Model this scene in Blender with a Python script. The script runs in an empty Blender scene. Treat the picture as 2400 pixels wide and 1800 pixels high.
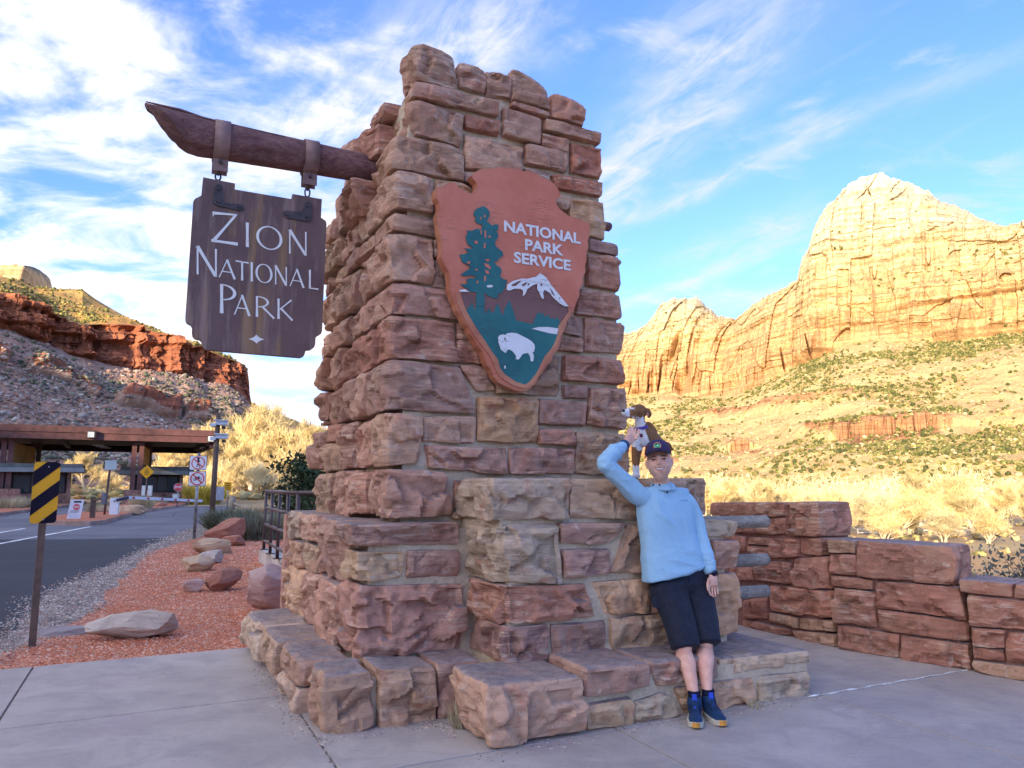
import bpy, bmesh, math, random
import numpy as np
from mathutils import Vector, Matrix
R = math.radians
random.seed(7)
scene = bpy.context.scene
COL = scene.collection

# ------------------------------------------------------------------ camera
FPX, CAMH, PITCH = 1733.0, 1.5, math.atan(240 / 1733.0)
cam = bpy.data.cameras.new('camera')
cam.sensor_fit = 'HORIZONTAL'; cam.sensor_width = 36.0
cam.lens = 36.0 * FPX / 2400.0
cam.clip_start = 0.1; cam.clip_end = 20000
camo = bpy.data.objects.new('camera', cam)
camo.location = (0, 0, CAMH); camo.rotation_euler = (math.pi / 2 + PITCH, 0, 0)
COL.objects.link(camo); scene.camera = camo

# ------------------------------------------------------------------ light
SUN_EL = R(12.0)
SUN_AZ = math.atan2(-0.46, -0.89)          # x, y of the direction the sun stands in
SUN_DIR = Vector((math.sin(SUN_AZ) * math.cos(SUN_EL), math.cos(SUN_AZ) * math.cos(SUN_EL), math.sin(SUN_EL)))
world = bpy.data.worlds.new('World'); scene.world = world; world.use_nodes = True
nt = world.node_tree; nt.nodes.clear()
def wn(t, **k):
    n = nt.nodes.new(t)
    for a, b in k.items(): setattr(n, a, b)
    return n
wout = wn('ShaderNodeOutputWorld'); wbg = wn('ShaderNodeBackground'); wsky = wn('ShaderNodeTexSky')
wsky.sky_type = 'NISHITA'; wsky.sun_disc = False
wsky.sun_elevation = SUN_EL; wsky.sun_rotation = SUN_AZ
wsky.altitude = 1200; wsky.air_density = 1.0; wsky.dust_density = 0.6; wsky.ozone_density = 1.6
wbg.inputs['Strength'].default_value = 0.15
def wmath(op, a, b=None, c=None):
    n = wn('ShaderNodeMath', operation=op)
    for i, s in enumerate((a, b, c)):
        if s is None: continue
        if isinstance(s, (int, float)): n.inputs[i].default_value = s
        else: nt.links.new(s, n.inputs[i])
    return n.outputs[0]
def wramp(v, a, b):
    n = wn('ShaderNodeMapRange', interpolation_type='SMOOTHSTEP')
    nt.links.new(v, n.inputs[0]); n.inputs[1].default_value = a; n.inputs[2].default_value = b
    return n.outputs[0]
tc = wn('ShaderNodeTexCoord'); sp = wn('ShaderNodeSeparateXYZ'); nt.links.new(tc.outputs['Generated'], sp.inputs[0])
zc = wmath('ADD', wmath('MAXIMUM', sp.outputs['Z'], 0.0), 0.16)
px = wmath('DIVIDE', sp.outputs['X'], zc); py = wmath('DIVIDE', sp.outputs['Y'], zc)
cb = wn('ShaderNodeCombineXYZ'); nt.links.new(px, cb.inputs[0]); nt.links.new(py, cb.inputs[1])
def cloudnoise(rot, sx, sy, scale, detail, rough, dist, loc=(0, 0, 0)):
    m = wn('ShaderNodeMapping'); nt.links.new(cb.outputs[0], m.inputs[0])
    m.inputs['Rotation'].default_value = (0, 0, rot); m.inputs['Scale'].default_value = (sx, sy, 1); m.inputs['Location'].default_value = loc
    n = wn('ShaderNodeTexNoise'); nt.links.new(m.outputs[0], n.inputs['Vector'])
    n.inputs['Scale'].default_value = scale; n.inputs['Detail'].default_value = detail
    n.inputs['Roughness'].default_value = rough; n.inputs['Distortion'].default_value = dist
    return n.outputs['Fac']
# puffy broken sheet (thicker to the left of the view) and long thin streaks (right)
sheet = cloudnoise(R(20), 1.0, 1.35, 2.9, 10, 0.60, 0.35, (3.1, 1.2, 0))
big = cloudnoise(R(-20), 1.0, 1.0, 0.7, 3, 0.5, 0.0, (0.4, 2.0, 0))
def rotated(theta, sa, sc_):
    c_, s_ = math.cos(theta), math.sin(theta)
    a = wmath('ADD', wmath('MULTIPLY', px, c_ * sa), wmath('MULTIPLY', py, s_ * sa)); b_ = wmath('ADD', wmath('MULTIPLY', px, -s_ * sc_), wmath('MULTIPLY', py, c_ * sc_))
    q_ = wn('ShaderNodeCombineXYZ'); nt.links.new(a, q_.inputs[0]); nt.links.new(b_, q_.inputs[1]); return q_.outputs[0]
def wnoise(vec, scale, detail, rough, dist):
    n = wn('ShaderNodeTexNoise'); nt.links.new(vec, n.inputs['Vector']); n.inputs['Scale'].default_value = scale; n.inputs['Detail'].default_value = detail
    n.inputs['Roughness'].default_value = rough; n.inputs['Distortion'].default_value = dist; return n.outputs['Fac']
streak = wnoise(rotated(R(-57), 1.1, 5.5), 1.6, 9, .62, .5)
wisp = wnoise(rotated(R(-57), 2.6, 7.0), 2.0, 9, .66, .6); warp = wnoise(cb.outputs[0], 3.5, 4, .6, 0)
def cirrus(A, B, w0, w1, gain):
    A = Vector(A); B = Vector(B); d = (B - A); L = d.length; d /= L
    ax_ = wmath('SUBTRACT', px, A.x); ay_ = wmath('SUBTRACT', py, A.y)
    t_ = wmath('DIVIDE', wmath('ADD', wmath('MULTIPLY', ax_, d.x), wmath('MULTIPLY', ay_, d.y)), L)
    c_ = wmath('ADD', wmath('SUBTRACT', wmath('MULTIPLY', ax_, -d.y), wmath('MULTIPLY', ay_, -d.x)), wmath('MULTIPLY', wmath('SUBTRACT', warp, .5), w1 * 1.8))
    w_ = wmath('ADD', w0, wmath('MULTIPLY', t_, w1 - w0)); r_ = wmath('DIVIDE', c_, wmath('MAXIMUM', w_, .01))
    m = wmath('POWER', 2.718, wmath('MULTIPLY', wmath('MULTIPLY', r_, r_), -1.0)); ends = wmath('MULTIPLY', wramp(t_, -.12, .18), wramp(t_, 1.15, .75))
    return wmath('MULTIPLY', wmath('MULTIPLY', wmath('MULTIPLY', m, ends), gain * .85), wramp(wisp, .22, .74))
CIR = [((.20, 1.95), (.41, 1.05), .045, .13, .95), ((.34, 1.83), (.70, 1.36), .03, .035, .85), ((.62, 1.43), (.95, 1.12), .03, .05, .35), ((.36, 2.45), (.78, 1.88), .05, .06, .85), ((.42, 2.10), (.80, 1.72), .04, .10, .50),
       ((.50, 2.60), (.95, 2.15), .06, .06, .6), ((.30, 2.9), (.80, 2.5), .10, .08, .6), ((-.46, 1.50), (.05, 1.10), .12, .10, .85)]
wis = 0.0
for q_ in CIR: wis = wmath('ADD', cirrus(*q_), wis)
leftness = wramp(px, 0.35, -.75)
lowness = wramp(sp.outputs['Z'], 0.40, 0.10)
cov = wmath('ADD', wmath('ADD', wmath('MULTIPLY', sheet, 0.62), wmath('MULTIPLY', big, 0.38)), wmath('ADD', wmath('MULTIPLY', leftness, 0.115), wmath('MULTIPLY', wmath('MULTIPLY', lowness, leftness), 0.07)))
c1 = wramp(cov, 0.525, 0.71)
c2 = wmath('ADD', wmath('MULTIPLY', wramp(streak, 0.58, 0.85), 0.22), wis)
cl = wmath('MINIMUM', wmath('ADD', wmath('MULTIPLY', c1, 0.93), c2), 1.0)
# clouds brighten towards the sun, by a gain added to lift the foreground shade
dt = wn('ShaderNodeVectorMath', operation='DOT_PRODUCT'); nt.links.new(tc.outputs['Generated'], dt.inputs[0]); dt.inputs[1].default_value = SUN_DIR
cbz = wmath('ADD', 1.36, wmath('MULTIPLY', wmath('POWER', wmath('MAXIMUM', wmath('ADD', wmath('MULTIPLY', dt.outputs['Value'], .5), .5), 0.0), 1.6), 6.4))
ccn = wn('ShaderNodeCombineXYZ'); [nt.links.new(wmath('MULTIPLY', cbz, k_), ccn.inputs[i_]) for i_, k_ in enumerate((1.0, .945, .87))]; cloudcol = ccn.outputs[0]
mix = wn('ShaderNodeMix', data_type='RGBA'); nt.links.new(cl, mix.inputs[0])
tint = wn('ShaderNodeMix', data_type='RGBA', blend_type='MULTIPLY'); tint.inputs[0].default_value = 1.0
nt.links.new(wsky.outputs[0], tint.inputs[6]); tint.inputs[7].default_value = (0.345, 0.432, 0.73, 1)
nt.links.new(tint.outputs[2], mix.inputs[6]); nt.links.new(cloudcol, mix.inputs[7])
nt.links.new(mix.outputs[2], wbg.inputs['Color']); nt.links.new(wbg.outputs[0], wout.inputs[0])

sun = bpy.data.lights.new('sun', 'SUN'); sun.energy = 2.05; sun.angle = R(0.5); sun.color = (1.0, 0.80, 0.54)
suno = bpy.data.objects.new('sun', sun); COL.objects.link(suno)
suno.rotation_euler = (-SUN_DIR).to_track_quat('-Z', 'Y').to_euler()
vs = scene.view_settings
vs.view_transform = 'Standard'; vs.look = 'None'; vs.gamma = 1.0; vs.use_curve_mapping = False
vs.exposure = 2.2
scene.cycles.max_bounces = 6; scene.cycles.diffuse_bounces = 4

# ------------------------------------------------------------------ pixel of the 2400 x 1800 photograph -> point of the place
def ray(x, y):
    a = (x - 1200) / FPX; b = (900 - y) / FPX
    return np.array([a, math.cos(PITCH) - b * math.sin(PITCH), math.sin(PITCH) + b * math.cos(PITCH)])
EYE = np.array([0, 0, CAMH])
def G(x, y, z=0.0):
    d = ray(x, y); return EYE + d * ((z - CAMH) / d[2])
def AY(x, y, Y):
    d = ray(x, y); return EYE + d * (Y / d[1])
TH = R(26.0)
UD = np.array([math.cos(TH), math.sin(TH), 0]); VD = np.array([-math.sin(TH), math.cos(TH), 0])
ORG = np.array([-0.11704857, 4.47400559, 0.0])
def W(u, v, z): return ORG + UD * u + VD * v + np.array([0, 0, z])
def uvz(p):
    p = np.asarray(p) - ORG; return float(p @ UD), float(p @ VD), float(p[2])
def onv(v, x, y):                       # pixel on the vertical plane v = const of the monument's own axes
    d = ray(x, y); t = ((ORG + VD * v - EYE) @ VD) / (d @ VD); return EYE + d * t
def onu(u, x, y):
    d = ray(x, y); t = ((ORG + UD * u - EYE) @ UD) / (d @ UD); return EYE + d * t

# ------------------------------------------------------------------ noise
_rng = np.random.RandomState(11)
_perm = _rng.permutation(256); _perm = np.concatenate([_perm, _perm, _perm])
_val = _rng.rand(256) * 2 - 1
def vnoise(x, y, z):
    x = np.asarray(x, float); y = np.asarray(y, float) + 0 * x; z = np.asarray(z, float) + 0 * x
    xi = np.floor(x).astype(int); yi = np.floor(y).astype(int); zi = np.floor(z).astype(int)
    xf, yf, zf = x - xi, y - yi, z - zi
    u, v, w = (t * t * t * (t * (t * 6 - 15) + 10) for t in (xf, yf, zf))
    def h(a, b, c): return _val[_perm[_perm[_perm[(xi + a) & 255] + ((yi + b) & 255)] + ((zi + c) & 255)] & 255]
    def L(a, b, t): return a + (b - a) * t
    return L(L(L(h(0,0,0), h(1,0,0), u), L(h(0,1,0), h(1,1,0), u), v), L(L(h(0,0,1), h(1,0,1), u), L(h(0,1,1), h(1,1,1), u), v), w)
def fbm(x, y, z, o=4, g=0.5):
    s = 0; a = 1; n = 0
    for i in range(o):
        s = s + a * vnoise(x * 2**i + 17 * i, y * 2**i + 5 * i, z * 2**i + 9 * i); n += a; a *= g
    return s / n
def ridged(x, y, z, o=3):
    s = 0; a = 1; n = 0
    for i in range(o):
        s = s + a * (1 - 2 * np.abs(vnoise(x * 2**i + 31 * i, y * 2**i, z * 2**i))); n += a; a *= 0.5
    return s / n

def blocks(s, z, w, h, seed, jag=.5):
    """broken blocks: one offset in -1..1 per cell of a jittered brick pattern"""
    zz = z / h + jag * vnoise(s / w * .7, z / h * .5, seed); zi = np.floor(zz).astype(int)
    ss = s / w + .8 * _val[_perm[(zi + seed * 7) & 255]] + jag * vnoise(s / w * 1.3, z / h * .8, seed + 3); si = np.floor(ss).astype(int)
    return _val[_perm[(_perm[si & 255] + zi + seed) & 255]]
# ------------------------------------------------------------------ objects
def meta(o, label=None, cat=None, group=None, kind=None):
    if label: o['label'] = label
    if cat: o['category'] = cat
    if group: o['group'] = group
    if kind: o['kind'] = kind
    return o
def empty(name, loc=(0, 0, 0), label=None, cat=None, group=None, kind=None, rz=0.0, parent=None):
    o = bpy.data.objects.new(name, None); o.location = tuple(loc); o.rotation_euler = (0, 0, rz)
    o.empty_display_size = 0.1; COL.objects.link(o)
    if parent: o.parent = parent
    return meta(o, label, cat, group, kind)
def mesh_data(name, v, f, mat=None, smooth=False, mats=None):
    me = bpy.data.meshes.new(name)
    if isinstance(v, np.ndarray): v = v.tolist()
    me.from_pydata([tuple(p) for p in v], [], [tuple(q) for q in f])
    if mat: me.materials.append(mat)
    if smooth: me.polygons.foreach_set('use_smooth', [True] * len(me.polygons))
    me.update(); return me
def obj(name, me, parent=None, color=None, **k):
    """me in world coordinates unless the parent sits elsewhere: parents keep their transform"""
    o = bpy.data.objects.new(name, me); COL.objects.link(o)
    if parent is not None:
        o.parent = parent
        M = parent_world(parent); o.matrix_parent_inverse = M.inverted()
    if color is not None: o.color = (*color, 1)
    return meta(o, **k)
def parent_world(p):
    M = Matrix.Translation(p.location) @ p.rotation_euler.to_matrix().to_4x4()
    q = p.parent
    if q is not None: M = parent_world(q) @ (p.matrix_parent_inverse @ M)
    return M
def mk(name, v, f, mat, parent=None, smooth=False, color=None, **k):
    return obj(name, mesh_data(name, v, f, mat, smooth), parent, color, **k)
class MB:
    def __init__(s): s.v = []; s.f = []
    def add(s, v, f):
        n = len(s.v); s.v += [tuple(map(float, p)) for p in v]; s.f += [tuple(i + n for i in q) for q in f]; return s
    def box(s, c, d, ax=None, rz=0.0):
        c = np.asarray(c, float); d = np.asarray(d, float) / 2
        ax = ax if ax is not None else np.array([[math.cos(rz), math.sin(rz), 0], [-math.sin(rz), math.cos(rz), 0], [0, 0, 1.0]])
        ax = np.asarray(ax, float)
        P = [c + ax[0] * d[0] * i + ax[1] * d[1] * j + ax[2] * d[2] * k for k in (-1, 1) for j in (-1, 1) for i in (-1, 1)]
        return s.add(P, [(0,2,3,1),(4,5,7,6),(0,1,5,4),(2,6,7,3),(0,4,6,2),(1,3,7,5)])
    def tube(s, pts, rad, n=8, cap=True):
        pts = [np.asarray(p, float) for p in pts]; m = len(pts)
        rad = [rad] * m if isinstance(rad, (int, float)) else list(rad)
        V = []; up = None
        for i, p in enumerate(pts):
            t = pts[min(i + 1, m - 1)] - pts[max(i - 1, 0)]; t = t / (np.linalg.norm(t) + 1e-12)
            if up is None:
                up = np.array([0, 0, 1.0]) if abs(t[2]) < .9 else np.array([1.0, 0, 0])
            a = np.cross(t, up); a /= np.linalg.norm(a) + 1e-12; b = np.cross(a, t); up = b
            for k in range(n):
                g = 2 * math.pi * k / n; V.append(p + rad[i] * (math.cos(g) * a + math.sin(g) * b))
        F = [(i*n+k, i*n+(k+1) % n, (i+1)*n+(k+1) % n, (i+1)*n+k) for i in range(m - 1) for k in range(n)]
        if cap: F += [tuple(range(n - 1, -1, -1)), tuple((m-1)*n + k for k in range(n))]
        return s.add(V, F)
    def prism(s, poly, off, depth):          # poly: 3-D points of the front face, extruded along off*depth
        poly = [np.asarray(p, float) for p in poly]; n = len(poly); d = np.asarray(off, float) * depth
        return s.add(poly + [p + d for p in poly], [tuple(range(n)), tuple(range(2*n-1, n-1, -1))] + [(i, i+n, (i+1) % n + n, (i+1) % n) for i in range(n)])
    def make(s, name, mat, parent=None, smooth=False, bevel=0, color=None, **k):
        me = mesh_data(name, s.v, s.f, mat, smooth)
        bm = bmesh.new(); bm.from_mesh(me); bmesh.ops.recalc_face_normals(bm, faces=bm.faces)
        if bevel: bmesh.ops.bevel(bm, geom=bm.edges[:] , offset=bevel, segments=2, affect='EDGES', profile=.6)
        bm.to_mesh(me); bm.free()
        return obj(name, me, parent, color, **k)

# ------------------------------------------------------------------ materials
class MT:
    """small wrapper to write node materials"""
    def __init__(s, name, rough=0.8, spec=0.3):
        s.m = bpy.data.materials.new(name); s.m.use_nodes = True; s.t = s.m.node_tree
        s.b = s.t.nodes['Principled BSDF']; s.b.inputs['Roughness'].default_value = rough
        s.b.inputs['Specular IOR Level'].default_value = spec
        s._geo = None
    def n(s, t, **k):
        n = s.t.nodes.new(t)
        for a, b in k.items(): setattr(n, a, b)
        return n
    def put(s, i, v):
        if isinstance(v, bpy.types.NodeSocket): s.t.links.new(v, i)
        elif isinstance(v, tuple) and len(v) == 3 and i.type == 'RGBA': i.default_value = (*v, 1)
        else: i.default_value = v
    def coord(s, kind='pos', scale=(1, 1, 1), rot=(0, 0, 0), offset_random=False):
        if kind == 'pos': src = s.n('ShaderNodeNewGeometry').outputs['Position']
        else: src = s.n('ShaderNodeTexCoord').outputs[kind]
        if offset_random:
            oi = s.n('ShaderNodeObjectInfo'); v = s.n('ShaderNodeVectorMath', operation='SCALE'); s.put(v.inputs[0], (17., 31., 23.)) ; s.put(v.inputs['Scale'], oi.outputs['Random'])
            a = s.n('ShaderNodeVectorMath', operation='ADD'); s.put(a.inputs[0], src); s.put(a.inputs[1], v.outputs[0]); src = a.outputs[0]
        m = s.n('ShaderNodeMapping'); s.put(m.inputs[0], src); m.inputs['Scale'].default_value = scale; m.inputs['Rotation'].default_value = rot
        return m.outputs[0]
    def noise(s, vec, scale, detail=4, rough=.55, dist=0.0):
        n = s.n('ShaderNodeTexNoise'); s.put(n.inputs['Vector'], vec); n.inputs['Scale'].default_value = scale
        n.inputs['Detail'].default_value = detail; n.inputs['Roughness'].default_value = rough; n.inputs['Distortion'].default_value = dist
        return n.outputs['Fac']
    def voro(s, vec, scale, feature='F1', out='Distance'):
        n = s.n('ShaderNodeTexVoronoi', feature=feature); s.put(n.inputs['Vector'], vec); n.inputs['Scale'].default_value = scale
        return n.outputs[out]
    def ramp(s, v, a, b, lo=0.0, hi=1.0):
        n = s.n('ShaderNodeMapRange', interpolation_type='SMOOTHSTEP'); s.put(n.inputs[0], v)
        for i, q in enumerate((a, b, lo, hi)): n.inputs[i + 1].default_value = q
        return n.outputs[0]
    def math(s, op, a, b=0.0):
        n = s.n('ShaderNodeMath', operation=op); s.put(n.inputs[0], a); s.put(n.inputs[1], b); return n.outputs[0]
    def mix(s, f, a, b, mode='MIX'):
        n = s.n('ShaderNodeMix', data_type='RGBA', blend_type=mode); s.put(n.inputs[0], f)
        for i, q in ((6, a), (7, b)): s.put(n.inputs[i], q)
        return n.outputs[2]
    def scale(s, c, f):                       # colour times a scalar
        n = s.n('ShaderNodeVectorMath', operation='SCALE'); s.put(n.inputs[0], c); s.put(n.inputs['Scale'], f); return n.outputs[0]
    def base(s, c): s.put(s.b.inputs['Base Color'], c); return s
    def bump(s, h, strength=.5, dist=.01, prev=None):
        n = s.n('ShaderNodeBump'); s.put(n.inputs['Height'], h); n.inputs['Strength'].default_value = strength; n.inputs['Distance'].default_value = dist
        if prev is not None: s.put(n.inputs['Normal'], prev)
        s.put(s.b.inputs['Normal'], n.outputs[0]); return n.outputs[0]
_plain = {}
def plain(name, c, rough=.6, spec=.3, var=.12, scale=25, metal=0.0, bump=0.0):
    if name in _plain: return _plain[name]
    t = MT(name, rough, spec); n = t.noise(t.coord(), scale, 5, .6)
    n2 = t.noise(t.coord(), scale * .13, 3, .6)
    f = t.math('ADD', t.ramp(n, .3, .7, 1 - var, 1 + var), t.ramp(n2, .35, .65, -var, var))
    rgb = t.n('ShaderNodeRGB'); rgb.outputs[0].default_value = (*c, 1)
    t.base(t.scale(rgb.outputs[0], f)); t.b.inputs['Metallic'].default_value = metal
    if bump: t.bump(n, .5, bump)
    _plain[name] = t.m; return t.m
# ================================================================== LAND
def interp(pts, x):
    a = np.array(pts, float); return np.interp(x, a[:, 0], a[:, 1])
def sheet_mesh(name, P, mat, attrs=None, smooth=True):
    """P: rows x cols x 3 grid of points"""
    r, c = P.shape[:2]
    me = bpy.data.meshes.new(name)
    me.vertices.add(r * c); me.vertices.foreach_set('co', P.reshape(-1).astype(np.float32))
    i = np.arange(r * c).reshape(r, c)
    q = np.stack([i[:-1, :-1], i[:-1, 1:], i[1:, 1:], i[1:, :-1]], -1).reshape(-1, 4)
    me.loops.add(q.size); me.loops.foreach_set('vertex_index', q.reshape(-1).astype(np.int32))
    me.polygons.add(len(q)); me.polygons.foreach_set('loop_start', np.arange(0, q.size, 4, dtype=np.int32))
    me.polygons.foreach_set('loop_total', np.full(len(q), 4, np.int32))
    me.polygons.foreach_set('use_smooth', [smooth] * len(q))
    me.materials.append(mat); me.update(calc_edges=True)
    for k, v in (attrs or {}).items():
        a = me.attributes.new(k, 'FLOAT', 'POINT'); a.data.foreach_set('value', v.reshape(-1).astype(np.float32))
    return me

# ---------------------------------------------------------------- materials of rock
def rock_material(name, bands, talus_cols, streak=1.0, bumpd=2.0, sc=1.0, spots=(.30, .44, .30)):
    t = MT(name, 0.95, 0.1); pos = t.coord()
    sx = t.n('ShaderNodeSeparateXYZ'); t.put(sx.inputs[0], pos)
    w = t.noise(t.coord(scale=(.012 * sc, .012 * sc, .012 * sc)), 1, 4, .6)
    h = t.math('ADD', sx.outputs['Z'], t.math('MULTIPLY', t.math('SUBTRACT', w, .5), 60 / sc))
    rp = t.n('ShaderNodeValToRGB'); lo, hi = bands[0][0], bands[-1][0]
    t.put(rp.inputs[0], t.ramp(h, lo, hi)); rp.color_ramp.interpolation = 'EASE'
    t.t.nodes[-1]
    e = rp.color_ramp.elements
    # linear parameter for the ramp
    mr = t.n('ShaderNodeMapRange'); t.put(mr.inputs[0], h); mr.inputs[1].default_value = lo; mr.inputs[2].default_value = hi; t.put(rp.inputs[0], mr.outputs[0])
    e[0].position = 0; e[0].color = (*bands[0][1], 1); e[1].position = 1; e[1].color = (*bands[-1][1], 1)
    for hh, c in bands[1:-1]:
        k = e.new((hh - lo) / (hi - lo)); k.color = (*c, 1)
    # thin strata and vertical stains
    st = t.noise(t.coord(scale=(.01 * sc, .01 * sc, .28 * sc)), 1, 5, .7, .4)
    vs_ = t.noise(t.coord(scale=(.10 * sc, .10 * sc, .008 * sc)), 1, 5, .65, .6)
    fine = t.noise(t.coord(scale=(.15 * sc,) * 3), 1, 8, .7)
    f = t.math('MULTIPLY', t.ramp(st, .34, .66, .66, 1.16), t.ramp(vs_, .32, .62, 1 - .42 * streak, 1.08))
    f = t.math('MULTIPLY', f, t.ramp(fine, .3, .7, .82, 1.12))
    cliff = t.scale(rp.outputs[0], f)
    tn = t.noise(t.coord(scale=(.03 * sc,) * 3), 1, 6, .65, .4)
    talus = t.mix(t.ramp(tn, .38, .62), talus_cols[0], talus_cols[1])
    sn = t.noise(t.coord(scale=(.5 * sc, .5 * sc, .5 * sc)), 1, 5, .7)
    talus = t.mix(t.ramp(sn, .50, .66), talus, talus_cols[2])
    sn2 = t.voro(t.coord(scale=(.4 * sc,) * 3), 1)
    talus = t.mix(t.math('MULTIPLY', t.ramp(sn2, spots[1], spots[0]), spots[2] * 2), talus, talus_cols[3])
    z = t.n('ShaderNodeAttribute', attribute_name='zone').outputs['Fac']
    zz = t.math('ADD', z, t.math('MULTIPLY', t.math('SUBTRACT', tn, .5), .5))
    t.base(t.mix(t.ramp(zz, .42, .58), talus, cliff))
    b1 = t.bump(t.noise(t.coord(scale=(.08 * sc, .08 * sc, .05 * sc)), 1, 10, .75), 1.0, bumpd)
    b2 = t.bump(t.voro(t.coord(scale=(.07 * sc, .07 * sc, .018 * sc)), 1, 'F2'), .5, bumpd * 1.5, b1)
    return t.m

M_CLIFF_R = rock_material('pale_canyon_rock', [(60, (.50, .26, .13)), (130, (.54, .29, .14)), (190, (.60, .36, .17)), (250, (.62, .41, .20)),
    (300, (.64, .47, .25)), (360, (.70, .58, .36)), (520, (.76, .68, .46))],
    [(.60, .46, .22), (.58, .36, .17), (.48, .42, .19), (.26, .25, .09)], streak=.55, bumpd=4.5, spots=(.20, .30, .25))
M_CLIFF_L = rock_material('red_canyon_rock', [(-5, (.33, .15, .10)), (20, (.36, .14, .09)), (60, (.42, .15, .075)), (100, (.50, .19, .075)), (160, (.55, .25, .10))],
    [(.40, .26, .19), (.36, .185, .125), (.42, .32, .25), (.48, .40, .33)], streak=.8, bumpd=1.2, sc=2.6, spots=(.24, .36, .35))
M_SLOPE_L = rock_material('sunny_scrub_slope', [(0, (.40, .15, .08)), (60, (.42, .15, .075)), (160, (.58, .30, .11))],
    [(.52, .33, .11), (.50, .24, .085), (.42, .32, .10), (.24, .21, .06)], streak=.6, bumpd=1.0, sc=2.6)

# ---------------------------------------------------------------- right-hand mountain
def mountain_right():
    xs = np.concatenate([np.arange(700, 1240, 6), np.arange(1240, 2480, 1.55), np.arange(2480, 3300, 12)])
    n = len(xs)
    ridge = [(700, 1040), (790, 1010), (1000, 870), (1240, 840), (1380, 805), (1459, 781), (1514, 763), (1530, 740), (1549, 710), (1579, 696), (1600, 701), (1635, 698), (1658, 717), (1686, 740), (1723, 747), (1765, 712),
             (1800, 694), (1825, 682), (1869, 654), (1873, 628), (1880, 602), (1897, 575), (1906, 540), (1915, 520), (1932, 491), (1945, 478), (1960, 468), (1975, 445), (1992, 426), (2020, 415), (2050, 404), (2071, 400), (2088, 415),
             (2127, 426), (2173, 445), (2206, 471), (2257, 491), (2308, 515), (2359, 531), (2400, 522), (2480, 500), (2600, 470), (2750, 520), (3000, 600), (3300, 700)]
    base = [(700, 1090), (1000, 960), (1240, 930), (1440, 926), (1640, 930), (1720, 926), (1800, 895), (1858, 863), (1930, 830), (1997, 805), (2060, 800), (2136, 800), (2230, 800), (2320, 790), (2400, 776), (2700, 790), (3300, 850)]
    foot = [(1240, 1128), (3300, 1128)]
    Yr = interp([(1240, 1750), (1500, 1600), (1700, 1420), (1760, 1330), (1860, 1180), (1900, 1130), (2075, 1080), (2400, 980), (2600, 900), (3300, 700)], xs)
    Yb = interp([(1240, 1500), (1500, 1380), (1700, 1200), (1800, 1080), (1900, 1000), (2075, 940), (2400, 860), (2600, 780), (3300, 560)], xs)
    Yf = interp([(1240, 520), (1700, 460), (2075, 420), (2400, 380), (3300, 300)], xs)
    def line(yc, Y):
        return np.stack([AY(x, y, q) for x, y, q in zip(xs, yc, Y)])
    yr = interp(ridge, xs) + 5.5 * fbm(xs * .05, 0, 0, 4, .6) + 2.5 * ridged(xs * .16, 2, 0, 2)
    Rg = line(yr, Yr); Bs = line(interp(base, xs) + 7 * fbm(xs * .03, 4, 0, 3), Yb); Ft = line(interp(foot, xs), Yf)
    Ft[:, 2] = -6
    nf, ncl = 230, 300
    rows = []; zone = []
    # talus: gentle rise with ridges and gullies that run down the slope
    for i in range(nf):
        t = i / nf; s = t ** 1.25 * .9 + t * .1
        p = Ft + (Bs - Ft) * t; p = p.copy(); p[:, 2] = Ft[:, 2] + (Bs[:, 2] - Ft[:, 2]) * s
        rows.append(p); zone.append(np.zeros(n))
    # cliff: steep at the foot, leaning back towards the top, in stepped ledges
    for i in range(ncl + 1):
        t = i / ncl
        led = t
        hb = np.clip(.22 * led + .78 * led ** 3.2, 0, 1)
        p = Bs + (Rg - Bs) * hb; p = p.copy(); p[:, 2] = Bs[:, 2] + (Rg[:, 2] - Bs[:, 2]) * t
        rows.append(p); zone.append(np.ones(n) * (1 if t < .995 else .9))
    for k, (dy, dz) in enumerate([(30, -8), (90, -40), (220, -160), (420, -420)]):
        p = Rg.copy(); p[:, :2] *= (1 + dy / Yr)[:, None]; p[:, 2] = np.maximum(p[:, 2] + dz, -8); rows.append(p); zone.append(np.ones(n) * .8)
    P = np.stack(rows); Z = np.stack(zone)
    d = P[:, :, :2] / np.linalg.norm(P[:, :, :2], axis=2, keepdims=True)          # pushes away from the valley
    ii = np.arange(P.shape[0])[:, None] + 0 * P[:, :, 0]
    x, y, z = P[:, :, 0], P[:, :, 1], P[:, :, 2]
    s_ = x * .8 - y * .55                                                        # coordinate along the face
    cl = np.clip((ii - nf) / 22, 0, 1) * np.clip((nf + ncl + 2 - ii) / 40, .15, 1)
    ta = np.clip((nf - ii) / 40, 0, 1)
    # buttresses and vertical clefts
    but = 30 * ridged(s_ * .0075, z * .0022, 3, 3) + 11 * ridged(s_ * .035 + .6 * fbm(s_ * .02, z * .01, 1, 2), z * .004, 7, 3)
    cre = vnoise(s_ * .022 + .9 * fbm(z * .008, s_ * .005, 5, 2), z * .0028, 12); cre = np.clip(1 - np.abs(cre) * 9, 0, 1) ** 1.5
    cre2 = vnoise(s_ * .05 + .7 * fbm(z * .012, s_ * .01, 8, 2), z * .005, 31); cre2 = np.clip(1 - np.abs(cre2) * 8, 0, 1)
    gate = np.clip(fbm(s_ * .006, z * .008, 44, 2) * 4 + .35, 0, 1)
    led = 5 * np.clip(vnoise(s_ * .006, 0, z * .045) * 5, -1, 1) + 4 * vnoise(s_ * .008, 3, z * .11) + 3 * fbm(s_ * .03, y * .03, z * .09, 4, .6)
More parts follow.
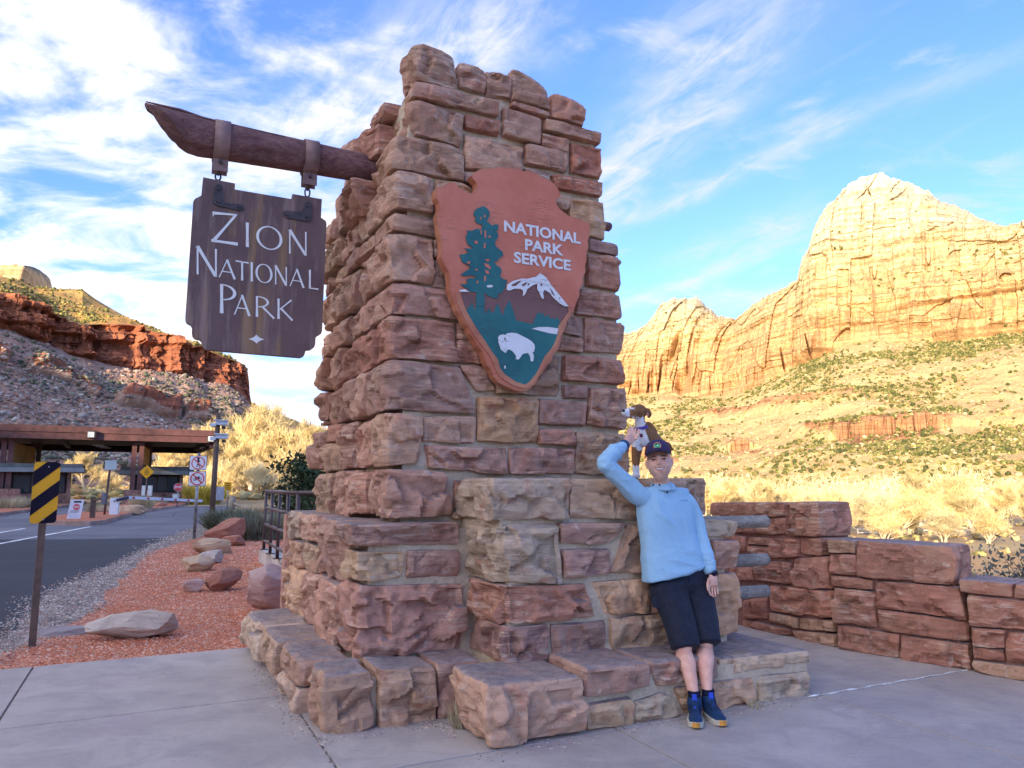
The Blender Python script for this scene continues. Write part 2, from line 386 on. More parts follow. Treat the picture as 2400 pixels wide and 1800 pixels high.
    D = cl * (-but + 34 * cre * gate + 14 * cre2 * gate + led + 7 * np.sign(vnoise(s_ * .03, z * .004, 61)) * gate + 3 * fbm(s_ * .08, z * .03, 5, 3) + 7 * blocks(s_, z, 30, 110, 5) + 4 * blocks(s_, z, 16, 60, 7) + 2.0 * blocks(s_, z, 60, 9, 12) + 1.0 * blocks(s_, z, 6, 9, 17))
    # gullies of the talus slope, tilted as they run down to the left, and a red broken band of low cliffs
    g = 16 * ridged(x * .0062 + y * .004, y * .0016, 2, 3) + 5 * fbm(x * .02, y * .02, 3, 4)
    P[:, :, 2] += ta * np.clip(ii / 30, 0, 1) * g * .8
    tz = P[:, :, 2]
    band = 34 + 20 * np.clip((x - 180) / 260, 0, 1) + 7 * fbm(x * .01, y * .01, 6, 3)
    inb = np.exp(-((tz - band) / 12) ** 2) * np.clip((fbm(x * .012, 0, 9, 2) + .35) * 4, 0, 1) * np.clip((x - 60) / 80, 0, 1)
    band2 = 88 + 9 * fbm(x * .01, y * .01, 16, 3)
    inb2 = np.exp(-((tz - band2) / 10) ** 2) * np.clip((420 - x) / 100, 0, 1)
    inb = np.clip(inb + inb2 * .8, 0, 1) * ta * np.clip(.75 + 1.2 * fbm(x * .03, 3, 3, 3), 0, 1)
    P[:, :, 2] += inb * 13 * (tz > band - 2) ; D = D + inb * (-10 * ridged(s_ * .03, z * .02, 4, 3) + 5 * blocks(s_, z, 9, 14, 21) + 2.5 * blocks(s_, z, 4, 4, 23))
    Z = np.maximum(Z, inb * .9)
    P[:, :, 0] += d[:, :, 0] * D; P[:, :, 1] += d[:, :, 1] * D
    me = sheet_mesh('mountain_right', P, M_CLIFF_R, {'zone': Z}, smooth=False)
    obj('canyon_mountain', me, kind='structure', label='tall pale sandstone peak with sunlit cliffs above a shrub covered slope')
    return P, nf
PR, NF_R = mountain_right()

# ---------------------------------------------------------------- left-hand cliff
def cliff_left():
    xs = np.concatenate([np.arange(-700, -20, 8), np.arange(-20, 574, 1.45), np.arange(574, 596, .5), np.arange(596, 1000, 6)])
    n = len(xs)
    ridge = [(-700, 420), (-300, 540), (0, 646), (28, 656), (84, 673), (135, 677), (193, 678), (224, 701), (266, 726), (308, 749), (364, 774), (406, 793), (476, 817), (519, 829), (549, 842), (571, 855), (580, 868), (584, 900), (585, 925), (589, 944), (600, 955), (646, 972), (700, 992), (800, 1020), (1000, 1080)]
    rim = [(-700, 520), (-300, 610), (0, 687), (42, 697), (126, 738), (182, 762), (252, 759), (308, 760), (364, 784), (420, 804), (490, 823), (549, 846), (571, 858), (580, 871), (584, 903), (585, 928), (589, 948), (600, 960), (646, 980), (700, 999), (1000, 1086)]
    base = [(-700, 640), (-300, 715), (0, 768), (56, 785), (104, 807), (179, 832), (249, 852), (333, 868), (392, 876), (462, 888), (532, 913), (560, 930), (577, 946), (586, 951), (592, 960), (600, 968), (646, 992), (700, 1010), (1000, 1095)]
    foot = [(-700, 1120), (1000, 1128)]
    Yf = interp([(-700, 90), (-300, 110), (0, 130), (300, 150), (577, 175), (1000, 330)], xs)
    Yb = interp([(-700, 190), (-300, 210), (0, 228), (250, 252), (462, 268), (577, 283), (600, 310), (1000, 520)], xs)
    Yc = interp([(-700, 196), (-300, 218), (0, 238), (250, 262), (462, 277), (560, 287), (580, 300), (600, 330), (1000, 560)], xs)
    Yr = interp([(-700, 290), (-300, 310), (0, 330), (250, 318), (364, 312), (462, 304), (560, 300), (580, 312), (600, 370), (1000, 600)], xs)
    def line(yc, Y): return np.stack([AY(x, y, q) for x, y, q in zip(xs, yc, Y)])
    jag = 3.0 * fbm(xs * .07, 0, 3, 4, .6)
    Rg = line(interp(ridge, xs), Yr); Rm = line(interp(rim, xs), Yc)
    Bs = line(interp(base, xs) + 5 * fbm(xs * .03, 2, 0, 3), Yb); Ft = line(interp(foot, xs), Yf); Ft[:, 2] = -.8
    nf, nc, nr = 170, 110, 60
    rows, zone = [], []
    for i in range(nf):
        t = i / nf; p = Ft + (Bs - Ft) * t; p[:, 2] = Ft[:, 2] + (Bs[:, 2] - Ft[:, 2]) * (.25 * t + .75 * t ** 1.5); rows.append(p); zone.append(np.zeros(n))
    for i in range(nc):
        t = i / nc; p = Bs + (Rm - Bs) * t; rows.append(p); zone.append(np.ones(n))
    for i in range(nr + 1):
        t = i / nr; rows.append(Rm + (Rg - Rm) * t); zone.append(np.zeros(n))
    for dy, dz in ((25, -6), (70, -30), (140, -90), (200, -200)):
        p = Rg.copy(); p[:, :2] *= (1 + dy / Yr)[:, None]; p[:, 2] = np.maximum(p[:, 2] + dz, -3); rows.append(p); zone.append(np.zeros(n))
    P = np.stack(rows); Z = np.stack(zone)
    ii = np.arange(P.shape[0])[:, None] + 0 * P[:, :, 0]
    x, y, z = P[:, :, 0].copy(), P[:, :, 1].copy(), P[:, :, 2].copy()
    s_ = x * .75 + y * .66
    cl = np.clip((ii - nf) / 6, 0, 1) * np.clip((nf + nc - ii) / 6, 0, 1)
    endf = np.clip((596 - xs) / 20, 0, 1)[None, :]
    nx, ny = -.80, .60                       # into the hillside
    but = 5 * ridged(s_ * .028, z * .006, 3, 3) + 3 * ridged(s_ * .09, z * .01, 8, 2)
    steps = 5.0 * np.sign(vnoise(s_ * .045, z * .008, 21)) * np.clip(np.abs(vnoise(s_ * .045, z * .008, 21)) * 8, 0, 1)
    steps = steps + 3.6 * np.sign(vnoise(s_ * .14, z * .012, 5)) * np.clip(np.abs(vnoise(s_ * .14, z * .012, 5)) * 9, 0, 1) + 1.0 * np.sign(vnoise(s_ * .4, z * .05, 15))
    steps = steps * .5 + 2.6 * blocks(s_, z, 7.0, 30.0, 3) + 1.6 * blocks(s_, z, 3.2, 7.0, 9) + .9 * blocks(s_, z, 1.5, 1.6, 14)
    strata = 2.2 * np.clip(vnoise(s_ * .01, 0, z * .33) * 4, -1, 1) + 1.0 * fbm(s_ * .1, y * .1, z * .3, 3)
    D = cl * endf * (-but + steps + strata)
    ta = np.clip((nf - ii) / 12, 0, 1)
    fo = np.clip(ii / 25, 0, 1)
    gl = (4.5 * ridged(x * .022 + y * .01, y * .008, 2, 3) + 2.0 * fbm(x * .09, y * .09, 3, 4, .6)) * ta * fo
    # lower broken red band sticking out of the scree
    tt = ii / nf
    bandc = .66 + .03 * np.sin(s_ * .05) + .03 * fbm(s_ * .02, 0, 3, 2)
    on = np.clip((vnoise(s_ * .022, 2, 5) + .02) * 6, 0, 1)
    bandc = bandc + .07 * np.clip((230 - xs) / 60, 0, 1)[None, :]
    mk_ = (np.clip((xs - 60) / 14, 0, 1) * np.clip((226 - xs) / 8, 0, 1) + np.clip((xs - 268) / 12, 0, 1) * np.clip((425 - xs) / 20, 0, 1) + np.clip((xs - 430) / 10, 0, 1) * np.clip((505 - xs) / 12, 0, 1) + .8 * np.clip((20 - xs) / 10, 0, 1))[None, :]
    on = mk_ * np.clip(1.1 + 1.2 * vnoise(s_ * .15, tt * 30, 5), 0, 1)
    inb = np.clip(1 - np.abs(tt - bandc) / .05, 0, 1) * on * ta
    P[:, :, 2] += gl + np.clip((tt - bandc) / .04, -1, 1) * 0
    P[:, :, 2] += inb ** .5 * (3.2 + 2 * vnoise(s_ * .1, 1, 1))
    D = D - inb ** .4 * (5 + 3.0 * ridged(s_ * .12, 1, z * .1, 2) + 1.3 * blocks(s_, z, 2.5, 2.2, 31))
    Z = np.maximum(Z, np.clip(inb * 2, 0, 1))
    up = np.clip((ii - nf - nc) / 12, 0, 1)
    P[:, :, 2] += up * np.clip((nf + nc + nr - ii) / 15, 0, 1) * (2.5 * ridged(x * .03, y * .03, 4, 3) + fbm(x * .1, y * .1, 2, 3))
    P[:, :, 0] -= nx * -D * 1.0; P[:, :, 1] += ny * D
    me = sheet_mesh('cliff_left', P, M_CLIFF_L, {'zone': Z}, smooth=False)
    me.materials.append(M_SLOPE_L)
    idx = np.zeros(len(me.polygons), np.int32); cols = n - 1
    idx[(nf + nc - 2) * cols:] = 1
    me.polygons.foreach_set('material_index', idx)
    obj('red_cliff', me, kind='structure', label='long red cliff band above a grey boulder slope behind the entrance station')
    # far butte that peeps over the ridge on the left
    xs2 = np.arange(-500, 126, 3.0)
    top = [(-500, 600), (-100, 625), (0, 621), (28, 619), (70, 624), (98, 636), (112, 648), (118, 656), (121, 668), (123, 685), (126, 700)]
    Rt = np.stack([AY(a, interp(top, a) + 2 * vnoise(a * .1, 0, 0), 900 + 30 * vnoise(a * .02, 1, 1) + max(0, a - 75) * 3.2) for a in xs2])
    rows = []
    for i in range(30):
        t = i / 29; p = Rt.copy(); p[:, 2] = Rt[:, 2] * t ; p[:, 1] -= (1 - t) * 60; k = 8 * ridged(p[:, 0] * .02, p[:, 2] * .006, 1, 3); p[:, 1] += k * (1 - t ** 6); rows.append(p)
    p = Rt.copy(); p[:, :2] *= 1.25; rows.append(p); p = p.copy(); p[:, :2] *= 1.1; p[:, 2] = 0; rows.append(p)
    P2 = np.stack(rows)
    obj('far_butte', sheet_mesh('far_butte', P2, M_CLIFF_R, {'zone': np.ones(P2.shape[:2])}), kind='structure', label='pale flat topped butte peeping over the ridge at the left edge')
    return P, nf, nc, nr
PL, NF_L, NC_L, NR_L = cliff_left()

# ---------------------------------------------------------------- the ridge behind the camera whose shade covers the entrance
def shade_ridge():
    sd = np.array([-SUN_DIR.x, -SUN_DIR.y]); sd /= np.linalg.norm(sd); te = math.tan(SUN_EL)
    a0 = np.array([-28.0, 84.0]); b0 = np.array([30.0, 26.0])        # where the edge of its shadow lies on the ground
    Hc = 52.0; L = Hc / te
    A = a0 - sd * L; B = b0 - sd * L; e = (A - B) / np.linalg.norm(A - B)
    sH = [(-900, 60), (-300, 52), (-60, 54), (0, 52), (float(np.linalg.norm(A - B)), 52), (165, 55), (195, 84), (215, 92)]
    for (px_, py_, Y) in ((500, 1005, 262), (420, 962, 256), (330, 912, 250), (250, 872, 247), (222, 800, 243), (180, 765, 240), (126, 740, 238), (0, 690, 235)):
        q = AY(px_, py_, Y); M = np.array([[e[0], -(-sd[0])], [e[1], -(-sd[1])]])   # B + e s + sd d = q
        s, d = np.linalg.solve(np.array([[e[0], sd[0]], [e[1], sd[1]]]), q[:2] - B)
        sH.append((float(s), float(q[2] + d * te)))
    sH.sort(); sH += [(sH[-1][0] + 120, sH[-1][1] + 10), (sH[-1][0] + 500, sH[-1][1] + 30)]
    print('crest', [(round(a), round(b)) for a, b in sH])
    cols = []
    for s in np.arange(-700, sH[-1][0], 7.0):                            # s grows to the left of the view
        c = B + e * s
        H = interp(sH, s) + .8 * vnoise(s * .06, 0, 0)
        col = []
        for w, f in ((-260, 0), (-150, .45), (-60, .8), (-15, .97), (0, 1), (10, .95), (25, .62), (60, .38), (95, .02), (110, -.05)):
            q = c + sd * w * .55
            col.append((q[0], q[1], H * f + (3 * vnoise(q[0] * .03, q[1] * .03, 2) if 0 < f < .9 else 0)))
        cols.append(col)
    P = np.array(cols).transpose(1, 0, 2)
    obj('west_ridge', sheet_mesh('west_ridge', P, M_CLIFF_L, {'zone': np.ones(P.shape[:2]) * .4}), kind='structure', label='canyon ridge behind the viewpoint that keeps the entrance in shade')
shade_ridge()

# ---------------------------------------------------------------- ground
def hgt(x, y):
    x = np.asarray(x, float); y = np.asarray(y, float)
    wx = np.where(y < 9, 3.15 + (8.16 - y) * .75, 2.6 - (y - 9) * .35)
    wx = np.maximum(wx, -2.5)
    s = np.clip((x - wx) / 14, 0, 1); s = s * s * (3 - 2 * s)
    far = np.clip((y - 110) / 300, 0, 1)
    left = np.clip((-x - 45) / 120, 0, 1) * np.clip((y - 60) / 80, 0, 1)
    near = np.clip((np.hypot(x, y) - 60) / 60, 0, 1)
    return -.05 - 4.3 * s * (1 - 0 * far) + near * (.9 * fbm(x * .02, y * .02, 4, 3)) + left * 2.5
def ground():
    a = np.concatenate([-np.geomspace(2600, 60, 40)[:-1], np.arange(-60, 60, 1.0), np.geomspace(60, 2600, 40)])
    b = np.concatenate([-np.geomspace(1500, 8, 16)[:-1], np.arange(-8, 120, 1.0), np.geomspace(120, 3200, 44)])
    X, Y = np.meshgrid(a, b); Zz = hgt(X, Y)
    t = MT('dry_ground', .95, .1); p = t.coord()
    n1 = t.noise(p, .06, 6, .6); n2 = t.noise(p, 1.3, 8, .7); n3 = t.noise(p, 9, 6, .7)
    c = t.mix(t.ramp(n1, .4, .6), (.46, .27, .12), (.50, .37, .19)); c = t.mix(t.ramp(n2, .45, .62), c, (.36, .28, .15)); c = t.mix(t.ramp(n3, .5, .7, 0, .5), c, (.58, .48, .33))
    t.base(c); t.bump(n2, .8, .15)
    obj('ground', sheet_mesh('ground', np.stack([X, Y, Zz], -1), t.m), kind='structure', label='dry valley floor of tan soil and scrub')
ground()

def flat(name, pts, z, mat, label, dense=0, noise_amp=0.0, kind='structure'):
    """flat sheet from a polygon of world points; dense > 0 cuts it into cells so that it can be uneven"""
    bm = bmesh.new(); vs_ = [bm.verts.new((p[0], p[1], z)) for p in pts]; f = bm.faces.new(vs_)
    if f.normal.z < 0: f.normal_flip()
    bmesh.ops.triangulate(bm, faces=bm.faces[:])
    me = bpy.data.meshes.new(name); bm.to_mesh(me); bm.free()
    me.materials.append(mat)
    return obj(name, me, kind=kind, label=label)
def smooth_line(pts, n=6):
    P = [np.asarray(p, float) for p in pts]; out = []
    for i in range(len(P) - 1):
        p0 = P[max(i - 1, 0)]; p1 = P[i]; p2 = P[i + 1]; p3 = P[min(i + 2, len(P) - 1)]
        for k in range(n):
            t = k / n; out.append(.5 * (2 * p1 + (p2 - p0) * t + (2 * p0 - 5 * p1 + 4 * p2 - p3) * t * t + (-p0 + 3 * p1 - 3 * p2 + p3) * t ** 3))
    out.append(P[-1]); return out
def wob(pts, a, sc):
    return [np.array([p[0] + a * float(vnoise(p[0] * sc, p[1] * sc, 1)), p[1] + a * float(vnoise(p[0] * sc, p[1] * sc, 9)), 0]) for p in pts]

edge_px = [(-160, 1700), (0, 1513), (74, 1439), (121, 1385), (221, 1340), (313, 1303), (368, 1270), (441, 1240), (496, 1215), (544, 1190)]
edge = smooth_line([G(*p) for p in edge_px], 8)
far_px = [(535, 1183), (478, 1176), (430, 1172), (300, 1168), (0, 1166), (-500, 1166)]
def asphalt(name, c1, c2, fleck, lane=False):
    t = MT(name, .85, .25); p = t.coord(); n1 = t.noise(p, .25, 5, .6); n2 = t.noise(p, 90, 4, .7); n3 = t.noise(t.coord(scale=(.5, .12, 1), rot=(0, 0, R(22))), 1.2, 5, .6)
    c = t.mix(t.ramp(n1, .35, .65), c1, c2); c = t.mix(t.ramp(n3, .5, .72, 0, .5), c, fleck)
    c = t.mix(t.ramp(t.voro(p, 75), .10, .02, 0, .55), c, (.42, .40, .38)); c = t.mix(t.ramp(n2, .55, .75, 0, .4), c, (.02, .02, .022))
    if lane:
        cr = t.math('LESS_THAN', t.voro(t.coord(scale=(.16, .22, 1), rot=(0, 0, .5)), 1, 'DISTANCE_TO_EDGE'), .006); c = t.mix(t.math('MULTIPLY', cr, .6), c, (.03, .03, .03))
    t.base(c); t.bump(t.noise(p, 120, 3, .7), .6, .004); return t.m
M_ROAD = asphalt('worn_asphalt', (.125, .125, .145), (.17, .165, .185), (.27, .25, .24), True)
M_ROADN = asphalt('new_asphalt', (.034, .036, .045), (.050, .052, .063), (.070, .070, .074))
flat('road', [p for p in edge] + [G(*p) for p in far_px] + [G(-1500, 1250), G(-1500, 1500), G(-500, 1850)], -.030, M_ROAD, 'worn grey asphalt road curving up to the entrance booths')
i0 = min(range(len(edge)), key=lambda i: abs(edge[i][1] - G(379, 1259)[1]))
flat('road_patch', [p for p in edge[:i0]] + [G(379, 1259), G(250, 1260.5), G(118, 1262), G(-200, 1263), G(-1500, 1290), G(-1500, 1500), G(-500, 1850)], -.025, M_ROADN, 'darker fresh asphalt patch on the near part of the road')
M_LINE = plain('road_paint', (.75, .75, .73), .7, .2, .25, 12)
def stripe(pa, pb, w, z=-.020):
    pa, pb = G(*pa), G(*pb); d = (pb - pa); d /= np.linalg.norm(d); s = np.array([-d[1], d[0], 0]) * w / 2
    return flat('lane_line', [pa - s, pb - s, pb + s, pa + s], z, M_LINE, 'white painted line on the asphalt')
stripe((-150, 1300), (212, 1233), .14); stripe((-150, 1272), (58, 1237), .13)

# gravel verge and red gravel bed
def gravelmat(name, cols, sc, bumpd):
    t = MT(name, .95, .15); p = t.coord(); cc = t.voro(p, sc, out='Color'); sx = t.n('ShaderNodeSeparateColor'); t.put(sx.inputs[0], cc)
    c = t.mix(t.ramp(sx.outputs[0], .2, .8), cols[0], cols[1]); c = t.mix(t.ramp(sx.outputs[1], .62, .9), c, cols[2]); c = t.mix(t.ramp(t.noise(p, 1.1, 4, .6), .4, .65, 0, .55), c, cols[3])
    d = t.voro(p, sc); c = t.mix(t.ramp(d, .25, .65, 0, .55), c, cols[4]); t.base(c)
    b = t.bump(t.noise(p, 5, 4, .6), .5, .04); t.bump(t.math('MULTIPLY', d, -1.0), .8, bumpd, b); return t.m
M_RED = gravelmat('red_gravel', [(.58, .185, .085), (.68, .26, .14), (.72, .44, .32), (.54, .17, .08), (.25, .075, .045)], 55, .012)
M_GREY = gravelmat('grey_gravel', [(.34, .27, .22), (.24, .20, .18), (.50, .43, .35), (.31, .22, .18), (.11, .09, .08)], 48, .014)
redline_px = [(-160, 1590), (-20, 1536), (60, 1508), (95, 1496), (160, 1462), (215, 1425), (262, 1385), (290, 1352), (325, 1318), (353, 1292), (441, 1266), (493, 1244), (560, 1205), (590, 1195)]
redline = smooth_line([G(*p) for p in redline_px], 8)
def resample(L, n):
    L = np.array(L)[:, :2]; s = np.r_[0, np.cumsum(np.linalg.norm(np.diff(L, axis=0), axis=1))]; t_ = np.linspace(0, s[-1], n); return np.stack([np.interp(t_, s, L[:, 0]), np.interp(t_, s, L[:, 1])], 1)
eg = resample(wob(edge, .10, 2.1), 120); rd_ = resample(redline, 120); V = []; F = []
for i in range(120): n_ = rd_[i] - eg[i]; n_ = n_ / max(np.linalg.norm(n_), 1e-6); q = rd_[i] + n_ * .8; V += [(eg[i][0], eg[i][1], -.018), (q[0], q[1], -.018)]
F = [(2*i, 2*i+1, 2*i+3, 2*i+2) for i in range(119)]; mk('grey_gravel_verge', V, F, M_GREY, kind='structure', label='band of grey beige gravel between the asphalt and the red bed')
BACKV = 3.53
flat('red_gravel_bed', wob(redline, .14, 1.7) + [G(640, 1190), G(760, 1205), W(1.5, 9, 0), W(1.5, BACKV + .01, 0), W(-.8, BACKV + .01, 0), W(-2.63, BACKV + .01, 0), W(-6, BACKV + .01, 0)], -.012, M_RED, 'bed of loose orange red gravel beside the footpath')

# stones lying loose on the gravel (nobody could count them)
def pebbles(name, pts, sizes, mats, label, seed=3):
    rg = np.random.RandomState(seed); V = []; F = []; mi = []
    base = np.array([(1,0,0),(-1,0,0),(0,1,0),(0,-1,0),(0,0,1),(0,0,-.3)], float); bf = [(0,2,4),(2,1,4),(1,3,4),(3,0,4),(2,0,5),(1,2,5),(3,1,5),(0,3,5)]
    k = 0
    for p, s in zip(pts, sizes):
        a = rg.rand() * 6.28; c_, s_ = math.cos(a), math.sin(a)
        q = base * (s * (.7 + .6 * rg.rand(3))) * np.array([1, 1, .75]) * (.8 + .4 * rg.rand(6, 1))
        q = np.stack([q[:, 0] * c_ - q[:, 1] * s_, q[:, 0] * s_ + q[:, 1] * c_, q[:, 2]], 1) + p
        V += q.tolist(); F += [(a_ + k, b_ + k, c2 + k) for a_, b_, c2 in bf]; k += 6; m = rg.randint(len(mats)); mi += [m] * 8
    me = mesh_data(name, V, F); [me.materials.append(m) for m in mats]; me.polygons.foreach_set('material_index', mi)
    return obj(name, me, kind='stuff', label=label)
def in_poly(x, y, poly):
    c = False; j = len(poly) - 1
    for i in range(len(poly)):
        xi, yi = poly[i][0], poly[i][1]; xj, yj = poly[j][0], poly[j][1]
        if (yi > y) != (yj > y) and x < (xj - xi) * (y - yi) / (yj - yi + 1e-12) + xi: c = not c
        j = i
    return c
pr = [plain('red_pebble_a', (.62, .21, .105), .9, .2, .2), plain('red_pebble_b', (.70, .33, .20), .9, .2, .2), plain('red_pebble_c', (.38, .11, .06), .9, .2, .2), plain('red_pebble_d', (.62, .45, .34), .9, .2, .2)]
pg = [plain('grey_pebble_a', (.36, .30, .25), .9, .2, .2), plain('grey_pebble_b', (.55, .48, .40), .9, .2, .2), plain('grey_pebble_c', (.18, .14, .13), .9, .2, .2), plain('grey_pebble_d', (.42, .27, .20), .9, .2, .2)]
rg = np.random.RandomState(5)
redpoly = redline + [G(640, 1190), G(760, 1205), W(-.8, BACKV, 0), W(-6, BACKV, 0)]
pts = []; sz = []
while len(pts) < 15000:
    y = 6.3 + (rg.rand() ** 2.0) * 17; x = -8.5 + rg.rand() * 8
    if in_poly(x, y, redpoly): pts.append((x, y, -.012)); sz.append(.004 + .007 * rg.rand() ** 2 + .0006 * y)
pebbles('loose_red_gravel', pts, sz, pr, 'loose orange red stone chips lying on the gravel bed')
vergepoly = edge + [G(590, 1195)] + redline[::-1]
pts = []; sz = []
while len(pts) < 14000:
    i = rg.randint(2, len(redline) - 12); a = redline[i]; b = min(edge, key=lambda q: abs(q[1] - a[1])); t = rg.rand() * 1.35 - .18
    p = b + (a - b) * t + rg.randn(3) * np.array([.08, .25, 0]); d = np.hypot(p[0], p[1])
    if d < 30 and rg.rand() < (9 / max(d, 7)) ** 1.2 and (p - ORG) @ VD > BACKV: pts.append((p[0], p[1], -.018)); sz.append(.005 + .009 * rg.rand() ** 2 + .0005 * d)
pebbles('loose_grey_gravel', pts, sz, pg, 'loose grey and beige pebbles along the edge of the asphalt', 9)

# footpath of stamped concrete slabs
t = MT('stamped_concrete', .62, .35); p = t.coord(); pv = t.coord(rot=(0, 0, R(-26)), scale=(1.0, 2.6, 1), offset_random=True)
n1 = t.noise(p, .9, 5, .6, .5); n2 = t.noise(pv, 4.5, 8, .72, 1.2); n3 = t.noise(p, 38, 6, .7); n4 = t.noise(p, 2.6, 5, .65, .8)
c = t.mix(t.ramp(n1, .35, .65), (.375, .32, .285), (.475, .415, .37)); c = t.mix(t.ramp(n4, .42, .68, 0, .6), c, (.31, .265, .25)); c = t.mix(t.ramp(n2, .56, .74, 0, .38), c, (.53, .47, .42))
c = t.mix(t.ramp(n3, .54, .76, 0, .55), c, (.17, .15, .155)); c = t.mix(t.ramp(t.noise(p, .55, 6, .7, 1.2), .52, .66, 0, .45), c, (.27, .235, .235)); c = t.mix(t.ramp(t.noise(pv, 11, 6, .7, .8), .60, .72, 0, .4), c, (.20, .17, .18)); c = t.mix(t.ramp(t.noise(p, 1.7, 3, .5), .58, .7, 0, .4), c, (.39, .30, .315))
c = t.mix(t.ramp(t.voro(p, 3.1), .022, .008, 0, .8), c, (.07, .065, .065))
t.base(c); b = t.bump(n2, .55, .010); b = t.bump(n3, .4, .003, b); t.put(t.b.inputs['Roughness'], t.ramp(n2, .3, .7, .5, .78)); M_SLAB = t.m
path = empty('footpath', W(0, 0, -.1), kind='structure', label='footpath of grey stamped concrete slabs around the monument')
us = [-6.2, -4.42, -2.63, -.85, .865, 2.60, 4.35, 6.1, 7.9]; vs2 = [-5.2, -3.4, -1.72, 0.0, 1.70, BACKV]
for i in range(len(us) - 1):
    for j in range(len(vs2) - 1):
        g = .007
        u0, u1, v0, v1 = us[i] + g, us[i+1] - g, vs2[j] + g, vs2[j+1] - g
        MB().box(W((u0+u1)/2, (v0+v1)/2, -.06), (u1-u0, v1-v0, .12), rz=TH).make('slab', M_SLAB, path, bevel=.006)
# gravelly joint filling
t = MT('joint_grit', .95, .1); p = t.coord(); t.base(t.mix(t.ramp(t.noise(p, 60, 4, .7), .4, .62), (.10, .075, .065), (.42, .36, .31))); t.bump(t.noise(p, 90, 3, .7), .8, .01); M_GRIT = t.m
MB().box(W(.85, -.85, -.062), (14.0, 8.6, .1), rz=TH).make('slab_joints', M_GRIT, path)
# white sealant bead right of the monument
V = []; b = MB(); pp = [W(2.50 + 1.92 * k / 30, .0 + .006 * math.sin(k * 1.3), .002) for k in range(31)]; b.tube(pp, [max(.002, .003 + .006 * math.sin(k * 2.1)) for k in range(31)], 6); b.make('joint_sealant', plain('white_sealant', (.70, .69, .66), .8, .2, .2, 60), path, True)
pts = []; sz = []
for k in range(1500):
    r_ = rg.rand()
    if r_ < .3: q = W(-.9 + .06 * rg.randn(), .7 + 1.9 * rg.rand(), 0)
    elif r_ < .5: q = W(-.85 + .01 * rg.randn(), .65 - 1.3 * rg.rand(), 0)
    elif r_ < .85: q = W(-.9 + 3.6 * rg.rand(), -.04 + .05 * rg.randn() + .0, 0)
    else: q = W(-.2 + .15 * rg.rand(), .3 + .3 * rg.rand(), 0)
    if -.85 < uvz(q)[0] < -.12: q = W(uvz(q)[0], .60 + .03 * rg.randn(), 0)
    pts.append(q); sz.append(.003 + .005 * rg.rand())
pebbles('grit_at_the_wall_foot', pts, sz, pg, 'small grit and chips gathered at the foot of the stone monument', 4)
# ================================================================== GROWTH AND BOULDERS ON THE SLOPES (uncountable)
def ico(sub=1):
    bm = bmesh.new(); bmesh.ops.create_icosphere(bm, subdivisions=sub, radius=1); v = np.array([x.co[:] for x in bm.verts]); f = np.array([[y.index for y in x.verts] for x in bm.faces]); bm.free(); return v, f
ICO1 = ico(1); ICO2 = ico(2)
def clumps(name, pts, sizes, mats, label, seed=1, squash=.8, jit=.35, base=ICO1, kind='stuff'):
    rg = np.random.RandomState(seed); bv, bf = base; n = len(pts); m = len(bv)
    pts = np.asarray(pts); sizes = np.asarray(sizes)
    V = bv[None] * (1 + jit * (rg.rand(n, m, 1) * 2 - 1)) * sizes[:, None, None] * (np.array([1, 1, squash]) * (.75 + .5 * rg.rand(n, 1, 3)))
    V = V + pts[:, None, :] + np.array([0, 0, 1]) * (sizes * squash * .55)[:, None, None]
    F = (bf[None] + (np.arange(n) * m)[:, None, None]).reshape(-1, 3)
    me = bpy.data.meshes.new(name); me.vertices.add(n * m); me.vertices.foreach_set('co', V.reshape(-1).astype(np.float32))
    me.loops.add(F.size); me.loops.foreach_set('vertex_index', F.reshape(-1).astype(np.int32)); me.polygons.add(len(F))
    me.polygons.foreach_set('loop_start', np.arange(0, F.size, 3, dtype=np.int32)); me.polygons.foreach_set('loop_total', np.full(len(F), 3, np.int32))
    for q in mats: me.materials.append(q)
    me.polygons.foreach_set('material_index', np.repeat(rg.randint(0, len(mats), n), len(bf)).astype(np.int32)); me.update(calc_edges=True)
    return obj(name, me, kind=kind, label=label)
def leafmat(name, c, var=.35, scale=1.5):
    return plain(name, c, .9, .1, var, scale)
JUN = [leafmat('juniper_a', (.115, .12, .035)), leafmat('juniper_b', (.165, .155, .048)), leafmat('juniper_c', (.085, .095, .032)), leafmat('juniper_d', (.22, .185, .07))]
rg = np.random.RandomState(77)
def sample(P, r0, r1, c0, c1, n, dens=None):
    out = []; R_, C_ = P.shape[:2]
    while len(out) < n:
        i = rg.randint(r0, r1); j = rg.randint(c0, c1); a, b = rg.rand(2)
        p = P[i, j] * (1 - a) * (1 - b) + P[i + 1, j] * a * (1 - b) + P[i, j + 1] * (1 - a) * b + P[i + 1, j + 1] * a * b
        if dens is not None and rg.rand() > dens(p, i, j): continue
        out.append(p)
    return np.array(out)
nR = PR.shape[1]; c_1 = 45
def dR(p, i, j):
    f = float(fbm(p[0] * .011, p[1] * .011, 3, 3)); return np.clip(.30 + 2.4 * f, .04, 1) * (.35 + .65 * min(1, i / 120))
pts = sample(PR, 6, NF_R - 2, c_1, nR - 80, 9500, dR)
sz = (.9 + 1.5 * rg.rand(len(pts)) ** 1.8) * (.6 + .4 * np.clip(pts[:, 1] / 800, .4, 1.3))
clumps('slope_shrubs', pts, sz, JUN, 'scattered juniper and scrub on the sunlit talus slope of the peak', 3, .85, .3)
pts = sample(PR, 6, NF_R - 2, c_1, nR - 80, 9000, dR); clumps('slope_grass_clumps', pts, .5 + .8 * rg.rand(len(pts)), [leafmat('olive_clump_a', (.30, .27, .09)), leafmat('olive_clump_b', (.40, .34, .13)), leafmat('olive_clump_c', (.21, .20, .06))], 'low olive and straw coloured clumps between the junipers on the peak slope', 23, .7, .4)
